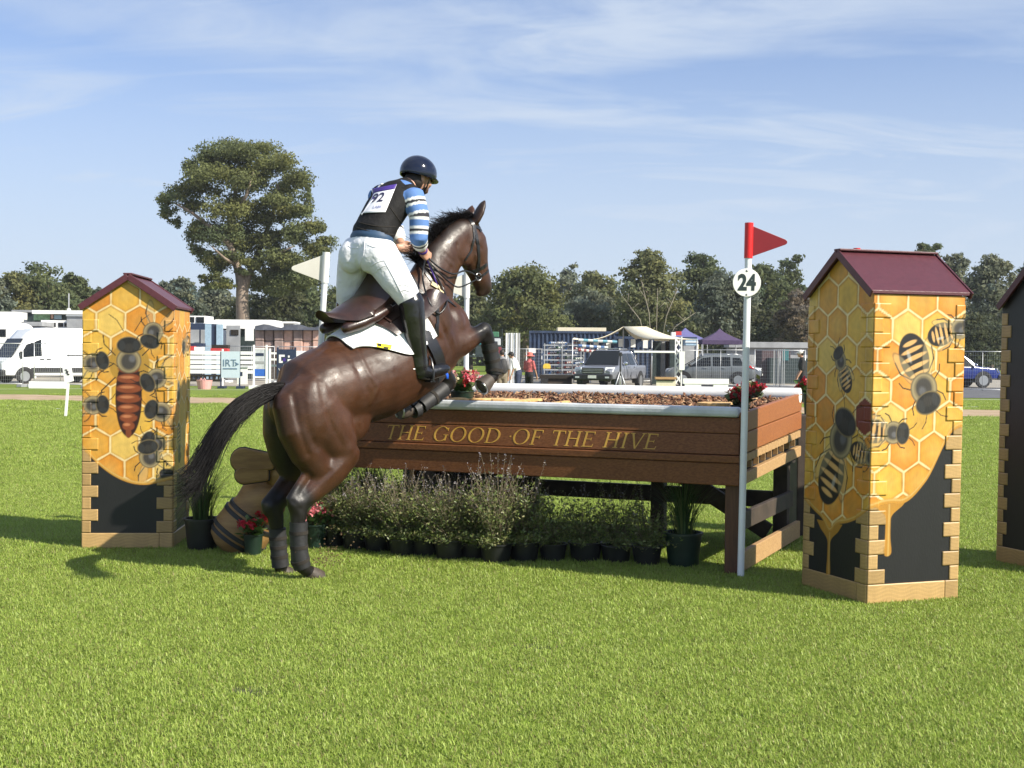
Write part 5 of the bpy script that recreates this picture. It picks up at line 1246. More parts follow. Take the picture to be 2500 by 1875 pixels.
for sg in (-1,1): ch.tube([HM+hs*.108*sg+hd*.03-hu*.03, hc0+hs*.080*sg+hd*.035-hu*.06, hc0+hd*.055-hu*.118+hs*.02*sg], [(.010,.003)]*3, 8)
RIDER.add('harness', ch, M_bleather, parent=he)
lg = MB(); d0 = ray(1029,413).normalized(); lc = None
hb = BVHTree.FromPolygons([v.co+RIDER.loc for v in he.data.vertices], [tuple(p.vertices) for p in he.data.polygons]); q = hb.ray_cast(EYEV, d0)
if q[0] is not None: lg.ell(q[0], (.009,.009,.003), (d0.cross(UPZ).normalized(), UPZ, d0), 12, 6); RIDER.add('badge', lg, M_steel, parent=he, sm=True)
# collar, watch strap, whip
wt = MB(); a, b = [hp(*p) for p in arm_pts(1)[3:5]]; wt.tube([a.lerp(b,.45), a.lerp(b,.62)], .036, 14); RIDER.add('watch_strap', wt, M_purp, sm=60)
wh = MB(); wh.tube([HAND_R+UPZ*.11-HF*.02, HAND_R, HAND_R-UPZ*.15+HF*.06+HS*.02, HAND_R-UPZ*.42+HF*.16+HS*.06], [.008,.008,.006,.004], 8); single('riding_crop', 'short dark riding crop with pale grip held in the right hand', 'riding crop', wh, M_purp, HAND_R, sm=True)
# ------------------------------------------------------------ trees
M_fol = mat('gum_leaves', (1,1,1), .55, vc=True, var=.18, scale=.7, trans=.46, spec=.08)
M_bark = mat('gum_bark', (0.28,0.22,0.17), .85, c2=(0.14,0.105,0.08), scale=2.0, stretch=(1,1,.3), bump=.3, bscale=6)
M_barkd = mat('dark_bark', (0.10,0.075,0.055), .9, var=.3, scale=2, bump=.3, bscale=6)
def leaves(blobs, n, size, col, seed, flat=.55, hole=.0):
    """leaf cards scattered through the shells of many small clumps; blobs: (x,y,z,rx,ry,rz)"""
    rr = np.random.default_rng(seed); B = np.array(blobs); vol = (B[:,3]*B[:,4]+B[:,3]*B[:,5]+B[:,4]*B[:,5]); k = rr.choice(len(B), n, p=vol/vol.sum())
    d = rr.normal(size=(n,3)); d /= np.linalg.norm(d,axis=1)[:,None]; rad = rr.random(n)**.42; lump = 1+.22*np.sin(d[:,0]*5+k)*np.sin(d[:,1]*5+k*2)*1.0+.18*np.sin(d[:,2]*9+k*3)
    c = B[k,:3]+d*B[k,3:]*(rad*lump)[:,None]
    # facing: mostly outwards, hanging
    nn = d+rr.normal(size=(n,3))*.75; nn /= np.linalg.norm(nn,axis=1)[:,None]; a = np.cross(nn, rr.normal(size=(n,3))); a /= np.linalg.norm(a,axis=1)[:,None]; b = np.cross(nn, a)
    s_ = size*rr.uniform(.55,1.35,n); V = np.stack([c-a*s_[:,None], c-b*(s_*flat)[:,None], c+a*s_[:,None], c+b*(s_*flat)[:,None]],1).reshape(-1,3); Q = np.arange(n*4).reshape(-1,4)
    cb = np.array(col); tint = rr.uniform(.80,1.18,len(B))[k]*rr.uniform(.78,1.22,n); hue = rr.normal(0,.07,(len(B),1))[k]; C = cb[None]*tint[:,None]*np.concatenate([1+hue,1+hue*.3,1-hue],1); C = np.clip(C,.003,1)
    return npmesh('crown', V, Q, np.repeat(C,4,0))
def clumps(rr, x, y, z0, z1, w_, n, shape='round'):
    """clump ellipsoids spread over a crown outline between z0 and z1, w_ wide"""
    out = []; H_ = z1-z0
    for i in range(n):
        t = rr.random(); zz = z0+H_*t
        prof = {'round': math.sqrt(max(.05,1-(2*t-.9)**2*.95)), 'dome': math.sqrt(max(.05,1-t**2.2)), 'column': .75+.25*math.sin(t*3.1), 'spread': .35+.65*math.sin(min(1,t*1.15)*math.pi*.9)}[shape]
        a = rr.uniform(0,6.283); q = math.sqrt(rr.random())*.95; r_ = w_/2*prof; s_ = w_*rr.uniform(.07,.17)
        out.append((x+math.cos(a)*q*r_, y+math.sin(a)*q*r_*.8, zz-s_*.25, s_, s_*.9, s_*rr.uniform(.55,.85)))
    return out
def trunk_mesh(base, top, r0, limbs, rr):
    mb = MB(); base = Vector(base); top = Vector(top); mid = base.lerp(top,.5)+Vector((rr.uniform(-.4,.4),0,0)); mb.tube([base-Vector((0,0,.3)), base+Vector((0,0,.4)), mid, top], [r0*1.35,r0,r0*.72,r0*.3], 10)
    for p in limbs:
        s_ = base.lerp(top, rr.uniform(.35,.8)); p = Vector(p); m_ = s_.lerp(p,.5)+Vector((0,0,rr.uniform(-.3,.5))); mb.tube([s_, m_, p], [r0*.42,r0*.26,r0*.10], 7)
    return mb
TREES = 'trees behind the showground'
def tree(label, px, ytop, wpx, Y, col, seed, ybot=None, shape='round', n=9000, nb=70, size=None, bark=None, dead=0, name='tree'):
    rr = np.random.default_rng(seed); p = at(px, 900, Y); base = Vector((p.x, Y, 0)); zt = at(px, ytop, Y).z; zb = max(.5, at(px, ybot+34, Y).z) if ybot else zt*.10; w_ = wpx*1.30/F*Y; zt *= 1.03
    T = Thing(name, label, 'tree', base, TREES); bl = clumps(rr, base.x, Y, zb+(zt-zb)*.04, zt*.97, w_*.90, nb, shape)
    big = [(base.x, Y, zb+(zt-zb)*.5, w_*.30, w_*.3, (zt-zb)*.40)]
    limbs = [(b[0]*.75+base.x*.25, b[1]*.75+base.y*.25, b[2]) for b in bl[:9]]
    T.add('trunk', trunk_mesh(base, (base.x+rr.uniform(-.3,.3), Y, zb+(zt-zb)*.7), max(.16,w_*.035), limbs, rr), bark or M_barkd, sm=True)
    T.add('crown', leaves(bl+big, n, size or Y*.00155, col, seed), M_fol)
    if dead:
        for i in range(dead):
            a = (i+.5)/dead*2-1; q = Vector((base.x+a*.12*w_, Y-w_*.40, zb+(zt-zb)*.02)); e = Vector((base.x+a*.42*w_+rr.uniform(-.3,.3), Y-w_*.47, zb+(zt-zb)*(.62-.28*a*a+rr.uniform(-.1,.1)))); m_ = q.lerp(e,.45)+Vector((-a*.5,0,.3)); mb = MB(); mb.tube([q, m_, e], [.06,.04,.015], 6)
            for k in range(3): s0 = m_.lerp(e, .2+.25*k); mb.tube([s0, s0+Vector((rr.uniform(-.7,.7),-.1,rr.uniform(.4,.9)))], [.03,.012], 5)
            T.add('bare_limb', mb, mat('pale_limb', (.26,.225,.18), .8, var=.15), sm=True)
    return T
G1=(0.168,0.185,0.078); G2=(0.145,0.172,0.082); G3=(0.188,0.198,0.092); G4=(0.185,0.205,0.145); G5=(0.215,0.175,0.130); G6=(0.105,0.120,0.068)
# the tall gum with the forked trunk
def big_gum():
    Y = 98.0; rr = np.random.default_rng(42); P = lambda px,py,dy=0: at(px,py,Y+dy)
    base = P(592,900); base.z = 0; T = Thing('gum_tree', 'tallest gum tree with a forked pale trunk and broad crown', 'tree', base, TREES)
    mb = MB(); fk = P(592,690); 
    mb.tube([base-UPZ*.3, base+UPZ*.5, P(594,800), P(591,740), P(592,700), P(586,672), P(580,650)], [.72,.60,.50,.47,.46,.36,.27], 14)
    for pts, r0 in (([P(586,672), P(578,650), P(562,600,-1), P(560,540,0), P(575,470,.5), P(560,420)], .34), ([P(591,725), P(606,672), P(622,640,1), P(640,590,1.5), P(668,520,1), P(680,450)], .34),
                    ([P(562,600,-1), P(520,560,-1.5), P(470,520,-1.5), P(425,495,-1.5)], .22), ([P(640,590,1.5), P(700,560,1), P(760,540,0)], .20), ([P(560,540,0), P(600,480,-2), P(620,420,-2)], .20),
                    ([P(578,650), P(548,630,-2), P(515,600,-2.5)], .14), ([P(622,640,1), P(665,625,-1), P(720,600,-1.5)], .15)):
        mb.tube(pts, list(np.linspace(r0, r0*.28, len(pts))), 9)
    T.add('trunk', mb, M_bark, sm=True)
    # clumps follow the outline of the crown
    cl = []; k = Y/F
    spec = [(560,372,80,34),(620,372,80,36),(500,385,45,34),(675,400,62,40),(470,412,26,26),(720,430,45,40),(545,420,80,45),(620,440,80,50),(690,470,72,45),(745,470,22,36),(510,450,58,40),(440,470,44,30),(400,490,26,22),
            (415,520,30,24),(425,545,18,16),(470,505,36,26),(560,500,68,46),(630,520,60,46),(700,520,62,34),(752,505,20,22),(505,545,46,36),(485,570,34,26),(550,570,56,46),(600,590,62,50),(660,585,54,42),(720,570,44,32),(765,560,36,28),(790,590,30,30),(770,610,40,30),
            (480,610,28,24),(500,625,36,28),(530,640,40,32),(520,665,30,24),(560,625,40,30),(615,645,36,22),(680,630,52,34),(730,640,50,34),(700,665,40,26),(790,620,22,20),(505,680,22,12),(535,685,30,14),(655,660,26,24),(540,690,40,18),(645,690,50,25),(695,700,50,32),(600,668,30,16),(745,680,50,38),(775,655,34,30),(510,700,26,10)]
    for (x,y,rx,rz) in spec:
        for q in range(5):
            p = P(x+rr.uniform(-.55,.55)*rx, y+rr.uniform(-.5,.5)*rz, rr.uniform(-.7,.7)*rx*k*1.6); s_ = rr.uniform(.36,.74); cl.append((p.x, p.y, p.z, rx*k*s_, rx*k*s_*1.1, rz*k*s_*.95))
    T.add('crown', leaves(cl, 95000, .105, (0.172,0.192,0.080), 43), M_fol)
    return T
big_gum()
tree('dark rounded tree behind the white van', 100, 640, 190, 118, G2, 1, ybot=800, n=9000, shape='dome')
tree('olive tree left of the dark one behind the van roof', 40, 668, 120, 116, G3, 2, ybot=800)
tree('pale grey green tree cut by the left picture edge', -12, 680, 90, 112, G4, 3, ybot=800)
tree('dark broad tree just left of the painted queen bee tower', 178, 668, 90, 121, G2, 4, ybot=800)
tree('small tree top peeping over the queen bee tower roof', 238, 706, 60, 150, G4, 5, ybot=800)
tree('low tree behind the queen bee tower roof', 312, 700, 130, 140, G2, 6, ybot=800)
tree('feathery tree right beside the queen bee tower roof', 410, 688, 80, 135, G4, 7, ybot=800, shape='spread')
tree('pointed grey green tree left of the big gum', 452, 676, 90, 128, G4, 8, ybot=800)
tree('low spreading tree between pointed tree and big gum', 530, 690, 100, 138, G4, 9, ybot=810)
tree('brownish bush at the foot of the big gum trunk', 590, 735, 110, 110, G3, 10, ybot=815, n=5000)
tree('dense dark tree filling the right foot of the big gum', 680, 640, 130, 108, G6, 11, ybot=820, n=10000, shape='dome')
tree('dark olive tree directly behind the white flag', 765, 660, 130, 114, G2, 12, ybot=820, n=9000)
tree('tree showing between the white flag and the rider', 830, 700, 90, 120, G2, 13, ybot=820)
tree('tree seen under the rider between his legs', 905, 690, 120, 122, G2, 14, ybot=820)
tree('tree behind the neck of the horse', 1010, 690, 150, 125, G2, 15, ybot=820)
tree('light olive tree right of the horse shoulder', 1150, 700, 110, 118, G3, 16, ybot=830)
tree('big rounded dark gum right of the horse head', 1280, 655, 210, 112, G1, 17, ybot=815, n=14000, shape='dome', bark=M_bark)
tree('tall loose crowned gum behind the rounded dark one', 1385, 642, 120, 140, G4, 18, ybot=800, n=5000, nb=30, shape='spread', bark=M_bark)
tree('olive gum between the rounded one and the pale limbed one', 1455, 665, 130, 132, G3, 19, ybot=810)
tree('grey green low gum under the loose crowned one', 1450, 716, 150, 120, G4, 20, ybot=830)
tree('broad high gum with pale bare limbs behind the cream marquee', 1590, 618, 190, 115, G3, 21, ybot=815, n=15000, dead=5, bark=M_bark, shape='dome')
tree('high dark gum just left of the number 24 disc', 1705, 622, 170, 126, G2, 22, ybot=810, n=10000)
tree('bushy grey gum below the number 24 disc', 1765, 668, 150, 118, G4, 23, ybot=820, n=9000)
tree('slim gum with a flat tuft on top right of the red flag', 1925, 622, 90, 138, G2, 24, ybot=790, n=5000, nb=26, shape='spread', bark=M_bark)
tree('dark gum right of the number 24 disc', 1862, 650, 150, 128, G2, 25, ybot=815, n=9000)
tree('reddish brown bush tree beside the shaded gable of the hive tower', 1945, 715, 110, 112, G5, 26, ybot=845, n=7000, bark=M_bark)
tree('dark low tree behind the man in the black shirt', 1890, 760, 120, 116, G6, 27, ybot=850, n=6000)
tree('gum hidden mostly by the bee painted hive tower', 2070, 660, 190, 130, G4, 28, ybot=840)
tree('loose topped gum rising right over the maroon roof', 2258, 594, 90, 140, G2, 29, ybot=700, n=4500, nb=22, shape='spread', bark=M_bark)
tree('gum with round tufts behind the eave of the maroon roof', 2325, 612, 90, 142, G4, 30, ybot=740, n=5000, nb=24)
tree('broad grey gum between the two right hand hive towers', 2420, 628, 150, 120, G4, 31, ybot=850, n=12000, shape='dome')
tree('tree behind the edge of the dark hive tower', 2510, 640, 120, 124, G2, 32, ybot=850, n=6000)
tree('low dark scrub behind the blue utility truck', 2390, 770, 150, 112, G6, 33, ybot=862, n=6000)
tree('dark undergrowth left of the pale limbed gum', 1350, 760, 180, 122, G6, 34, ybot=840, n=6000)
tree('dark undergrowth between marquee and red flag pole', 1690, 765, 200, 130, G6, 35, ybot=840, n=7000)
# a far wood closing the gaps under the crowns
def far_wood():
    rr = np.random.default_rng(77); bl = []
    for i in range(190):
        px = -150+i*15+rr.uniform(-12,12); Y = 165+rr.uniform(-8,12); top = rr.uniform(705,755); zt = at(px, top, Y).z; x = at(px,900,Y).x
        for q in range(4): z = zt*(.08+.27*q)+rr.uniform(-.4,.4); bl.append((x+rr.uniform(-1,1), Y+rr.uniform(-1,1), z, rr.uniform(1.3,2.4), 2.0, zt*.17))
    me = leaves(bl, 60000, .36, (0.125,0.130,0.075), 78); link('far_wood', me, M_fol, kind='stuff')
far_wood()
# ------------------------------------------------------------ vehicles
M_glass = mat('dark_car_glass', (0.008,0.010,0.012), .10, var=.1, spec=.35)
M_tyre = mat('tyre_rubber', (0.018,0.018,0.019), .85, var=.2); M_rim = mat('alloy_rim', (0.45,0.46,0.47), .3, .8, var=.05)
M_trim = mat('black_trim', (0.02,0.02,0.022), .5, var=.2); M_lamp = mat('headlamp_glass', (0.62,0.64,0.66), .12, var=.1, spec=.8); M_tail = mat('tail_lamp', (.45,.02,.02), .2)
M_chrome = mat('chrome', (.6,.6,.62), .15, .95); M_plate = mat('number_plate', (.75,.75,.70), .5)
def paint(name, c, rough=.3, metal=.0): return mat(name, c, rough, metal, var=.05, coat=.5)
def car(name, label, cat, base, head, color, st, length, wheels, wr, win, feats, group=None):
    """st: stations (x, zbottom, zbelt, ztop, half width at belt, half width at top); x forward from the rear"""
    T = Thing(name, label, cat, base, group, rz=head, local=True); st = np.array(st, float)
    def at_x(x): return [np.interp(x, st[:,0], st[:,i]) for i in range(1,6)]
    xs = sorted(set(list(st[:,0])+list(np.linspace(st[0,0],st[-1,0],26)))); mb = MB(); ring = []; m_ = 0
    for x in xs:
        zb, zm, zt, wb, wt = at_x(x); wl = wb*.96; hb = zm-zb; r = [(wl*.93,zb),(wl,zb+.07*hb),(wb*1.005,zb+.45*hb),(wb,zm-.03),(wb*.985,zm),(wt+(wb-wt)*.12,zm+(zt-zm)*.86),(wt*.86,zt-.012),(wt*.5,zt)]
        ring.append([(x,y,z) for y,z in r]+[(x,-y,z) for y,z in r[::-1]])
    n = len(ring[0]); V = [p for r in ring for p in r]; Fc = [(i*n+j,(i+1)*n+j,(i+1)*n+(j+1)%n,i*n+(j+1)%n) for i in range(len(ring)-1) for j in range(n)]
    Fc += [tuple(range(n)), tuple((len(ring)-1)*n+j for j in range(n-1,-1,-1))]; mb.add(V, Fc); body = T.add('body', mb, color, sm=35)
    for wx in wheels:
        for sg in (-1,1):
            zb, zm, zt, wb, wt = at_x(wx); c = Vector((wx, sg*(wb-.105), wr))
            a = MB(); k = 20; arc = [(wx+math.cos(q)*(wr+.085), sg*(wb*1.005+.012), wr+math.sin(q)*(wr+.085)) for q in np.linspace(-.25,math.pi+.25,k)]; a.prism([Vector(p) for p in (arc if sg < 0 else arc[::-1])], (0,-sg*.28,0)); T.add('wheel_arch', a, M_trim)
            t = MB(); t.lathe([(wr*.62,-.10),(wr*.95,-.105),(wr,-.06),(wr,.06),(wr*.95,.105),(wr*.62,.10)], c+Vector((0,sg*.03,0)), 24, (0,sg,0)); w_ = T.add('wheel', t, M_tyre, sm=40)
            r_ = MB(); r_.lathe([(wr*.66,.098),(wr*.62,.07),(wr*.30,.055),(.02,.07)], c+Vector((0,sg*.035,0)), 20, (0,sg,0)); 
            for q in range(5):
                an = q*2*math.pi/5; r_.bar(c+Vector((math.cos(an)*wr*.12,sg*.112,math.sin(an)*wr*.12)), c+Vector((math.cos(an)*wr*.60,sg*.118,math.sin(an)*wr*.60)), .05, .02, ref=(0,1,0))
            T.add('rim', r_, M_rim, parent=w_, sm=40)
    def side(x, f, sg, off=.010):
        zb, zm, zt, wb, wt = at_x(x); z = zm+(zt-zm)*f; y = (wb*.985+(wt+(wb-wt)*.12-wb*.985)*min(f/.86,1)) if f >= 0 else wb
        return Vector((x, sg*(y+off), z))
    for (x0,x1,x1t,x0t,f0,f1) in win:
        for sg in (-1,1):
            P = [side(x0,f0,sg), side(x1,f0,sg), side(x1t,f1,sg), side(x0t,f1,sg)]; w = MB(); 
            w.prism(P if sg < 0 else P[::-1], (0,sg*.004,0)); T.add('side_window', w, M_glass)
    feats(T, body, at_x, side)
    return T
def glasspane(T, name, pts, d, mt=None):
    w = MB(); w.prism([Vector(p) for p in pts], d); return T.add(name, w, mt or M_glass)
# white high-roof van
def f_van(T, body, at_x, side):
    glasspane(T, 'windscreen', [(5.00,.82,1.20),(5.00,-.82,1.20),(4.42,-.76,2.06),(4.42,.76,2.06)], (.03,0,.02))
    for sg in (-1,1):
        l = MB(); l.prism([(5.30,sg*.86,.98),(5.40,sg*.62,.92),(5.40,sg*.60,1.06),(5.10,sg*.93,1.22)][::sg], (.035,sg*.03,.0)); T.add('headlamp', l, M_lamp)
        m_ = MB(); m_.box((4.55,sg*1.02-.09,1.18),(4.68,sg*1.02+.09,1.50)); T.add('mirror', m_, M_trim, bevel=.03)
        s_ = MB(); s_.box((.25,sg*1.015-.012,.52),(4.15,sg*1.015+.012,.74)); T.add('side_moulding', s_, M_trim)
        for hx in (3.52,3.20): 
            h = MB(); h.box((hx,sg*1.01-.012,1.10),(hx+.20,sg*1.01+.02,1.15)); T.add('handle', h, M_trim)
        t = MB(); t.box((.3,sg*1.012-.006,1.30),(2.4,sg*1.012+.006,1.34)); T.add('door_track', t, M_trim)
        for gx in (3.44, 2.30): g = MB(); g.box((gx,sg*1.008-.003,.75),(gx+.014,sg*1.008+.005,2.0)); T.add('door_gap', g, M_trim)
    g = MB(); g.box((5.40,-.52,.72),(5.46,.52,1.02)); T.add('grille', g, M_trim, bevel=.02)
    b = MB(); b.box((5.30,-.92,.34),(5.50,.92,.66)); T.add('bumper', b, M_trim, bevel=.05)
    p = MB(); p.box((5.505,-.2,.48),(5.515,.2,.58)); T.add('number_plate', p, M_plate)
vb = gp(30,938)
car('van', 'white high roof van parked behind the mesh fence', 'van', Vector((-19.9, 63.8, 0)), R(180+46), paint('white_van_paint', (.80,.81,.82)),
    [(0,.36,1.25,2.52,.99,.86),(.15,.34,1.25,2.58,1.0,.86),(3.3,.34,1.25,2.60,1.0,.86),(4.0,.34,1.22,2.50,1.0,.84),(4.42,.34,1.20,2.06,1.0,.80),(4.95,.36,1.17,1.24,.98,.88),(5.30,.38,1.02,1.06,.92,.80),(5.44,.40,.90,.94,.80,.72)],
    5.5, (.95,4.45), .35, [(3.62,4.72,4.32,3.62,.03,.62)], f_van)
# silver twin-cab utility
def ute_feats(T, body, at_x, side, bull=False):
    glasspane(T, 'windscreen', [(3.93,.78,1.08),(3.93,-.78,1.08),(3.17,-.62,1.70),(3.17,.62,1.70)], (.03,0,.03))
    glasspane(T, 'rear_window', [(1.52,-.62,1.15),(1.52,.62,1.15),(1.66,.56,1.66),(1.66,-.56,1.66)], (-.015,0,.0))
    g = MB(); g.box((5.07,-.50,.72),(5.14,.50,.98)); T.add('grille', g, M_trim, bevel=.02)
    for k in range(3): q = MB(); q.box((5.135,-.46,.755+k*.075),(5.150,.46,.775+k*.075)); T.add('grille_bar', q, M_chrome)
    b = MB(); b.box((4.96,-.88,.42),(5.20,.88,.70)); T.add('bumper', b, M_trim, bevel=.06)
    p = MB(); p.box((5.205,-.19,.52),(5.215,.19,.65)); T.add('number_plate', p, M_plate)
    for sg in (-1,1):
        l = MB(); l.prism([(5.08,sg*.52,.76),(4.94,sg*.86,.78),(4.78,sg*.905,1.00),(5.04,sg*.54,.99)][::sg], (.035,sg*.025,.012)); T.add('headlamp', l, M_lamp)
        fg = MB(); fg.box((5.17,sg*.68-.09,.53),(5.215,sg*.68+.09,.60)); T.add('fog_lamp', fg, M_lamp)
        m_ = MB(); m_.ell((3.62,sg*1.02,1.17), (.07,.11,.085)); T.add('mirror', m_, M_chrome, sm=True)
        s_ = MB(); s_.tube([(1.55,sg*.62,1.70),(1.10,sg*.74,1.30),(.85,sg*.78,1.08)], .035, 8); T.add('sports_bar', s_, M_chrome, sm=True)
        for hx in (2.75,1.85): h = MB(); h.box((hx,sg*.93-.01,.98),(hx+.2,sg*.93+.03,1.03)); T.add('handle', h, M_chrome)
        for gx in (3.46,2.52,1.56): q = MB(); q.box((gx,sg*.925-.006,.46),(gx+.012,sg*.925+.008,1.04)); T.add('door_gap', q, M_trim)
        r_ = MB(); r_.tube([(1.75,sg*.52,1.80),(3.0,sg*.52,1.80)], .022, 7); T.add('roof_rail', r_, M_rim, sm=True)
        tl = MB(); tl.box((-.02,sg*.80-.07,.70),(.02,sg*.80+.07,1.02)); T.add('tail_lamp', tl, M_tail)
    for k, x in enumerate((1.95,2.75)): r_ = MB(); r_.box((x,-.56,1.81),(x+.06,.56,1.845)); T.add('roof_bar', r_, M_rim)
UTE = [(0,.46,1.04,1.06,.90,.84),(.1,.44,1.05,1.07,.92,.86),(1.42,.44,1.06,1.08,.93,.87),(1.50,.44,1.06,1.50,.93,.70),(1.72,.44,1.06,1.75,.93,.66),(3.0,.44,1.06,1.76,.93,.66),(3.15,.44,1.06,1.72,.93,.66),(3.88,.44,1.05,1.10,.92,.84),(4.75,.46,.97,1.02,.90,.76),(5.02,.48,.90,.94,.82,.68),(5.10,.5,.82,.86,.78,.64)]
UW = [(2.58,3.62,3.12,2.60,.05,.80),(1.72,2.50,2.50,1.78,.05,.80)]
ub = gp(1440,953)
car('utility_truck', 'silver twin cab utility with roof rails facing the camera', 'utility truck', Vector((5.42, 61.7, 0)), R(180+68), paint('silver_paint', (.19,.20,.235), .32, .3), UTE, 5.2, (.95,4.1), .37, UW, ute_feats)
bb = gp(2352,948)
car('utility_truck', 'bright blue utility truck between the two right hand towers', 'utility truck', Vector((bb.x-2.9, bb.y+1, 0)), R(10)+0, paint('blue_paint', (.008,.022,.16), .25), UTE, 5.2, (.95,4.1), .39, UW, ute_feats)
def suv_feats(T, body, at_x, side):
    glasspane(T, 'windscreen', [(3.50,.74,1.02),(3.50,-.74,1.02),(2.58,-.54,1.57),(2.58,.54,1.57)], (.03,0,.03))
    glasspane(T, 'rear_window', [(.10,-.58,1.05),(.10,.58,1.05),(.50,.50,1.52),(.50,-.50,1.52)], (-.015,0,.012))
    for sg in (-1,1):
        tl = MB(); tl.prism([(.02,sg*.58,.92),(.02,sg*.84,.88),(.32,sg*.895,.97),(.28,sg*.88,1.06),(.06,sg*.60,1.04)][::-sg], (-.02,sg*.02,0)); T.add('tail_lamp', tl, M_tail)
        l = MB(); l.prism([(4.42,sg*.50,.72),(4.26,sg*.80,.74),(4.05,sg*.86,.90),(4.36,sg*.52,.86)][::sg], (.03,sg*.02,.01)); T.add('headlamp', l, M_lamp)
        m_ = MB(); m_.ell((3.22,sg*.98,1.06), (.08,.11,.075)); T.add('mirror', m_, M_trim, sm=True)
        for hx in (2.35,1.45): h = MB(); h.box((hx,sg*.895-.01,.92),(hx+.2,sg*.895+.03,.96)); T.add('handle', h, M_rim)
        for gx in (3.05,2.12,1.15): q = MB(); q.box((gx,sg*.888-.006,.42),(gx+.012,sg*.888+.008,.99)); T.add('door_gap', q, M_trim)
        r_ = MB(); r_.tube([(.7,sg*.50,1.60),(1.2,sg*.52,1.635),(2.4,sg*.52,1.63)], .018, 7); T.add('roof_rail', r_, M_rim, sm=True)
    b = MB(); b.box((-.04,-.80,.40),(.10,.80,.66)); T.add('bumper', b, M_trim, bevel=.04)
    g = MB(); g.box((4.40,-.44,.50),(4.47,.44,.84)); T.add('grille', g, M_trim, bevel=.03)
    p = MB(); p.box((4.472,-.18,.46),(4.482,.18,.56)); T.add('number_plate', p, M_plate)
SUV = [(0,.42,.90,.94,.80,.74),(.06,.38,.98,1.02,.85,.74),(.30,.36,1.00,1.34,.88,.62),(.62,.36,1.00,1.57,.89,.58),(1.6,.36,.99,1.62,.89,.60),(2.5,.36,.98,1.59,.89,.58),(3.46,.36,.97,1.02,.88,.78),(4.1,.38,.90,.95,.84,.70),(4.38,.42,.76,.80,.76,.6),(4.44,.46,.66,.70,.7,.55)]
SW = [(2.16,3.22,2.62,2.18,.06,.80),(1.20,2.08,2.08,1.22,.06,.80),(.55,1.10,1.10,.74,.10,.76)]
sb = gp(1850,945); car('suv', 'silver grey wagon in side view behind the flag pole', 'car', Vector((sb.x, sb.y+1.0, 0)), R(180-8), paint('grey_silver_paint', (.16,.175,.18), .32, .3), SUV, 4.5, (.82,3.55), .34, SW, suv_feats)
car('suv', 'dark wagon roof showing over the silver grey wagon', 'car', Vector((at(1815,900,76).x, 76, 0)), R(180-4), paint('charcoal_paint', (.045,.05,.055), .3, .2), SUV, 4.5, (.82,3.55), .36, SW, suv_feats)
car('suv', 'silver car nose poking out right of the flag pole', 'car', Vector((at(1850,900,72).x-4.0, 73.5, 0)), R(-14), paint('pale_silver_paint', (.16,.18,.21), .28, .35), SUV, 4.5, (.82,3.55), .34, SW, suv_feats)
# ------------------------------------------------------------ showground behind: fences, stalls, stores
def W_(px, py, Y): return at(px, py, Y)
def pbox(px0, px1, y0, y1, Y, depth=1.0, zb=None):
    """box whose near face spans those picture columns/rows at distance Y"""
    a = at(px0, y1, Y); b = at(px1, y0, Y); z0 = max(0, a.z) if zb is None else zb
    mb = MB(); mb.box((a.x, Y, z0), (b.x, Y+depth, b.z)); return mb
M_galv = mat('galvanised', (.50,.51,.52), .45, .6, var=.1); M_navy = mat('navy_paint', (.018,.03,.065), .5, var=.15); M_bluep = mat('blue_container', (.024,.042,.085), .6, var=.35, scale=2)
M_cream = mat('cream_canvas', (.72,.66,.50), .8, var=.06, trans=.1); M_purple = mat('purple_canvas', (.075,.05,.11), .8, var=.12, trans=.1); M_violet = mat('violet_canvas', (.13,.13,.30), .8, var=.1, trans=.1)
M_greyp = mat('grey_panel', (.30,.31,.32), .6, var=.15, scale=2); M_dkp = mat('dark_green_panel', (.025,.04,.04), .6, var=.3); M_lblue = mat('pale_blue_panel', (.30,.42,.52), .5, var=.12)
M_pink = mat('pink_bale', (.50,.32,.26), .8, var=.22, scale=3); M_tan = mat('taupe_bale', (.26,.19,.17), .8, var=.25, scale=3); M_tarp = mat('slate_tarpaulin', (.05,.055,.07), .6, var=.2)
M_redp = mat('red_paint', (.50,.05,.05), .5, var=.1); M_greenb = mat('green_banner', (.16,.28,.16), .7, var=.35, scale=6); M_blue = mat('bright_blue', (.03,.13,.50), .5, var=.1); M_pinkp = mat('pink_tub', (.70,.35,.34), .5, var=.05); M_yell = mat('yellow_plastic', (.70,.48,.06), .5)
def mk(name, label, cat, parts, group=None, loc=None):
    """parts: (part name, material, MB)"""
    first = parts[0][2].v; c = np.array(first); base = Vector((c[:,0].mean(), c[:,1].mean(), max(0, c[:,2].min()))) if loc is None else Vector(loc)
    if len(parts) == 1: return single(name, label, cat, parts[0][2], parts[0][1], base, group, bevel=.01)
    T = Thing(name, label, cat, base, group)
    for nm, mt, mb in parts: T.add(nm, mb, mt)
    return T
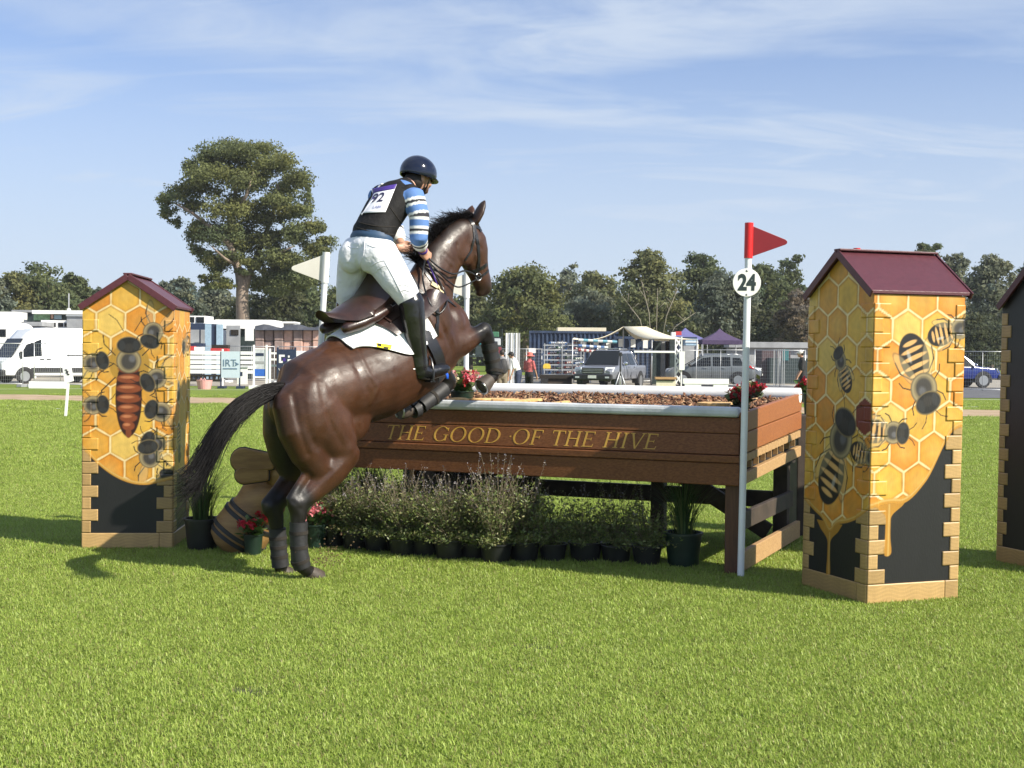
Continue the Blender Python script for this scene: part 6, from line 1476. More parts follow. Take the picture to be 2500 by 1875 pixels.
# mesh fence panels
def fence_proto():
    T = Thing('fence_panel', 'mesh fence panel', 'fence panel', (0,0,0), 'temporary mesh fence panels', local=True); L_, H_ = 2.35, 1.85
    for x in (0, L_/2, L_): mb = MB(); mb.tube([(x,0,.08),(x,0,H_)], .021 if x != L_/2 else .014, 7); T.add('post', mb, M_galv, sm=True)
    for z in (.15, H_-.03): mb = MB(); mb.tube([(0,0,z),(L_,0,z)], .017, 7); T.add('rail', mb, M_galv, sm=True)
    mb = MB()
    for i in range(1,24): x = L_*i/24; mb.bar((x,.0,.15),(x,.0,H_-.03), .0045, .0045, ref=(0,1,0))
    for i in range(1,10): z = .15+(H_-.18)*i/10; mb.bar((0,.006,z),(L_,.006,z), .0045, .0045, ref=(0,1,0))
    T.add('wire_mesh', mb, M_galv, kind='stuff')
    for x in (0, L_): mb = MB(); mb.box((x-.12,-.30,0),(x+.12,.30,.12)); T.add('foot_block', mb, M_white if x == 0 else M_greyp, bevel=.02)
    return T.root
FP = fence_proto(); first_ = [True]
def fence_run(px0, px1, Y0, Y1, label, group):
    a = Vector((at(px0,900,Y0).x, Y0, 0)); b = Vector((at(px1,900,Y1).x, Y1, 0)); d = b-a; n = max(1, round(d.length/2.42)); rz = math.atan2(d.y, d.x)
    for i in range(n):
        p = a+d*i/n; lb = label if n == 1 else ['first','second','third','fourth','fifth','sixth'][i]+' '+label
        if first_[0]: FP.location = p; FP.rotation_euler = (0,0,rz); FP['label'] = lb; FP['group'] = group; first_[0] = False
        else: dup(FP, p, rz, lb, group)
fence_run(-70, 240, 55, 54, 'wire mesh fence panel from the left standing in front of the white van', 'fence panels before the van')
fence_run(440, 800, 66, 65, 'wire mesh fence panel from the left behind the white jump planks', 'fence panels behind the jump planks')
fence_run(1285, 1720, 73, 71, 'wire mesh fence panel from the left behind the silver utility', 'fence panels behind the utility')
fence_run(1700, 1990, 63, 61, 'wire mesh fence panel from the left near the man in black', 'fence panels near the man in black')
fence_run(2330, 2480, 58, 57, 'wire mesh fence panel before the blue utility truck', 'fence panels before the blue truck')
fence_run(1215, 1300, 70, 70, 'wire mesh fence panel behind the red hatted visitor', 'fence panels behind the visitors')
# left: caravans, canopy, cabins
def rounded(px0, px1, y0, y1, Y, depth, r):
    a = at(px0,y1,Y); b = at(px1,y0,Y); z0, z1, x0, x1 = max(0,a.z), b.z, a.x, b.x; r = min(r, (x1-x0)/2.1, (z1-z0)/2.1)
    poly = [(x0,z0),(x1,z0)]+[(x1-r+r*math.cos(t), z1-r+r*math.sin(t)) for t in np.linspace(0,math.pi/2,6)]+[(x0+r+r*math.cos(t), z1-r+r*math.sin(t)) for t in np.linspace(math.pi/2,math.pi,6)]
    mb = MB(); mb.prism([Vector((x,Y,z)) for x,z in poly], (0,depth,0)); return mb
mk('caravan', 'white round cornered caravan behind the nose of the van', 'caravan', [('body', M_white, rounded(-70,52,787,925,70,2.2,.7)), ('window', M_glass, pbox(-30,14,804,822,69.98,.03))])
mk('caravan', 'white box caravan top at the left edge above the round one', 'caravan', [('body', M_white, pbox(-60,34,761,900,80,2.2)), ('window', M_glass, pbox(-40,-5,775,795,79.98,.03))])
mk('shed', 'dark corrugated shed left of the green banner canopy', 'shed', [('wall', M_dkp, pbox(30,82,762,900,86,3)), ('roof', M_greyp, pbox(28,84,757,762,85.8,3.4))])
mk('canopy_stall', 'long white roofed stall with a green banner behind the van', 'stall', [('wall', M_dkp, pbox(84,200,766,900,82,2.5)), ('roof', M_white, pbox(78,206,758,766,81.2,4)), ('banner', M_greenb, pbox(82,122,766,782,81.9,.05)), ('poster', M_lblue, pbox(132,150,769,779,81.9,.05)), ('poster', M_pink, pbox(124,130,768,778,81.9,.05))])
mk('site_cabin', 'white cabin with a row of small dark windows above the van', 'cabin', [('wall', M_white, pbox(100,166,782,900,76,2.5))]+[('window', M_glass, pbox(x,x+12,788,798,75.98,.03)) for x in (108,124,142,157)])
mk('water_tank', 'grey ribbed tank box right of the white cabin', 'tank', [('body', M_greyp, pbox(163,206,771,900,75,2.2)), ('lid', M_galv, pbox(161,208,768,772,74.9,2.4))])
mk('awning', 'grey awning roof between caravan and white cabin', 'awning', [('roof', M_greyp, pbox(52,102,786,796,74,3)), ('wall', M_navy, pbox(56,100,796,900,74.3,2.5))])
sl_ = MB(); q = at(168,757,95); sl_.ell(q, (.16,.16,.14), None, 10, 8); sp_ = MB(); sp_.tube([(q.x,q.y,0),(q.x,q.y,q.z+1.2)], .05, 6); mk('mast', 'thin mast carrying a white dome left of the queen bee tower', 'mast', [('pole', M_galv, sp_), ('dome', M_white, sl_)], loc=(q.x,q.y,0))
mk('kerb_rail', 'white rail lying on the grass before the van', 'rail', [('rail', M_white, pbox(70,158,932,940,53,.25,zb=.0))])
# leaning sign post
b0 = gp(160,1019); s0 = Vector((b0.x, b0.y, 0)); tpp = at(167, 930, b0.y); mb = MB(); mb.bar(s0, tpp, .055, .04, ref=(0,1,0)); pl = MB(); c4 = [at(x,y,b0.y-.03) for x,y in ((158,937),(180,930),(173,892),(152,895))]; pl.prism(c4, (0,.02,0))
T = mk('sign_post', 'leaning white sign board on a stake left of the tower', 'sign', [('stake', M_white, mb), ('board', M_white, pl)], loc=s0)
for i in range(4):
    t_ = MB(); p = at(158.5+1.8*(i%2)+i*1.2, 903+i*3.6, b0.y-.04); t_.box((p.x,p.y,p.z-.015),(p.x+.05,p.y+.004,p.z+.012)); T.add('print_line', t_, M_dark)
# mid left: trucks and horse float
mk('horse_truck', 'navy horse truck with grey windows right of the queen bee tower', 'truck', [('body', M_navy, pbox(448,516,790,925,72,2.4)), ('window', M_greyp, pbox(452,486,805,848,71.96,.05)), ('window', M_greyp, pbox(490,510,805,848,71.96,.05)), ('luton', M_white, pbox(446,501,771,790,72.3,2)), ('luton_window', M_glass, pbox(459,474,774,787,72.26,.05)), ('luton_window', M_glass, pbox(479,498,774,788,72.26,.05))])
mk('stable_panel', 'slate blue stable panels beside the navy truck', 'panel', [('panel', M_lblue, pbox(500,515,791,925,71,.2)), ('panel', M_navy, pbox(515,528,792,925,71.1,.2)), ('panel', M_lblue, pbox(528,543,792,925,71,.2))])
mk('horse_float', 'white roofed horse float with open door behind the sponsor board', 'horse float', [('roof', M_white, rounded(518,674,781,802,74,2.4,.25)), ('wall', M_dkp, pbox(521,620,800,925,74.3,2)), ('nose', M_white, rounded(538,557,806,850,73.7,1.2,.3)), ('ramp', M_greyp, pbox(552,586,795,925,73.5,.1)), ('door', M_white, pbox(598,619,794,832,73.6,.08)), ('vent', M_dark, pbox(563,582,805,818,73.45,.05))])
mk('store_box', 'long grey store box behind the bales', 'store', [('body', M_greyp, pbox(672,720,788,925,82,2)), ('lid', M_white, pbox(670,718,785,789,81.8,2.3))])
k_ = 0
for r_ in range(2):
    for i in range(7):
        x0 = 622+i*23.5; y0 = 806+r_*27; k_ += 1
        single('wrapped_bale', ['taupe','pink'][1 if (i in (3,4,5,6) and not (i == 4 and r_ == 0)) else 0]+' wrapped bale, '+['first','second','third','fourth','fifth','sixth','seventh'][i]+' from the horse float, in the '+['upper','lower'][r_]+' row', 'bale', pbox(x0,x0+22,y0,y0+26,70+.15*(i%2),1.0), [M_tan, M_pink][1 if (i in (3,4,5,6) and not (i == 4 and r_ == 0)) else 0], (at(x0+11,900,70).x,70,0), 'wrapped bales under the tarpaulin', bevel=.05)
mb = MB(); 
for i in range(8):
    a, b = at(622+i*21,806,69.8), at(643+i*21,806,69.8); h0, h1 = .22+.10*math.sin(i*1.7), .22+.10*math.sin((i+1)*1.7); mb.hexa([(a.x,69.7,a.z),(b.x,69.7,b.z),(b.x,71.4,b.z),(a.x,71.4,a.z),(a.x,69.9,a.z+h0),(b.x,69.9,b.z+h1),(b.x,71.3,b.z+h1),(a.x,71.3,a.z+h0)])
single('tarpaulin', 'crumpled slate tarpaulin over the wrapped bales', 'tarpaulin', mb, M_tarp, (at(700,900,70).x,70,at(700,806,70).z))
mk('lower_pallet', 'dark pallet base under the wrapped bales', 'pallet', [('deck', M_timd, pbox(618,790,860,925,70,1.3))])
# jump material on the grass
for i in range(5):
    y0 = 857+i*11.5; single('jump_plank', ['topmost plain white plank of the stacked fence left of the sponsor board', 'second white plank with faded print in the stacked fence', 'middle white plank of the stacked fence', 'fourth white plank of the stacked fence', 'lowest white plank of the stacked fence above the black rail'][i], 'jump plank', pbox(440,541,y0,y0+8.5,59,.06), M_white, (at(490,900,59).x,59,at(490,y0+8.5,59).z), 'white planks of the stacked fence')
    single('jump_plank', ['topmost','second','middle','fourth','lowest'][i]+' white plank between sponsor board and blue filler wing', 'jump plank', pbox(586,616,y0+1,y0+9,59.4,.06), M_white, (at(600,900,59.4).x,59.4,at(600,y0+9,59.4).z), 'white planks beside the sponsor board')
mb = MB()
for x in (437, 543): a = at(x,930,59.2); mb.bar((a.x,a.y+.05,0),(a.x,a.y+.05,at(x,852,59.2).z), .07, .07)
single('plank_stand', 'white uprights holding the stacked fence planks', 'stand', mb, M_white, (at(490,900,59).x,59.2,0))
rl_ = pbox(440,541,915,931,58,.08); rb_ = MB(); mk('black_rail', 'low black picket rail behind the pink tub', 'rail', [('rail', M_dark, pbox(440,541,915,919,58,.08)), ('rail', M_dark, pbox(440,541,926,931,58,.08))]+[('picket', M_dark, pbox(443+i*11,448+i*11,919,926,58.02,.05)) for i in range(9)])
mk('rug_bundle', 'red and white rug bundle on the plank stack', 'rug', [('rug', M_redp, pbox(455,474,845,856,59.5,.5)), ('rug', M_white, pbox(474,493,847,856,59.5,.5)), ('rug', M_navy, pbox(450,496,838,846,59.9,.5))])
mk('rug_bundle', 'red rug bundle with dark top behind the sponsor board', 'rug', [('rug', M_redp, pbox(514,555,850,858,59.6,.5)), ('rug', M_dark, pbox(516,556,842,850,59.6,.5))])
p = gp(499,950); tb = MB(); tb.lathe([(.25,0),(.33,.36),(.34,.37),(.31,.365)], (p.x,p.y,0), 18); hd_ = MB()
for s_ in (-1,1): hd_.tube([(p.x+s_*.12,p.y-.3,.36),(p.x+s_*.07,p.y-.3,.46),(p.x-s_*.0+s_*.02,p.y-.3,.37)], .02, 6)
mk('tub', 'pink rubber tub with handles on the grass', 'tub', [('bowl', M_pinkp, tb), ('handle', M_pinkp, hd_)], loc=(p.x,p.y,0))
def print_text(T, s, px, py, Y, size, mt, nm, off=.004, sx=1.0, parent=None):
    me = place_mesh(text_mesh(s, size, .0, .002, nm, sx=sx), at(px,py,Y), Vector((1,0,0)), Vector((0,0,1)), Vector((0,-1,0))); return T.add(nm, me, mt, parent=parent)
M_ltblue = mat('sponsor_board', (.50,.60,.66), .5, var=.04); M_lett = mat('grey_blue_lettering', (.10,.17,.24), .6)
Yb = 55.0; T = mk('sponsor_board', 'pale blue board lettered IRT on two navy legs', 'sign', [('board', M_ltblue, pbox(540,585,858,922,Yb,.05))]+[('leg', M_navy, pbox(x,x+3.5,858 if x < 560 else 858,946,Yb+.05,.05,zb=0)) for x in (537.5,583)]+[('foot', M_navy, pbox(x-7,x+10,943,947,Yb-.2,.5,zb=0)) for x in (537.5,583)], loc=(at(562,900,Yb).x,Yb,0))
print_text(T, 'IRT', 560, 887, Yb-.012, .42, M_lett, 'letters', sx=.95)
pl_ = MB(); a = at(577,889,Yb-.012); 
for s_ in ((-.05,0,.08,.0),): pl_.add([(a.x-.08,a.y,a.z+.10),(a.x+.12,a.y,a.z),(a.x-.08,a.y,a.z-.10),(a.x-.02,a.y,a.z)], [(0,3,2,1)])
T.add('arrow_mark', pl_, M_lett); ul = pbox(544,579,899,901.5,Yb-.01,.004); T.add('print_line', ul, M_lett)
T = mk('filler_panel', 'white framed jump filler behind the sponsor board', 'jump filler', [('board', M_white, pbox(579,604,897,938,57.5,.05)), ('frame', M_greyw, pbox(577,606,894,897,57.45,.1)), ('disc_mark', M_navy, pbox(584,592,908,918,57.49,.01))])
def wing(px0, px1, y0, y1, Y, label, logo=True):
    parts = []
    for x in (px0, px1-4): parts.append(('upright', M_white, pbox(x,x+4.5,y0,y1,Y,.09,zb=0)))
    parts += [('foot', M_white, pbox(px0-10,px0+15,y1-3.5,y1+1,Y-.15,.4,zb=0)), ('foot', M_white, pbox(px1-16,px1+10,y1-3.5,y1+1,Y-.15,.4,zb=0)), ('cross_rail', M_white, pbox(px0+4,px1-4,y0+8,y0+11,Y+.02,.05)), ('cross_rail', M_white, pbox(px0+4,px1-4,y1-26,y1-22,Y+.02,.05)), ('panel', M_greyw, pbox(px0+4,px1-4,y0+12,y1-44,Y+.03,.03)), ('blue_panel', M_blue, pbox(px0+4,px1-4,y1-44,y1-27,Y+.03,.03))]
    if logo: parts += [('oval_mark', M_navy, pbox(px0+7,px1-8,y0+20,y0+27,Y+.02,.008)), ('print_line', M_greyp, pbox(px0+7,px1-7,y0+40,y0+46,Y+.02,.008))]
    return mk('jump_wing', label, 'jump wing', parts, loc=(at((px0+px1)/2,900,Y).x,Y,0))
wing(617, 652, 842, 945, 55, 'white jump wing with a blue panel and oval mark')
mk('jump_wing', 'narrow white jump upright right of the blue panelled wing', 'jump wing', [('upright', M_white, pbox(656,661,851,943,56,.09,zb=0)), ('panel', M_lblue, pbox(651,656,856,926,56.02,.03)), ('foot', M_white, pbox(650,668,940,944,55.9,.4,zb=0))], loc=(at(658,900,56).x,56,0))
Yn = 57.0; T = mk('sponsor_board', 'navy board with white angular mark and letters WE', 'sign', [('board', M_navy, pbox(676,722,853,922,Yn,.05)), ('post', M_navy, pbox(675,680,848,948,Yn+.05,.06,zb=0)), ('post', M_navy, pbox(718,723,848,948,Yn+.05,.06,zb=0))], loc=(at(700,900,Yn).x,Yn,0))
for (x0,x1,y0,y1) in ((681,695,866,871),(681,686,871,886),(686,690,881,886),(703,707,868,873),(702,711,877,890),(692,704,890,895),(703,707,886,893)): T.add('mark', pbox(x0,x1,y0,y1,Yn-.012,.008), M_white)
T.add('mark', pbox(691,697,875,882,Yn-.012,.008), M_purp)
print_text(T, 'WE', 690, 904, Yn-.012, .24, M_white, 'letters')
mk('jump_plank', 'white printed board right of the navy sponsor board', 'jump plank', [('board', M_white, pbox(722,770,857,880,60,.05))])
for i in range(3): single('jump_plank', ['upper','middle','lower'][i]+' white rail between upright and navy sponsor board', 'jump plank', pbox(661,676,860+i*15,865+i*15,57.5,.05), M_white, (at(668,900,57.5).x,57.5,at(668,865+i*15,57.5).z), 'white rails by the navy board')
# mid right: crates, container, marquee
cr = [(1146,1168,806,818,M_blue,'blue'),(1168,1192,807,822,M_white,'white'),(1192,1218,810,824,mat('green_crate',(.05,.16,.09),.5),'green'),(1196,1222,826,843,M_greyw,'pale grey'),(1198,1224,846,864,mat('maroon_crate',(.20,.04,.05),.5),'maroon'),(1150,1192,824,842,mat('teal_crate',(.04,.18,.20),.5),'teal'),(1160,1194,846,868,M_dkp,'black')]
for x0,x1,y0,y1,mt,cn in cr: single('crate', cn+' crate on the stall shelves right of the horse knee', 'crate', pbox(x0,x1,y0,y1,66,.8), mt, (at((x0+x1)/2,900,66).x,66,at(x0,y1,66).z), 'crates on the stall shelves', bevel=.03)
mk('shelf_rack', 'dark shelf rack carrying coloured crates right of the horse knee', 'shelf', [('shelf', M_dkp, pbox(1144,1226,y,y+3,66,1.0)) for y in (822,843,868)]+[('upright', M_dkp, pbox(x,x+3,803,925,66.3,.1,zb=0)) for x in (1144,1193,1224)], loc=(at(1185,900,66).x,66,0))
mk('locker', 'tall white ribbed locker right of the crate shelves', 'locker', [('panel', M_white if i % 2 == 0 else M_greyw, pbox(1234+i*6.1,1239.5+i*6.1,813,925,64+.05*(i%2),.8,zb=0)) for i in range(5)]+[('side', M_greyp, pbox(1264.5,1270,813,925,64.3,.8,zb=0))], loc=(at(1250,900,64).x,64,0))
def corr(px0, px1, y0, Y, n, mt_, name, label, cat):
    a = at(px0,900,Y).x; b = at(px1,900,Y).x; z1 = at(px0,y0,Y).z; V = []; pr = []
    for i in range(n):
        for q,(f,dd) in enumerate(((0,0),(.25,0),(.5,.10),(.75,.10))): pr.append((a+(b-a)*(i+f)/n, Y+dd))
    pr.append((b,Y)); mb = MB(); k = len(pr); mb.add([(x,y,.15) for x,y in pr]+[(x,y,z1) for x,y in pr], [(i,i+1,k+i+1,k+i) for i in range(k-1)])
    bx = MB(); bx.box((a,Y+.11,.15),(b,Y+2.4,z1)); rails = MB(); rails.box((a-.02,Y-.03,z1-.12),(b+.02,Y+.12,z1+.02))
    return mk(name, label, cat, [('shell', mt_, bx), ('corrugated_side', mt_, mb), ('top_rail', mt_, rails)], loc=((a+b)/2,Y,0))
corr(1292, 1508, 808, 80, 21, M_bluep, 'shipping_container', 'blue corrugated container behind the pole rack', 'container')
corr(1500, 1700, 822, 79, 18, M_bluep, 'shipping_container', 'second blue container mostly hidden under the cream marquee', 'container')
mk('flat_roof', 'pale flat roof showing above the blue container', 'roof', [('roof', M_cream, pbox(1362,1480,800,810,88,3)), ('wall', M_greyw, pbox(1364,1478,810,925,88.2,2.5))])
def marquee():
    Yf, Yr = 66.5, 70.5; T = Thing('marquee', 'cream peaked marquee roof behind the silver utility', 'marquee', (at(1550,900,68).x,68,0)); rl_, rr_ = at(1522,797,Yr), at(1578,797,Yr); el, er = at(1592,827,Yf), at(1702,829,Yf); wf, wb = at(1398,827,Yf), at(1402,824,Yr+2)
    def sheet_(P, Q, sag):
        n = 8; mb = MB(); V = []
        for i in range(n+1):
            for j in range(2): p = P[j].lerp(Q[j], i/n); V.append(Vector((p.x,p.y,p.z-sag*math.sin(math.pi*i/n))))
        V2 = [v-UPZ*.03 for v in V]; m_ = len(V); F_ = []
        for i in range(n): F_ += [(2*i,2*i+2,2*i+3,2*i+1), (m_+2*i,m_+2*i+1,m_+2*i+3,m_+2*i+2), (2*i,m_+2*i,m_+2*i+2,2*i+2), (2*i+1,2*i+3,m_+2*i+3,m_+2*i+1)]
        mb.add(V+V2, F_); return mb
    back = Vector((0,2.2,-.15))
    T.add('roof_sheet', sheet_([rl_, rr_], [el, er], .16), M_cream, sm=True); T.add('roof_sheet', sheet_([rl_, rl_+back], [wf, wb], .30), M_cream, sm=True); T.add('roof_sheet', sheet_([rr_, rl_], [er+Vector((0,7,0)), el+Vector((0,7,0))], .10), M_cream, sm=True)
    for p in (el, er, wf, wb, rl_, er+Vector((0,7,0))): mb = MB(); mb.tube([(p.x,p.y+.05,0),(p.x,p.y+.05,p.z-.03)], .03, 7); T.add('pole', mb, M_galv, sm=True)
    for i in range(12): mb = MB(); p = at(1420+i*15,833+2*math.sin(i*2),71.5); mb.box((p.x,71.5,p.z-.34),(p.x+.26,71.52,p.z+.1)); T.add('valance_flap', mb, M_bluep if i % 2 else M_white)
marquee()
def gazebo(px, y0, ye, wpx, Y, mt_, label):
    c = at(px,900,Y); hw = wpx/2/F*Y; zt = at(px,y0,Y).z; ze = at(px,ye,Y).z; T = Thing('gazebo', label, 'gazebo', (c.x,Y,0)); ring = []; n = 5
    for i in range(n+1):
        t = i/n; s_ = hw*t; z = zt-(zt-ze)*(t**.72); ring.append([(c.x+s_*a,Y+s_*b,z) for a,b in ((-1,-1),(1,-1),(1,1),(-1,1))])
    mb = MB(); V = [p for r in ring[1:] for p in r]; o = 4; V.append((c.x,Y,zt)); F_ = [(n*4,j,(j+1)%4) for j in range(4)]
    for i in range(n-1): F_ += [(i*4+j,(i+1)*4+j,(i+1)*4+(j+1)%4,i*4+(j+1)%4) for j in range(4)]
    mb.add(V, F_); T.add('roof', mb, mt_); v = MB()
    for a,b in (((-1,-1),(1,-1)),((1,-1),(1,1)),((-1,1),(-1,-1)),((1,1),(-1,1))): v.bar((c.x+hw*a[0],Y+hw*a[1],ze-.10),(c.x+hw*b[0],Y+hw*b[1],ze-.10), .012, .24); 
    T.add('valance', v, mt_)
    for a,b in ((-1,-1),(1,-1),(1,1),(-1,1)): mb = MB(); mb.tube([(c.x+hw*a*.98,Y+hw*b*.98,0),(c.x+hw*a*.98,Y+hw*b*.98,ze)], .03, 6); T.add('pole', mb, M_galv)
gazebo(1672, 800, 830, 96, 84, M_violet, 'violet blue gazebo roof right of the cream marquee'); gazebo(1756, 802, 832, 98, 78, M_purple, 'dark purple gazebo roof left of the flag pole')
# rack of striped poles
def striped(name, label, p, q, r_, cols, group):
    p, q = Vector(p), Vector(q); n = 8; mb = MB()
    for i in range(n): mb.tube([p.lerp(q,i/n), p.lerp(q,(i+1)/n)], r_, 8, cap=(i in (0,n-1)), col=cols[i % len(cols)])
    o = single(name, label, 'jump pole', mb, mat('pole_paint', (1,1,1), .5, vc=True, var=.1), p, group, sm=50); return o
WH=(.55,.56,.54); RD=(.24,.05,.05); BL=(.05,.12,.28); GN=(.04,.11,.06); TL=(.12,.32,.40); DR=(.13,.04,.045); GY=(.30,.30,.31); YL=(.6,.42,.04)
rp = np.random.default_rng(12); lev = [838,850,862,874,886,898,910]
for i, y in enumerate(lev):
    for k in range(4):
        ci = int(rp.integers(0,5)); c = [[DR,DR,WH],[GY,WH],[GN,WH],[BL,WH],[RD,WH]][ci]; px = 1340+k*20+rp.uniform(-2,2); Y = 67.0; p = at(px, y+rp.uniform(-2,2), Y); q = Vector((p.x+.55+rp.uniform(-.1,.1), Y+3.2, p.z+.02)); striped('jump_pole', ['dark red','grey and white','green and white','blue and white','red and white'][ci]+' pole, '+['first','second','third','fourth'][k]+' from the left in the '+['top','second','third','middle','fifth','sixth','lowest'][i]+' rack layer', p, q, .055, c, 'poles on the rack')
for i,(y,c,nm) in enumerate(((828,[WH,TL],'white and sky blue'),(842,[BL,WH],'deep blue and white'),(852,[RD,WH],'red and white'))):
    a = at(1412,y+2,65.5); b = at(1506-i*22,y+7,65.8); striped('jump_pole', nm+' pole sticking out of the rack above the utility', a, b, .075, c, 'long poles above the utility')
T = mk('pole_rack', 'galvanised rack holding layers of striped jump poles', 'rack', [('upright', M_galv, pbox(x,x+3,y0,930,Y,.06,zb=0)) for x,y0,Y in ((1328,838,66.8),(1371,832,66.8),(1417,830,66.8),(1424,830,66.8),(1352,838,70.4),(1440,838,70.4))]+[('arm', M_galv, pbox(1326,1426,y+4,y+6,66.9,.05)) for y in lev], loc=(at(1375,900,67).x,67,0))
mk('yellow_tarp', 'small yellow cover on the ground left of the pole rack', 'cover', [('cover', M_yell, rounded(1326,1344,888,900,64,.4,.15))])
mk('trailer', 'low dark flat trailer in front of the pole rack', 'trailer', [('deck', M_dark, pbox(1318,1400,916,924,61,1.6)), ('side', M_timd, pbox(1336,1396,924,938,61.1,1.4)), ('wheel', M_tyre, pbox(1320,1338,924,944,60.9,.3))])
pp = MB(); q0 = at(1291,850,69.8); q1 = at(1308,862,69.8); pp.box((q0.x,69.85,q1.z),(q1.x,69.87,q0.z)); single('notice', 'white paper notice tied on the mesh fence', 'notice', pp, M_white, (q0.x,69.85,q1.z))
# tripod
Yt = 50.0; tp = at(1515,868,Yt); T = Thing('tripod', 'grey survey tripod standing in front of the utility door', 'tripod', (tp.x,Yt,0)); mb = MB(); mb.tube([(tp.x,Yt,.75),(tp.x,Yt,tp.z)], .035, 8); T.add('column', mb, M_trim)
for a,b in ((-.30,-.15),(.30,-.10),(.02,.3)): mb = MB(); mb.tube([(tp.x,Yt,.95),(tp.x+a,Yt+b,.02)], .022, 7); T.add('leg', mb, M_galv, sm=True)
mb = MB(); mb.box((tp.x-.06,Yt-.05,tp.z-.02),(tp.x+.06,Yt+.05,tp.z+.12)); T.add('head', mb, M_trim, bevel=.02)
# dark sheds, wing, rail bench, cabinets
mk('shed', 'dark green shed panels right of the utility', 'shed', [('panel', M_dkp, pbox(1592,1614,834,930,69,.3,zb=0)), ('panel', M_greyp, pbox(1615,1624,834,930,69.1,.3,zb=0)), ('panel', M_dark, pbox(1625,1634,834,930,69,.3,zb=0)), ('panel', M_dkp, pbox(1635,1652,824,930,68.6,.3,zb=0)), ('post', M_timd, pbox(1588,1593,824,930,68.5,.15,zb=0))], loc=(at(1620,900,69).x,69,0))
Yw = 58.0; parts = [('upright', M_white, pbox(1647,1651,822,945,Yw,.08,zb=0)), ('upright', M_white, pbox(1662,1666,822,945,Yw,.08,zb=0))]
for i in range(5):
    a, b = at(1649,826+i*22,Yw+.04), at(1664,848+i*22,Yw+.04); c, d_ = at(1664,826+i*22,Yw+.05), at(1649,848+i*22,Yw+.05); m1 = MB(); m1.bar(a,b,.06,.05,ref=(0,1,0)); m2 = MB(); m2.bar(c,d_,.06,.05,ref=(0,1,0)); parts += [('lattice_bar', M_white, m1), ('lattice_bar', M_white, m2)]
parts += [('block', M_white, pbox(1658,1672,858,948,Yw-.2,.25,zb=.9))]
mk('jump_wing', 'white lattice jump wing beside the grey cabinet', 'jump wing', parts, loc=(at(1656,900,Yw).x,Yw,0))
mk('jump_rail', 'thin white rail running from the utility to the lattice wing', 'rail', [('rail', M_white, pbox(1548,1650,857,861,57.9,.08))])
mk('bench', 'pale timber bench left of the lattice wing', 'bench', [('seat', M_tim, pbox(1600,1652,921,926,57.5,.5)), ('front', M_cream, pbox(1602,1650,930,945,57.6,.05,zb=.05)), ('back', M_timd, pbox(1604,1648,926,930,57.9,.05))])
T = mk('white_plank', 'white jump plank lying on blocks right of the lattice wing', 'jump plank', [('plank', M_white, pbox(1668,1780,925,937,55,.12)), ('block', M_white, pbox(1672,1712,937,944,55.02,.2,zb=.0)), ('block', M_white, pbox(1742,1778,936,943,55.02,.2,zb=.0))])
mk('cabinet', 'grey steel cabinet behind the wing of the silver wagon', 'cabinet', [('body', M_greyp, pbox(1668,1704,844,930,72,1,zb=0)), ('edge', M_cream, pbox(1702,1706,840,930,71.9,.2,zb=0))])
mk('crate', 'pale blue caged box above the grey cabinet', 'crate', [('body', M_lblue, pbox(1674,1704,827,843,73,1)), ('slat', M_white, pbox(1673,1705,834,836,72.95,.03))])
mk('cool_box', 'red and white cool box on the marquee edge', 'cool box', [('body', M_white, pbox(1640,1650,811,821,65.8,.4)), ('lid', M_redp, pbox(1650,1664,809,818,65.8,.4))])
mk('shed', 'long dull maroon shed behind the fence right of the flag pole', 'shed', [('wall', mat('dull_maroon',(.09,.06,.065),.7,var=.2), pbox(1860,1930,856,925,74,2,zb=0)), ('wall', M_dkp, pbox(1880,2000,875,925,73,1,zb=0)), ('roof', M_greyp, pbox(1780,2000,836,848,80,2)), ('wall', M_greyp, pbox(1786,1996,848,925,80.3,2,zb=0)), ('teal_panel', mat('teal_panel',(.03,.14,.15),.6), pbox(1912,1926,853,880,72.9,.1))])
mk('stock_sheet', 'curtain of clear sheet hanging on the mesh fence', 'sheet', [('sheet', mat('clear_sheet',(.34,.35,.35),.3,var=.1), pbox(1888+i*5,1891.5+i*5,853,940,62.2+.05*(i%2),.02,zb=.1)) for i in range(6)])
mk('far_car', 'distant pale car seen over the blue utility truck', 'car', [('body', M_white, rounded(2352,2378,856,868,130,2,.4)), ('cabin', M_glass, rounded(2357,2373,851,858,130.1,1.6,.3))])
mk('far_car', 'distant grey car right of the pale one by the trees', 'car', [('body', M_greyp, rounded(2392,2418,857,868,132,2,.4)), ('cabin', M_glass, rounded(2397,2412,852,859,132.1,1.6,.3))])
# ------------------------------------------------------------ plants in pots along the jump
def pot(T, c, r, h, mt): mb = MB(); mb.lathe([(r*.80,.0),(r*.97,h*.93),(r*1.05,h*.93),(r*1.05,h),(r*.93,h),(r*.90,h*.86),(.002,h*.86)], c, 20); T.add('pot', mb, mt, sm=40)
def sprigs(rr, c, n, h, spread, lean0=.0):
    """curved stems from one root: returns list of polylines"""
    out = []
    for i in range(n):
        a = rr.uniform(0,6.283); s_ = spread*math.sqrt(rr.random()); L = h*rr.uniform(.55,1.08); k = []
        wv = rr.normal(0,.02,2)
        for q in np.linspace(0,1,7): k.append(np.array([c[0]+math.cos(a)*s_*q**1.2*1.0+wv[0]*math.sin(q*5), c[1]+math.sin(a)*s_*q**1.2+wv[1]*math.sin(q*4), c[2]+L*(q-.18*q*q*s_/max(spread,.01))]))
        out.append(k)
    return out
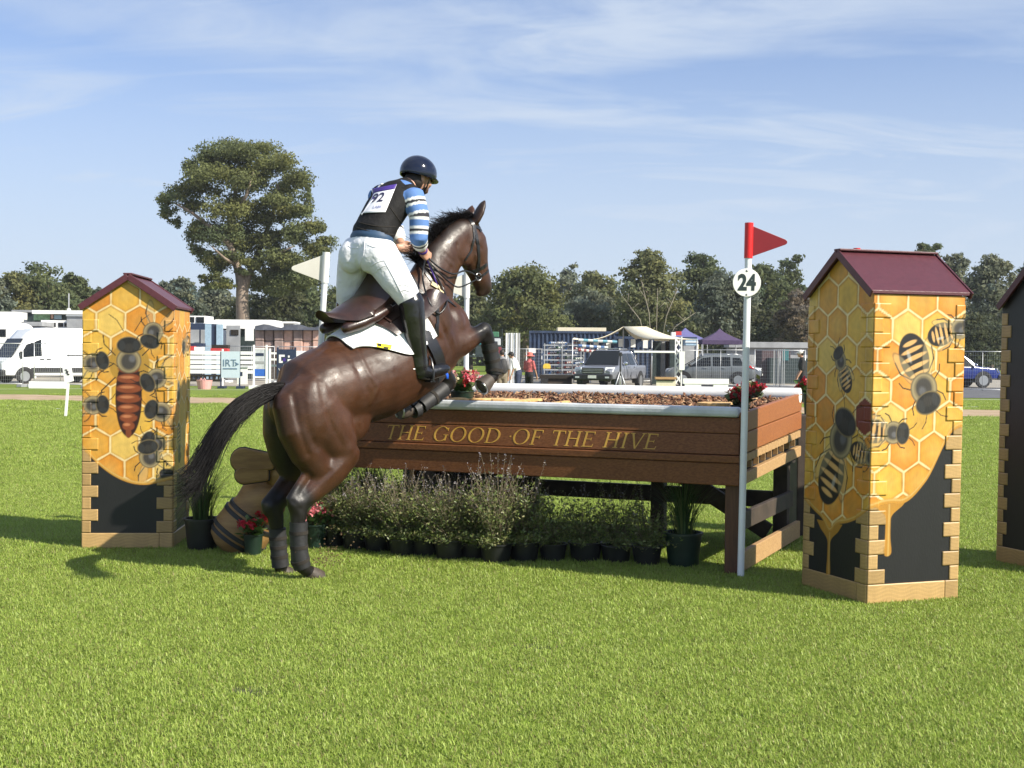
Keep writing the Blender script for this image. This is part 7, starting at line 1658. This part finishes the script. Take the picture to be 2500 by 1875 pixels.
def stem_mesh(polys, r0, r1):
    V = []; Q = []
    for P in polys:
        k = len(P); o = len(V)
        for j, p in enumerate(P):
            r_ = r0+(r1-r0)*j/(k-1)
            for q in range(3): V.append(p+np.array([math.cos(q*2.094)*r_, math.sin(q*2.094)*r_, 0]))
        for j in range(k-1):
            for q in range(3): Q.append((o+j*3+q,o+j*3+(q+1)%3,o+j*3+3+(q+1)%3,o+j*3+3+q))
    return npmesh('stems', V, Q)
def leafset(rr, polys, per, size, cols, t0=.15, t1=1.0, asp=.35, up=.5, jit=.02):
    C_ = []; V = []; n = 0
    for P in polys:
        P = np.array(P)
        for i in range(per):
            t = rr.uniform(t0,t1)*(len(P)-1); j = min(int(t),len(P)-2); p = P[j]*(1-t+j)+P[j+1]*(t-j)+rr.normal(0,jit,3)
            d = rr.normal(size=3); d[2] = abs(d[2])*up+up*.3; d /= np.linalg.norm(d); s_ = np.cross(d, rr.normal(size=3)); s_ /= np.linalg.norm(s_)+1e-9; L = size*rr.uniform(.6,1.4)
            V += [p, p+d*L*.5+s_*L*asp*.5, p+d*L, p+d*L*.5-s_*L*asp*.5]; c = np.array(cols[int(rr.integers(0,len(cols)))])*rr.uniform(.7,1.25); C_ += [c]*4; n += 1
    return npmesh('foliage', V, np.arange(n*4).reshape(-1,4), np.array(C_))
LV = [(.150,.20,.050),(.205,.245,.066),(.115,.16,.042),(.23,.225,.095)]; FLW = [(.20,.18,.20),(.16,.14,.16),(.26,.24,.22)]
def lavender(px, Y, h, w_, seed, label, lush=1.0):
    rr = np.random.default_rng(seed); c = Vector((at(px,1300,Y).x, Y, 0)); T = Thing('potted_lavender', label, 'potted plant', c, 'potted shrubs along the front of the table'); ph = rr.uniform(.125,.165); pot(T, c, rr.uniform(.105,.130), ph, M_pot)
    root = (c.x, c.y, ph*.85); P = sprigs(rr, root, int(96*lush), h*.68, w_*.76)+sprigs(rr, root, int(40*lush), h*.16, w_*.85); tall = sprigs(rr, root, int(34*lush), h, w_*.55)
    T.add('stems', stem_mesh(P+tall, .0035, .0012), mat('grey_stem', (.16,.13,.085), .8, var=.2), kind='stuff')
    T.add('foliage', leafset(rr, P, 32, .026, LV, .10, 1, .42, .5, .020), M_leaf, kind='stuff')
    T.add('tip_foliage', leafset(rr, tall, 16, .020, LV[2:], .25, .85, .35, .6, .008), M_leaf, kind='stuff')
    T.add('flower_spikes', leafset(rr, tall, 7, .015, FLW, .80, 1.02, .6, .5, .006), M_petal, kind='stuff')
def front_at(px, n): p = tf(t_of(px, n), n, 0); return p
lv = [(812,-.05,.62,.36),(868,-.12,.66,.40),(925,-.10,.60,.40),(985,-.16,.66,.40),(1040,-.08,.56,.38),(1098,-.16,.64,.40),(1160,-.10,.60,.40),(1212,-.17,.78,.40),(1280,-.06,.62,.38),(1350,.06,.58,.40),(1430,.14,.60,.40),(1505,.20,.66,.42),(1580,.26,.62,.40)]
ll = ['leftmost bushy shrub in a black pot beside the begonias', 'bushy shrub in a black pot right behind the hind hoof', 'low rounded shrub in a black pot left of the tallest shrubs', 'shrub in a pale speckled pot under the letters of THE', 'short grey shrub in a black pot under the letters of GOOD', 'dense green shrub in a black pot under the D of GOOD', 'green shrub in a black pot left of the middle post', 'tallest shrub with wiry purple tips before the middle post', 'straggly shrub in a black pot just right of the middle post', 'thin shrub in shade under the letters of THE HIVE', 'dim wiry shrub in shade under the H of HIVE', 'dim shrub in shade below the end of the lettering', 'last dim shrub in shade left of the potted grass']
for i,(px,n,h,w_) in enumerate(lv):
    p = front_at(px, n+random.uniform(-.05,.05)); lavender(px, p.y, h*random.uniform(.85,1.12), w_, 300+i, ll[i], 1.0 if i < 8 else (.75 if i == 8 else .42))
# a second row further under the table
for i,(px,n) in enumerate(((845,.34),(900,.42),(960,.36),(1025,.40),(1090,.34),(1150,.38),(1225,.36))):
    p = front_at(px, n); lavender(px, p.y, .62, .38, 340+i, ['leftmost back row shrub half under the table','second back row shrub under the table behind the hoof','third back row shrub under the word THE','fourth back row shrub under the word GOOD','fifth back row shrub under the final D','back row shrub left of the middle post under the table','back row shrub hidden behind the tall wiry shrub','back row shrub right of the middle post under the table'][i], .8)
GRS = [(.045,.10,.022),(.07,.13,.03),(.03,.075,.018),(.11,.14,.045)]
def grass_pot(px, p, h, w_, seed, label, mt, n=230):
    rr = np.random.default_rng(seed); c = Vector((p.x,p.y,0)); T = Thing('potted_grass', label, 'potted plant', c, 'pots of tall grass beside the jump'); pot(T, c, .14, .25, mt); V = []; Q = []; C_ = []
    for i in range(n):
        a = rr.uniform(0,6.283); s_ = w_*rr.uniform(.15,1.0); L = h*rr.uniform(.6,1.1); d = np.array([math.cos(a),math.sin(a),0]); sd = np.array([-math.sin(a),math.cos(a),0]); b = np.array(c)+d*rr.uniform(0,.08)+np.array([0,0,.22]); o = len(V); col = np.array(GRS[int(rr.integers(0,4))])*rr.uniform(.8,1.3)
        for q in np.linspace(0,1,6):
            p_ = b+d*s_*q**1.8+np.array([0,0,L*(q-.30*q**3)]); wd = .0042*(1-q*.85); V += [p_-sd*wd, p_+sd*wd]; C_ += [col,col]
        for j in range(5): Q.append((o+2*j,o+2*j+1,o+2*j+3,o+2*j+2))
    T.add('grass_blades', npmesh('grass_blades', V, Q, np.array(C_)), M_leaf, kind='stuff')
grass_pot(492, gp(494,1342), .62, .36, 401, 'tall grass in a black pot between tower and wooden bee', M_pot)
grass_pot(1690, front_at(1672,.30), .62, .42, 402, 'tall dark grass in a green pot under the right end of the table', M_potg)
grass_pot(905, front_at(905,.75), .62, .30, 403, 'tall grass behind the shrubs below the left end of the table', M_pot, 150)
def flowers(c, label, reds, h, w_, seed, mt, ph=.16, n=26, leafc=None):
    rr = np.random.default_rng(seed); c = Vector(c); T = Thing('potted_begonia', label, 'potted plant', c, 'potted begonias at the jump'); pot(T, c, w_*.62, ph, mt); P = sprigs(rr, (c.x,c.y,c.z+ph*.85), n, h, w_)
    T.add('stems', stem_mesh(P, .004, .002), mat('red_stem', (.16,.07,.04), .6), kind='stuff'); T.add('foliage', leafset(rr, P, 9, .055, leafc or [(.07,.14,.03),(.10,.17,.04),(.13,.20,.07)], .1, .85, .85, .4, .02), M_leaf, kind='stuff')
    for k, P_ in enumerate(P):
        e = P_[-1]; V = []; Q = []; C_ = []; col = np.array(reds[int(rr.integers(0,len(reds)))]) 
        for i in range(22):
            d = rr.normal(size=3); d /= np.linalg.norm(d); s_ = np.cross(d, rr.normal(size=3)); s_ /= np.linalg.norm(s_); q = np.array(e)+d*rr.uniform(.004,.024); L = rr.uniform(.011,.019); o = len(V); V += [q-s_*L*.7, q+d*L-s_*L*.3, q+d*L+s_*L*.3, q+s_*L*.7]; Q.append((o,o+1,o+2,o+3)); C_ += [col*rr.uniform(.75,1.25)]*4
        T.add('flower_head', npmesh('flower_head', V, Q, np.clip(np.array(C_),0,1)), M_petal)
PK = [(.62,.10,.14),(.72,.24,.26),(.70,.16,.20),(.75,.42,.40)]; RDS = [(.45,.01,.02),(.55,.02,.05),(.36,.01,.02)]
p = front_at(770,-.22); flowers((p.x,p.y,0), 'pink begonia in a green pot beside the hind hoof', PK, .19, .16, 501, M_potg, .20, 24)
p = gp(618,1358); flowers((p.x,p.y,0), 'deep red begonia in a green pot at the foot of the wooden bee', RDS, .17, .12, 502, M_potg, .17, 14)
t1 = t_of(1128,.42); p = tf(t1,.42,1.150); flowers(p, 'mixed red and pink begonias on the table under the foreleg', RDS+PK+[(.70,.62,.40)], .17, .16, 503, M_potg, .10, 30)
p = tf(t_of(1806,.30),.30,1.145); flowers(p, 'red begonia on the table behind the number flag pole', [(.30,.01,.015),(.42,.02,.03)], .14, .12, 504, M_pot, .05, 17, [(.045,.07,.02),(.09,.12,.035),(.14,.15,.06)])
p = tf(t_of(1838,TD-.25),TD-.25,1.19); flowers(p, 'red begonia at the far end of the table against the white log', RDS, .09, .08, 505, M_pot, .05, 9, [(.045,.07,.02),(.09,.12,.035)])
p = tf(t_of(1972,TD+.05),TD+.05,0); flowers((p.x+.1,p.y+.3,1.05), 'red begonia box at the back right corner of the table', RDS, .15, .12, 506, M_pot, .18, 14)
st_ = MB(); st_.box((p.x-.05,p.y+.15,0),(p.x+.25,p.y+.45,1.05)); single('plinth', 'dark timber plinth under the corner begonias', 'plinth', st_, M_timd, (p.x+.1,p.y+.3,0), bevel=.01)
# ------------------------------------------------------------ carved wooden bee under the left end
def wooden_bee():
    base = gp(585,1352); Y = base.y+.12; M_bee = mat('carved_honey_wood', (.30,.175,.06), .6, c2=(.19,.10,.035), scale=4, stretch=(1,1,5), bump=.15); T = Thing('wooden_bee', 'carved wooden bee with black rings and two rounded wings', 'carving', base)
    P = lambda px,py,dy=0: at(px,py,Y+dy)
    a, b = P(560,1342), P(668,1180); ax = (b-a); L = ax.length; d = ax/L; side = d.cross(Vector((0,1,0))).normalized(); prof = [(0,.135),(.08,.20),(.25,.225),(.45,.215),(.62,.185),(.78,.19),(.92,.16),(1.0,.07)]
    mb = MB(); mb.lathe([(r_,h*L) for h,r_ in prof]+[(.002,L)], a, 28, d); bd = T.add('body', mb, M_bee, sm=50)
    for h in (.16,.24,.46,.54):
        r_ = np.interp(h,[x for x,_ in prof],[y for _,y in prof]); m_ = MB(); m_.lathe([(r_*.98,h*L-.018),(r_+.008,h*L-.014),(r_+.008,h*L+.014),(r_*.98,h*L+.018)], a, 28, d, cap=False); T.add('ring', m_, M_black, parent=bd, sm=60)
    for (x0,y0,x1,y1,hw,nm) in ((668,1128,562,1122,30,0),(655,1160,572,1160,22,1)):
        p, q = P(x0,y0,-.16), P(x1,y1,-.2); dd = (q-p).normalized(); up = Vector((0,1,0)).cross(dd).normalized(); w_ = hw/F*Y; Lw = (q-p).length; poly = []
        for t in np.linspace(0,1,7): poly.append(p+dd*(Lw-w_)*t*1.0+up*w_*(.62+.38*t))
        for an in np.linspace(math.pi/2,-math.pi/2,9)[1:-1]: poly.append(p+dd*(Lw-w_)+dd*(w_*math.cos(an))+up*(w_*math.sin(an)))
        for t in np.linspace(1,0,7): poly.append(p+dd*(Lw-w_)*t-up*w_*(.62+.38*t))
        m_ = MB(); m_.prism(poly, (0,.05,0)); wg = T.add('wing', m_, M_bee, bevel=.012); e = MB(); e.tube([v+Vector((0,.025,0)) for v in poly+[poly[0]]], .009, 6); T.add('wing_edge', e, M_black, parent=wg, sm=True)
    hd_ = MB(); hd_.ell(b+d*.09, (.13,.13,.13)); T.add('head', hd_, M_bee, sm=True)
wooden_bee()
# yellow hive legs seen under the far side of the table
for i,(x0,x1,mt) in enumerate(((1003,1014,M_tim),(1036,1046,M_tim),(1072,1094,M_tim))):
    t0, t1 = t_of(x1,1.95), t_of(x0,1.95); mb = MB(); mb.box((t0,1.93,0),(t1,1.97,.82), tf); TB.add('rear_batten', mb, mt, bevel=.004)
tbox('rear_panel', t_of(1175,1.98), t_of(985,1.98), 1.975, 2.0, .10, .86, M_black)
# ------------------------------------------------------------ people at the fence
def visitor(label, px, Y, head, H_, skin, top, bottom, hat=None, hatc=None, bend=0.0, hair=(.03,.02,.015), arm=.12, pack=False, long=False):
    c = Vector((at(px,900,Y).x, Y, 0)); f = Vector((math.cos(head),math.sin(head),0)); s_ = Vector((f.y,-f.x,0)); k = H_/1.75; T = Thing('person', label, 'person', c)
    def J(x,y,z): 
        if z > .95: dz = z-.95; x = x+math.sin(bend)*dz; z = .95+math.cos(bend)*dz
        return c+(f*x+s_*y+UPZ*z)*k
    skn = mat('visitor_skin', (.50,.28,.19), .55, var=.08)
    def body(g, parts):
        mb = MB()
        for P, r_ in parts: mb.loft([J(*p) for p in P], [(x[0]+g)*k for x in r_], [(x[1]+g)*k for x in r_], s_, 14)
        return mb
    tor = ([(0,0,.92),(0,0,1.08),(.01,0,1.25),(0,0,1.40),(0,0,1.46)], [(.16,.115),(.14,.10),(.165,.115),(.165,.10),(.09,.07)]); legs = [([(0,y,.90),(.02,y*1.05,.50),(0,y*1.1,.08)], [(.085,.09),(.058,.062),(.042,.045)]) for y in (-.09,.09)]; feet = [([(-.05,y,.04),(.08,y*1.1,.04),(.17,y*1.15,.03)], [(.04,.04),(.045,.035),(.035,.025)]) for y in (-.10,.10)]
    arms = [([(0,.17*q,1.40),(arm*.3,.23*q,1.13),(arm+.06,.24*q,.88)], [(.05,.055),(.042,.042),(.030,.028)]) for q in (-1,1)]; hands = [([(arm+.07,.24*q,.86),(arm+.09,.24*q,.78),(arm+.11,.235*q,.71)], [(.028,.022),(.042,.022),(.03,.014)]) for q in (-1,1)]
    neck = ([(0,0,1.44),(.02,0,1.54)], [(.05,.052),(.05,.052)]); mb = body(0, [tor]+legs+feet+arms+hands+[neck]); hc = J(.045,0,1.635); ax = (f,s_,UPZ); mb.ell(hc,(.095*k,.075*k,.115*k),ax); mb.ell(hc+(f*.03-UPZ*.06)*k,(.06*k,.052*k,.055*k),ax); mb.ell(hc+f*.10*k-UPZ*.015*k,(.018*k,.014*k,.024*k),ax)
    for q in (-1,1):
        mb.ell(hc+s_*.075*q*k,(.018*k,.010*k,.03*k),ax)
        for i in range(4): p = J(arm+.10,.225*q+.0,.72)+(f*(.012*i-.02))*k; mb.tube([p+UPZ*.03*k,p-UPZ*.02*k,p-UPZ*(.045-.006*abs(i-1.5))*k-s_*q*.010*k], .0095*k, 6)
        p = J(arm+.13,.225*q,.80); mb.tube([p-f*.02*k,p+f*.018*k-UPZ*.03*k,p+f*.02*k-UPZ*.06*k], .010*k, 6)
    T.add('body', fuse('body', mb, .011*k, 2), skn)
    for q in (-1,1): e = MB(); e.ell(hc+(f*.088+s_*.03*q+UPZ*.012)*k, (.008*k,.012*k,.008*k), ax, 8, 6); T.add('eye', e, M_dark)
    ms = MB(); ms.ell(hc+(f*.088-UPZ*.062)*k, (.008*k,.022*k,.006*k), ax, 8, 6); T.add('mouth', ms, mat('lips', (.35,.12,.10), .5))
    h_ = MB(); h_.ell(hc-(f*.018-UPZ*.022)*k, (.096*k,.084*k,.108*k), ax); T.add('hair', h_, mat('hair_%d'%int(hair[0]*1000), hair, .6), sm=True)
    sl = [(P[:2] if not long else P[:3], r_[:2] if not long else r_[:3]) for P, r_ in arms]; T.add('shirt', fuse('shirt', body(.016, [tor]+[([J0 for J0 in P], r_) for P, r_ in sl]), .014*k, 2), top)
    T.add('trousers', fuse('trousers', body(.016, [([(0,0,.86),(0,0,.95),(0,0,1.0)],[(.16,.115),(.16,.115),(.155,.11)])]+legs), .014*k, 2), bottom)
    if hat:
        m_ = MB(); hz = hc+UPZ*.03*k
        if hat == 'cap': m_.ell(hz+UPZ*.012*k,(.106*k,.09*k,.095*k),ax); m_.tube([hz+f*.08*k, hz+f*.17*k-UPZ*.01*k], [(.07*k,.008*k),(.05*k,.006*k)], 10)
        else: m_.lathe([(.20*k,-.03*k),(.19*k,-.015*k),(.115*k,.0),(.105*k,.10*k),(.06*k,.13*k),(.002,.13*k)], hz, 20)
        T.add('hat', m_, hatc, sm=50)
    if pack: m_ = MB(); m_.loft([J(-.20,0,1.02),J(-.22,0,1.2),J(-.19,0,1.38)], [.14*k,.15*k,.12*k], [.08*k,.10*k,.08*k], s_, 14); T.add('backpack', m_, mat('dark_backpack', (.03,.03,.032), .7), sm=True)
    return T
Mw = mat('cotton_white', (.62,.60,.56), .8, var=.1); Mb = mat('cotton_black', (.014,.014,.015), .8); Mg = mat('cotton_grey', (.22,.22,.23), .8); Mk = mat('khaki', (.20,.17,.12), .8); Mrd = mat('red_check', (.42,.10,.10), .8, var=.5, scale=14); Mhr = mat('coral_hat', (.62,.15,.12), .7); Mnv = mat('denim', (.03,.04,.08), .8)
visitor('person in grey top with a dark backpack behind the raised hoof', 1226, 42, R(100), 1.68, None, Mg, Mk, pack=True)
visitor('person in a black cap and pale top stooping left of the red hat', 1266, 46, R(160), 1.66, None, Mw, Mnv, 'cap', Mb, bend=.38)
visitor('person in a coral sun hat and red checked shirt', 1292, 47, R(60), 1.58, None, Mrd, Mb, 'sun', Mhr, long=False)
visitor('man in black shirt and pale cap by the mesh fence', 1960, 42.5, R(172), 1.74, None, Mb, Mb, 'cap', Mw, bend=.05)

# crumbs of turf thrown up by the hind hoof
def crumbs():
    rr = np.random.default_rng(9); mb = MB(); c = hp(775,1385,.1)
    for i in range(170):
        t = rr.random(); p = c+HF*(rr.normal(.10,.11))*(0.3+t)+HS*rr.normal(0,.05)+UPZ*(abs(rr.normal(0,.10))*(.3+t)+.01); s_ = rr.uniform(.0015,.005); mb.ell(p, (s_*1.5,s_,s_), None, 5, 3)
    link('thrown_turf', mb.mesh('thrown_turf'), mat('turf_crumbs', (.12,.075,.035), .9, var=.3), kind='stuff')
crumbs()

# thin summer air between the camera and the far trees
hz = MB(); hz.box((-1530,-60,-1),(1530,2230,24)); hzm = bpy.data.materials.new('haze_air'); hzm.use_nodes = True; nt = hzm.node_tree; nt.nodes.remove(nt.nodes['Principled BSDF'])
pv = nt.nodes.new('ShaderNodeVolumePrincipled'); pv.inputs['Color'].default_value = (.86,.90,.96,1); pv.inputs['Density'].default_value = .00025; pv.inputs['Anisotropy'].default_value = .0
nt.links.new(pv.outputs[0], nt.nodes['Material Output'].inputs['Volume']); link('haze', hz.mesh('haze'), hzm, kind='stuff')
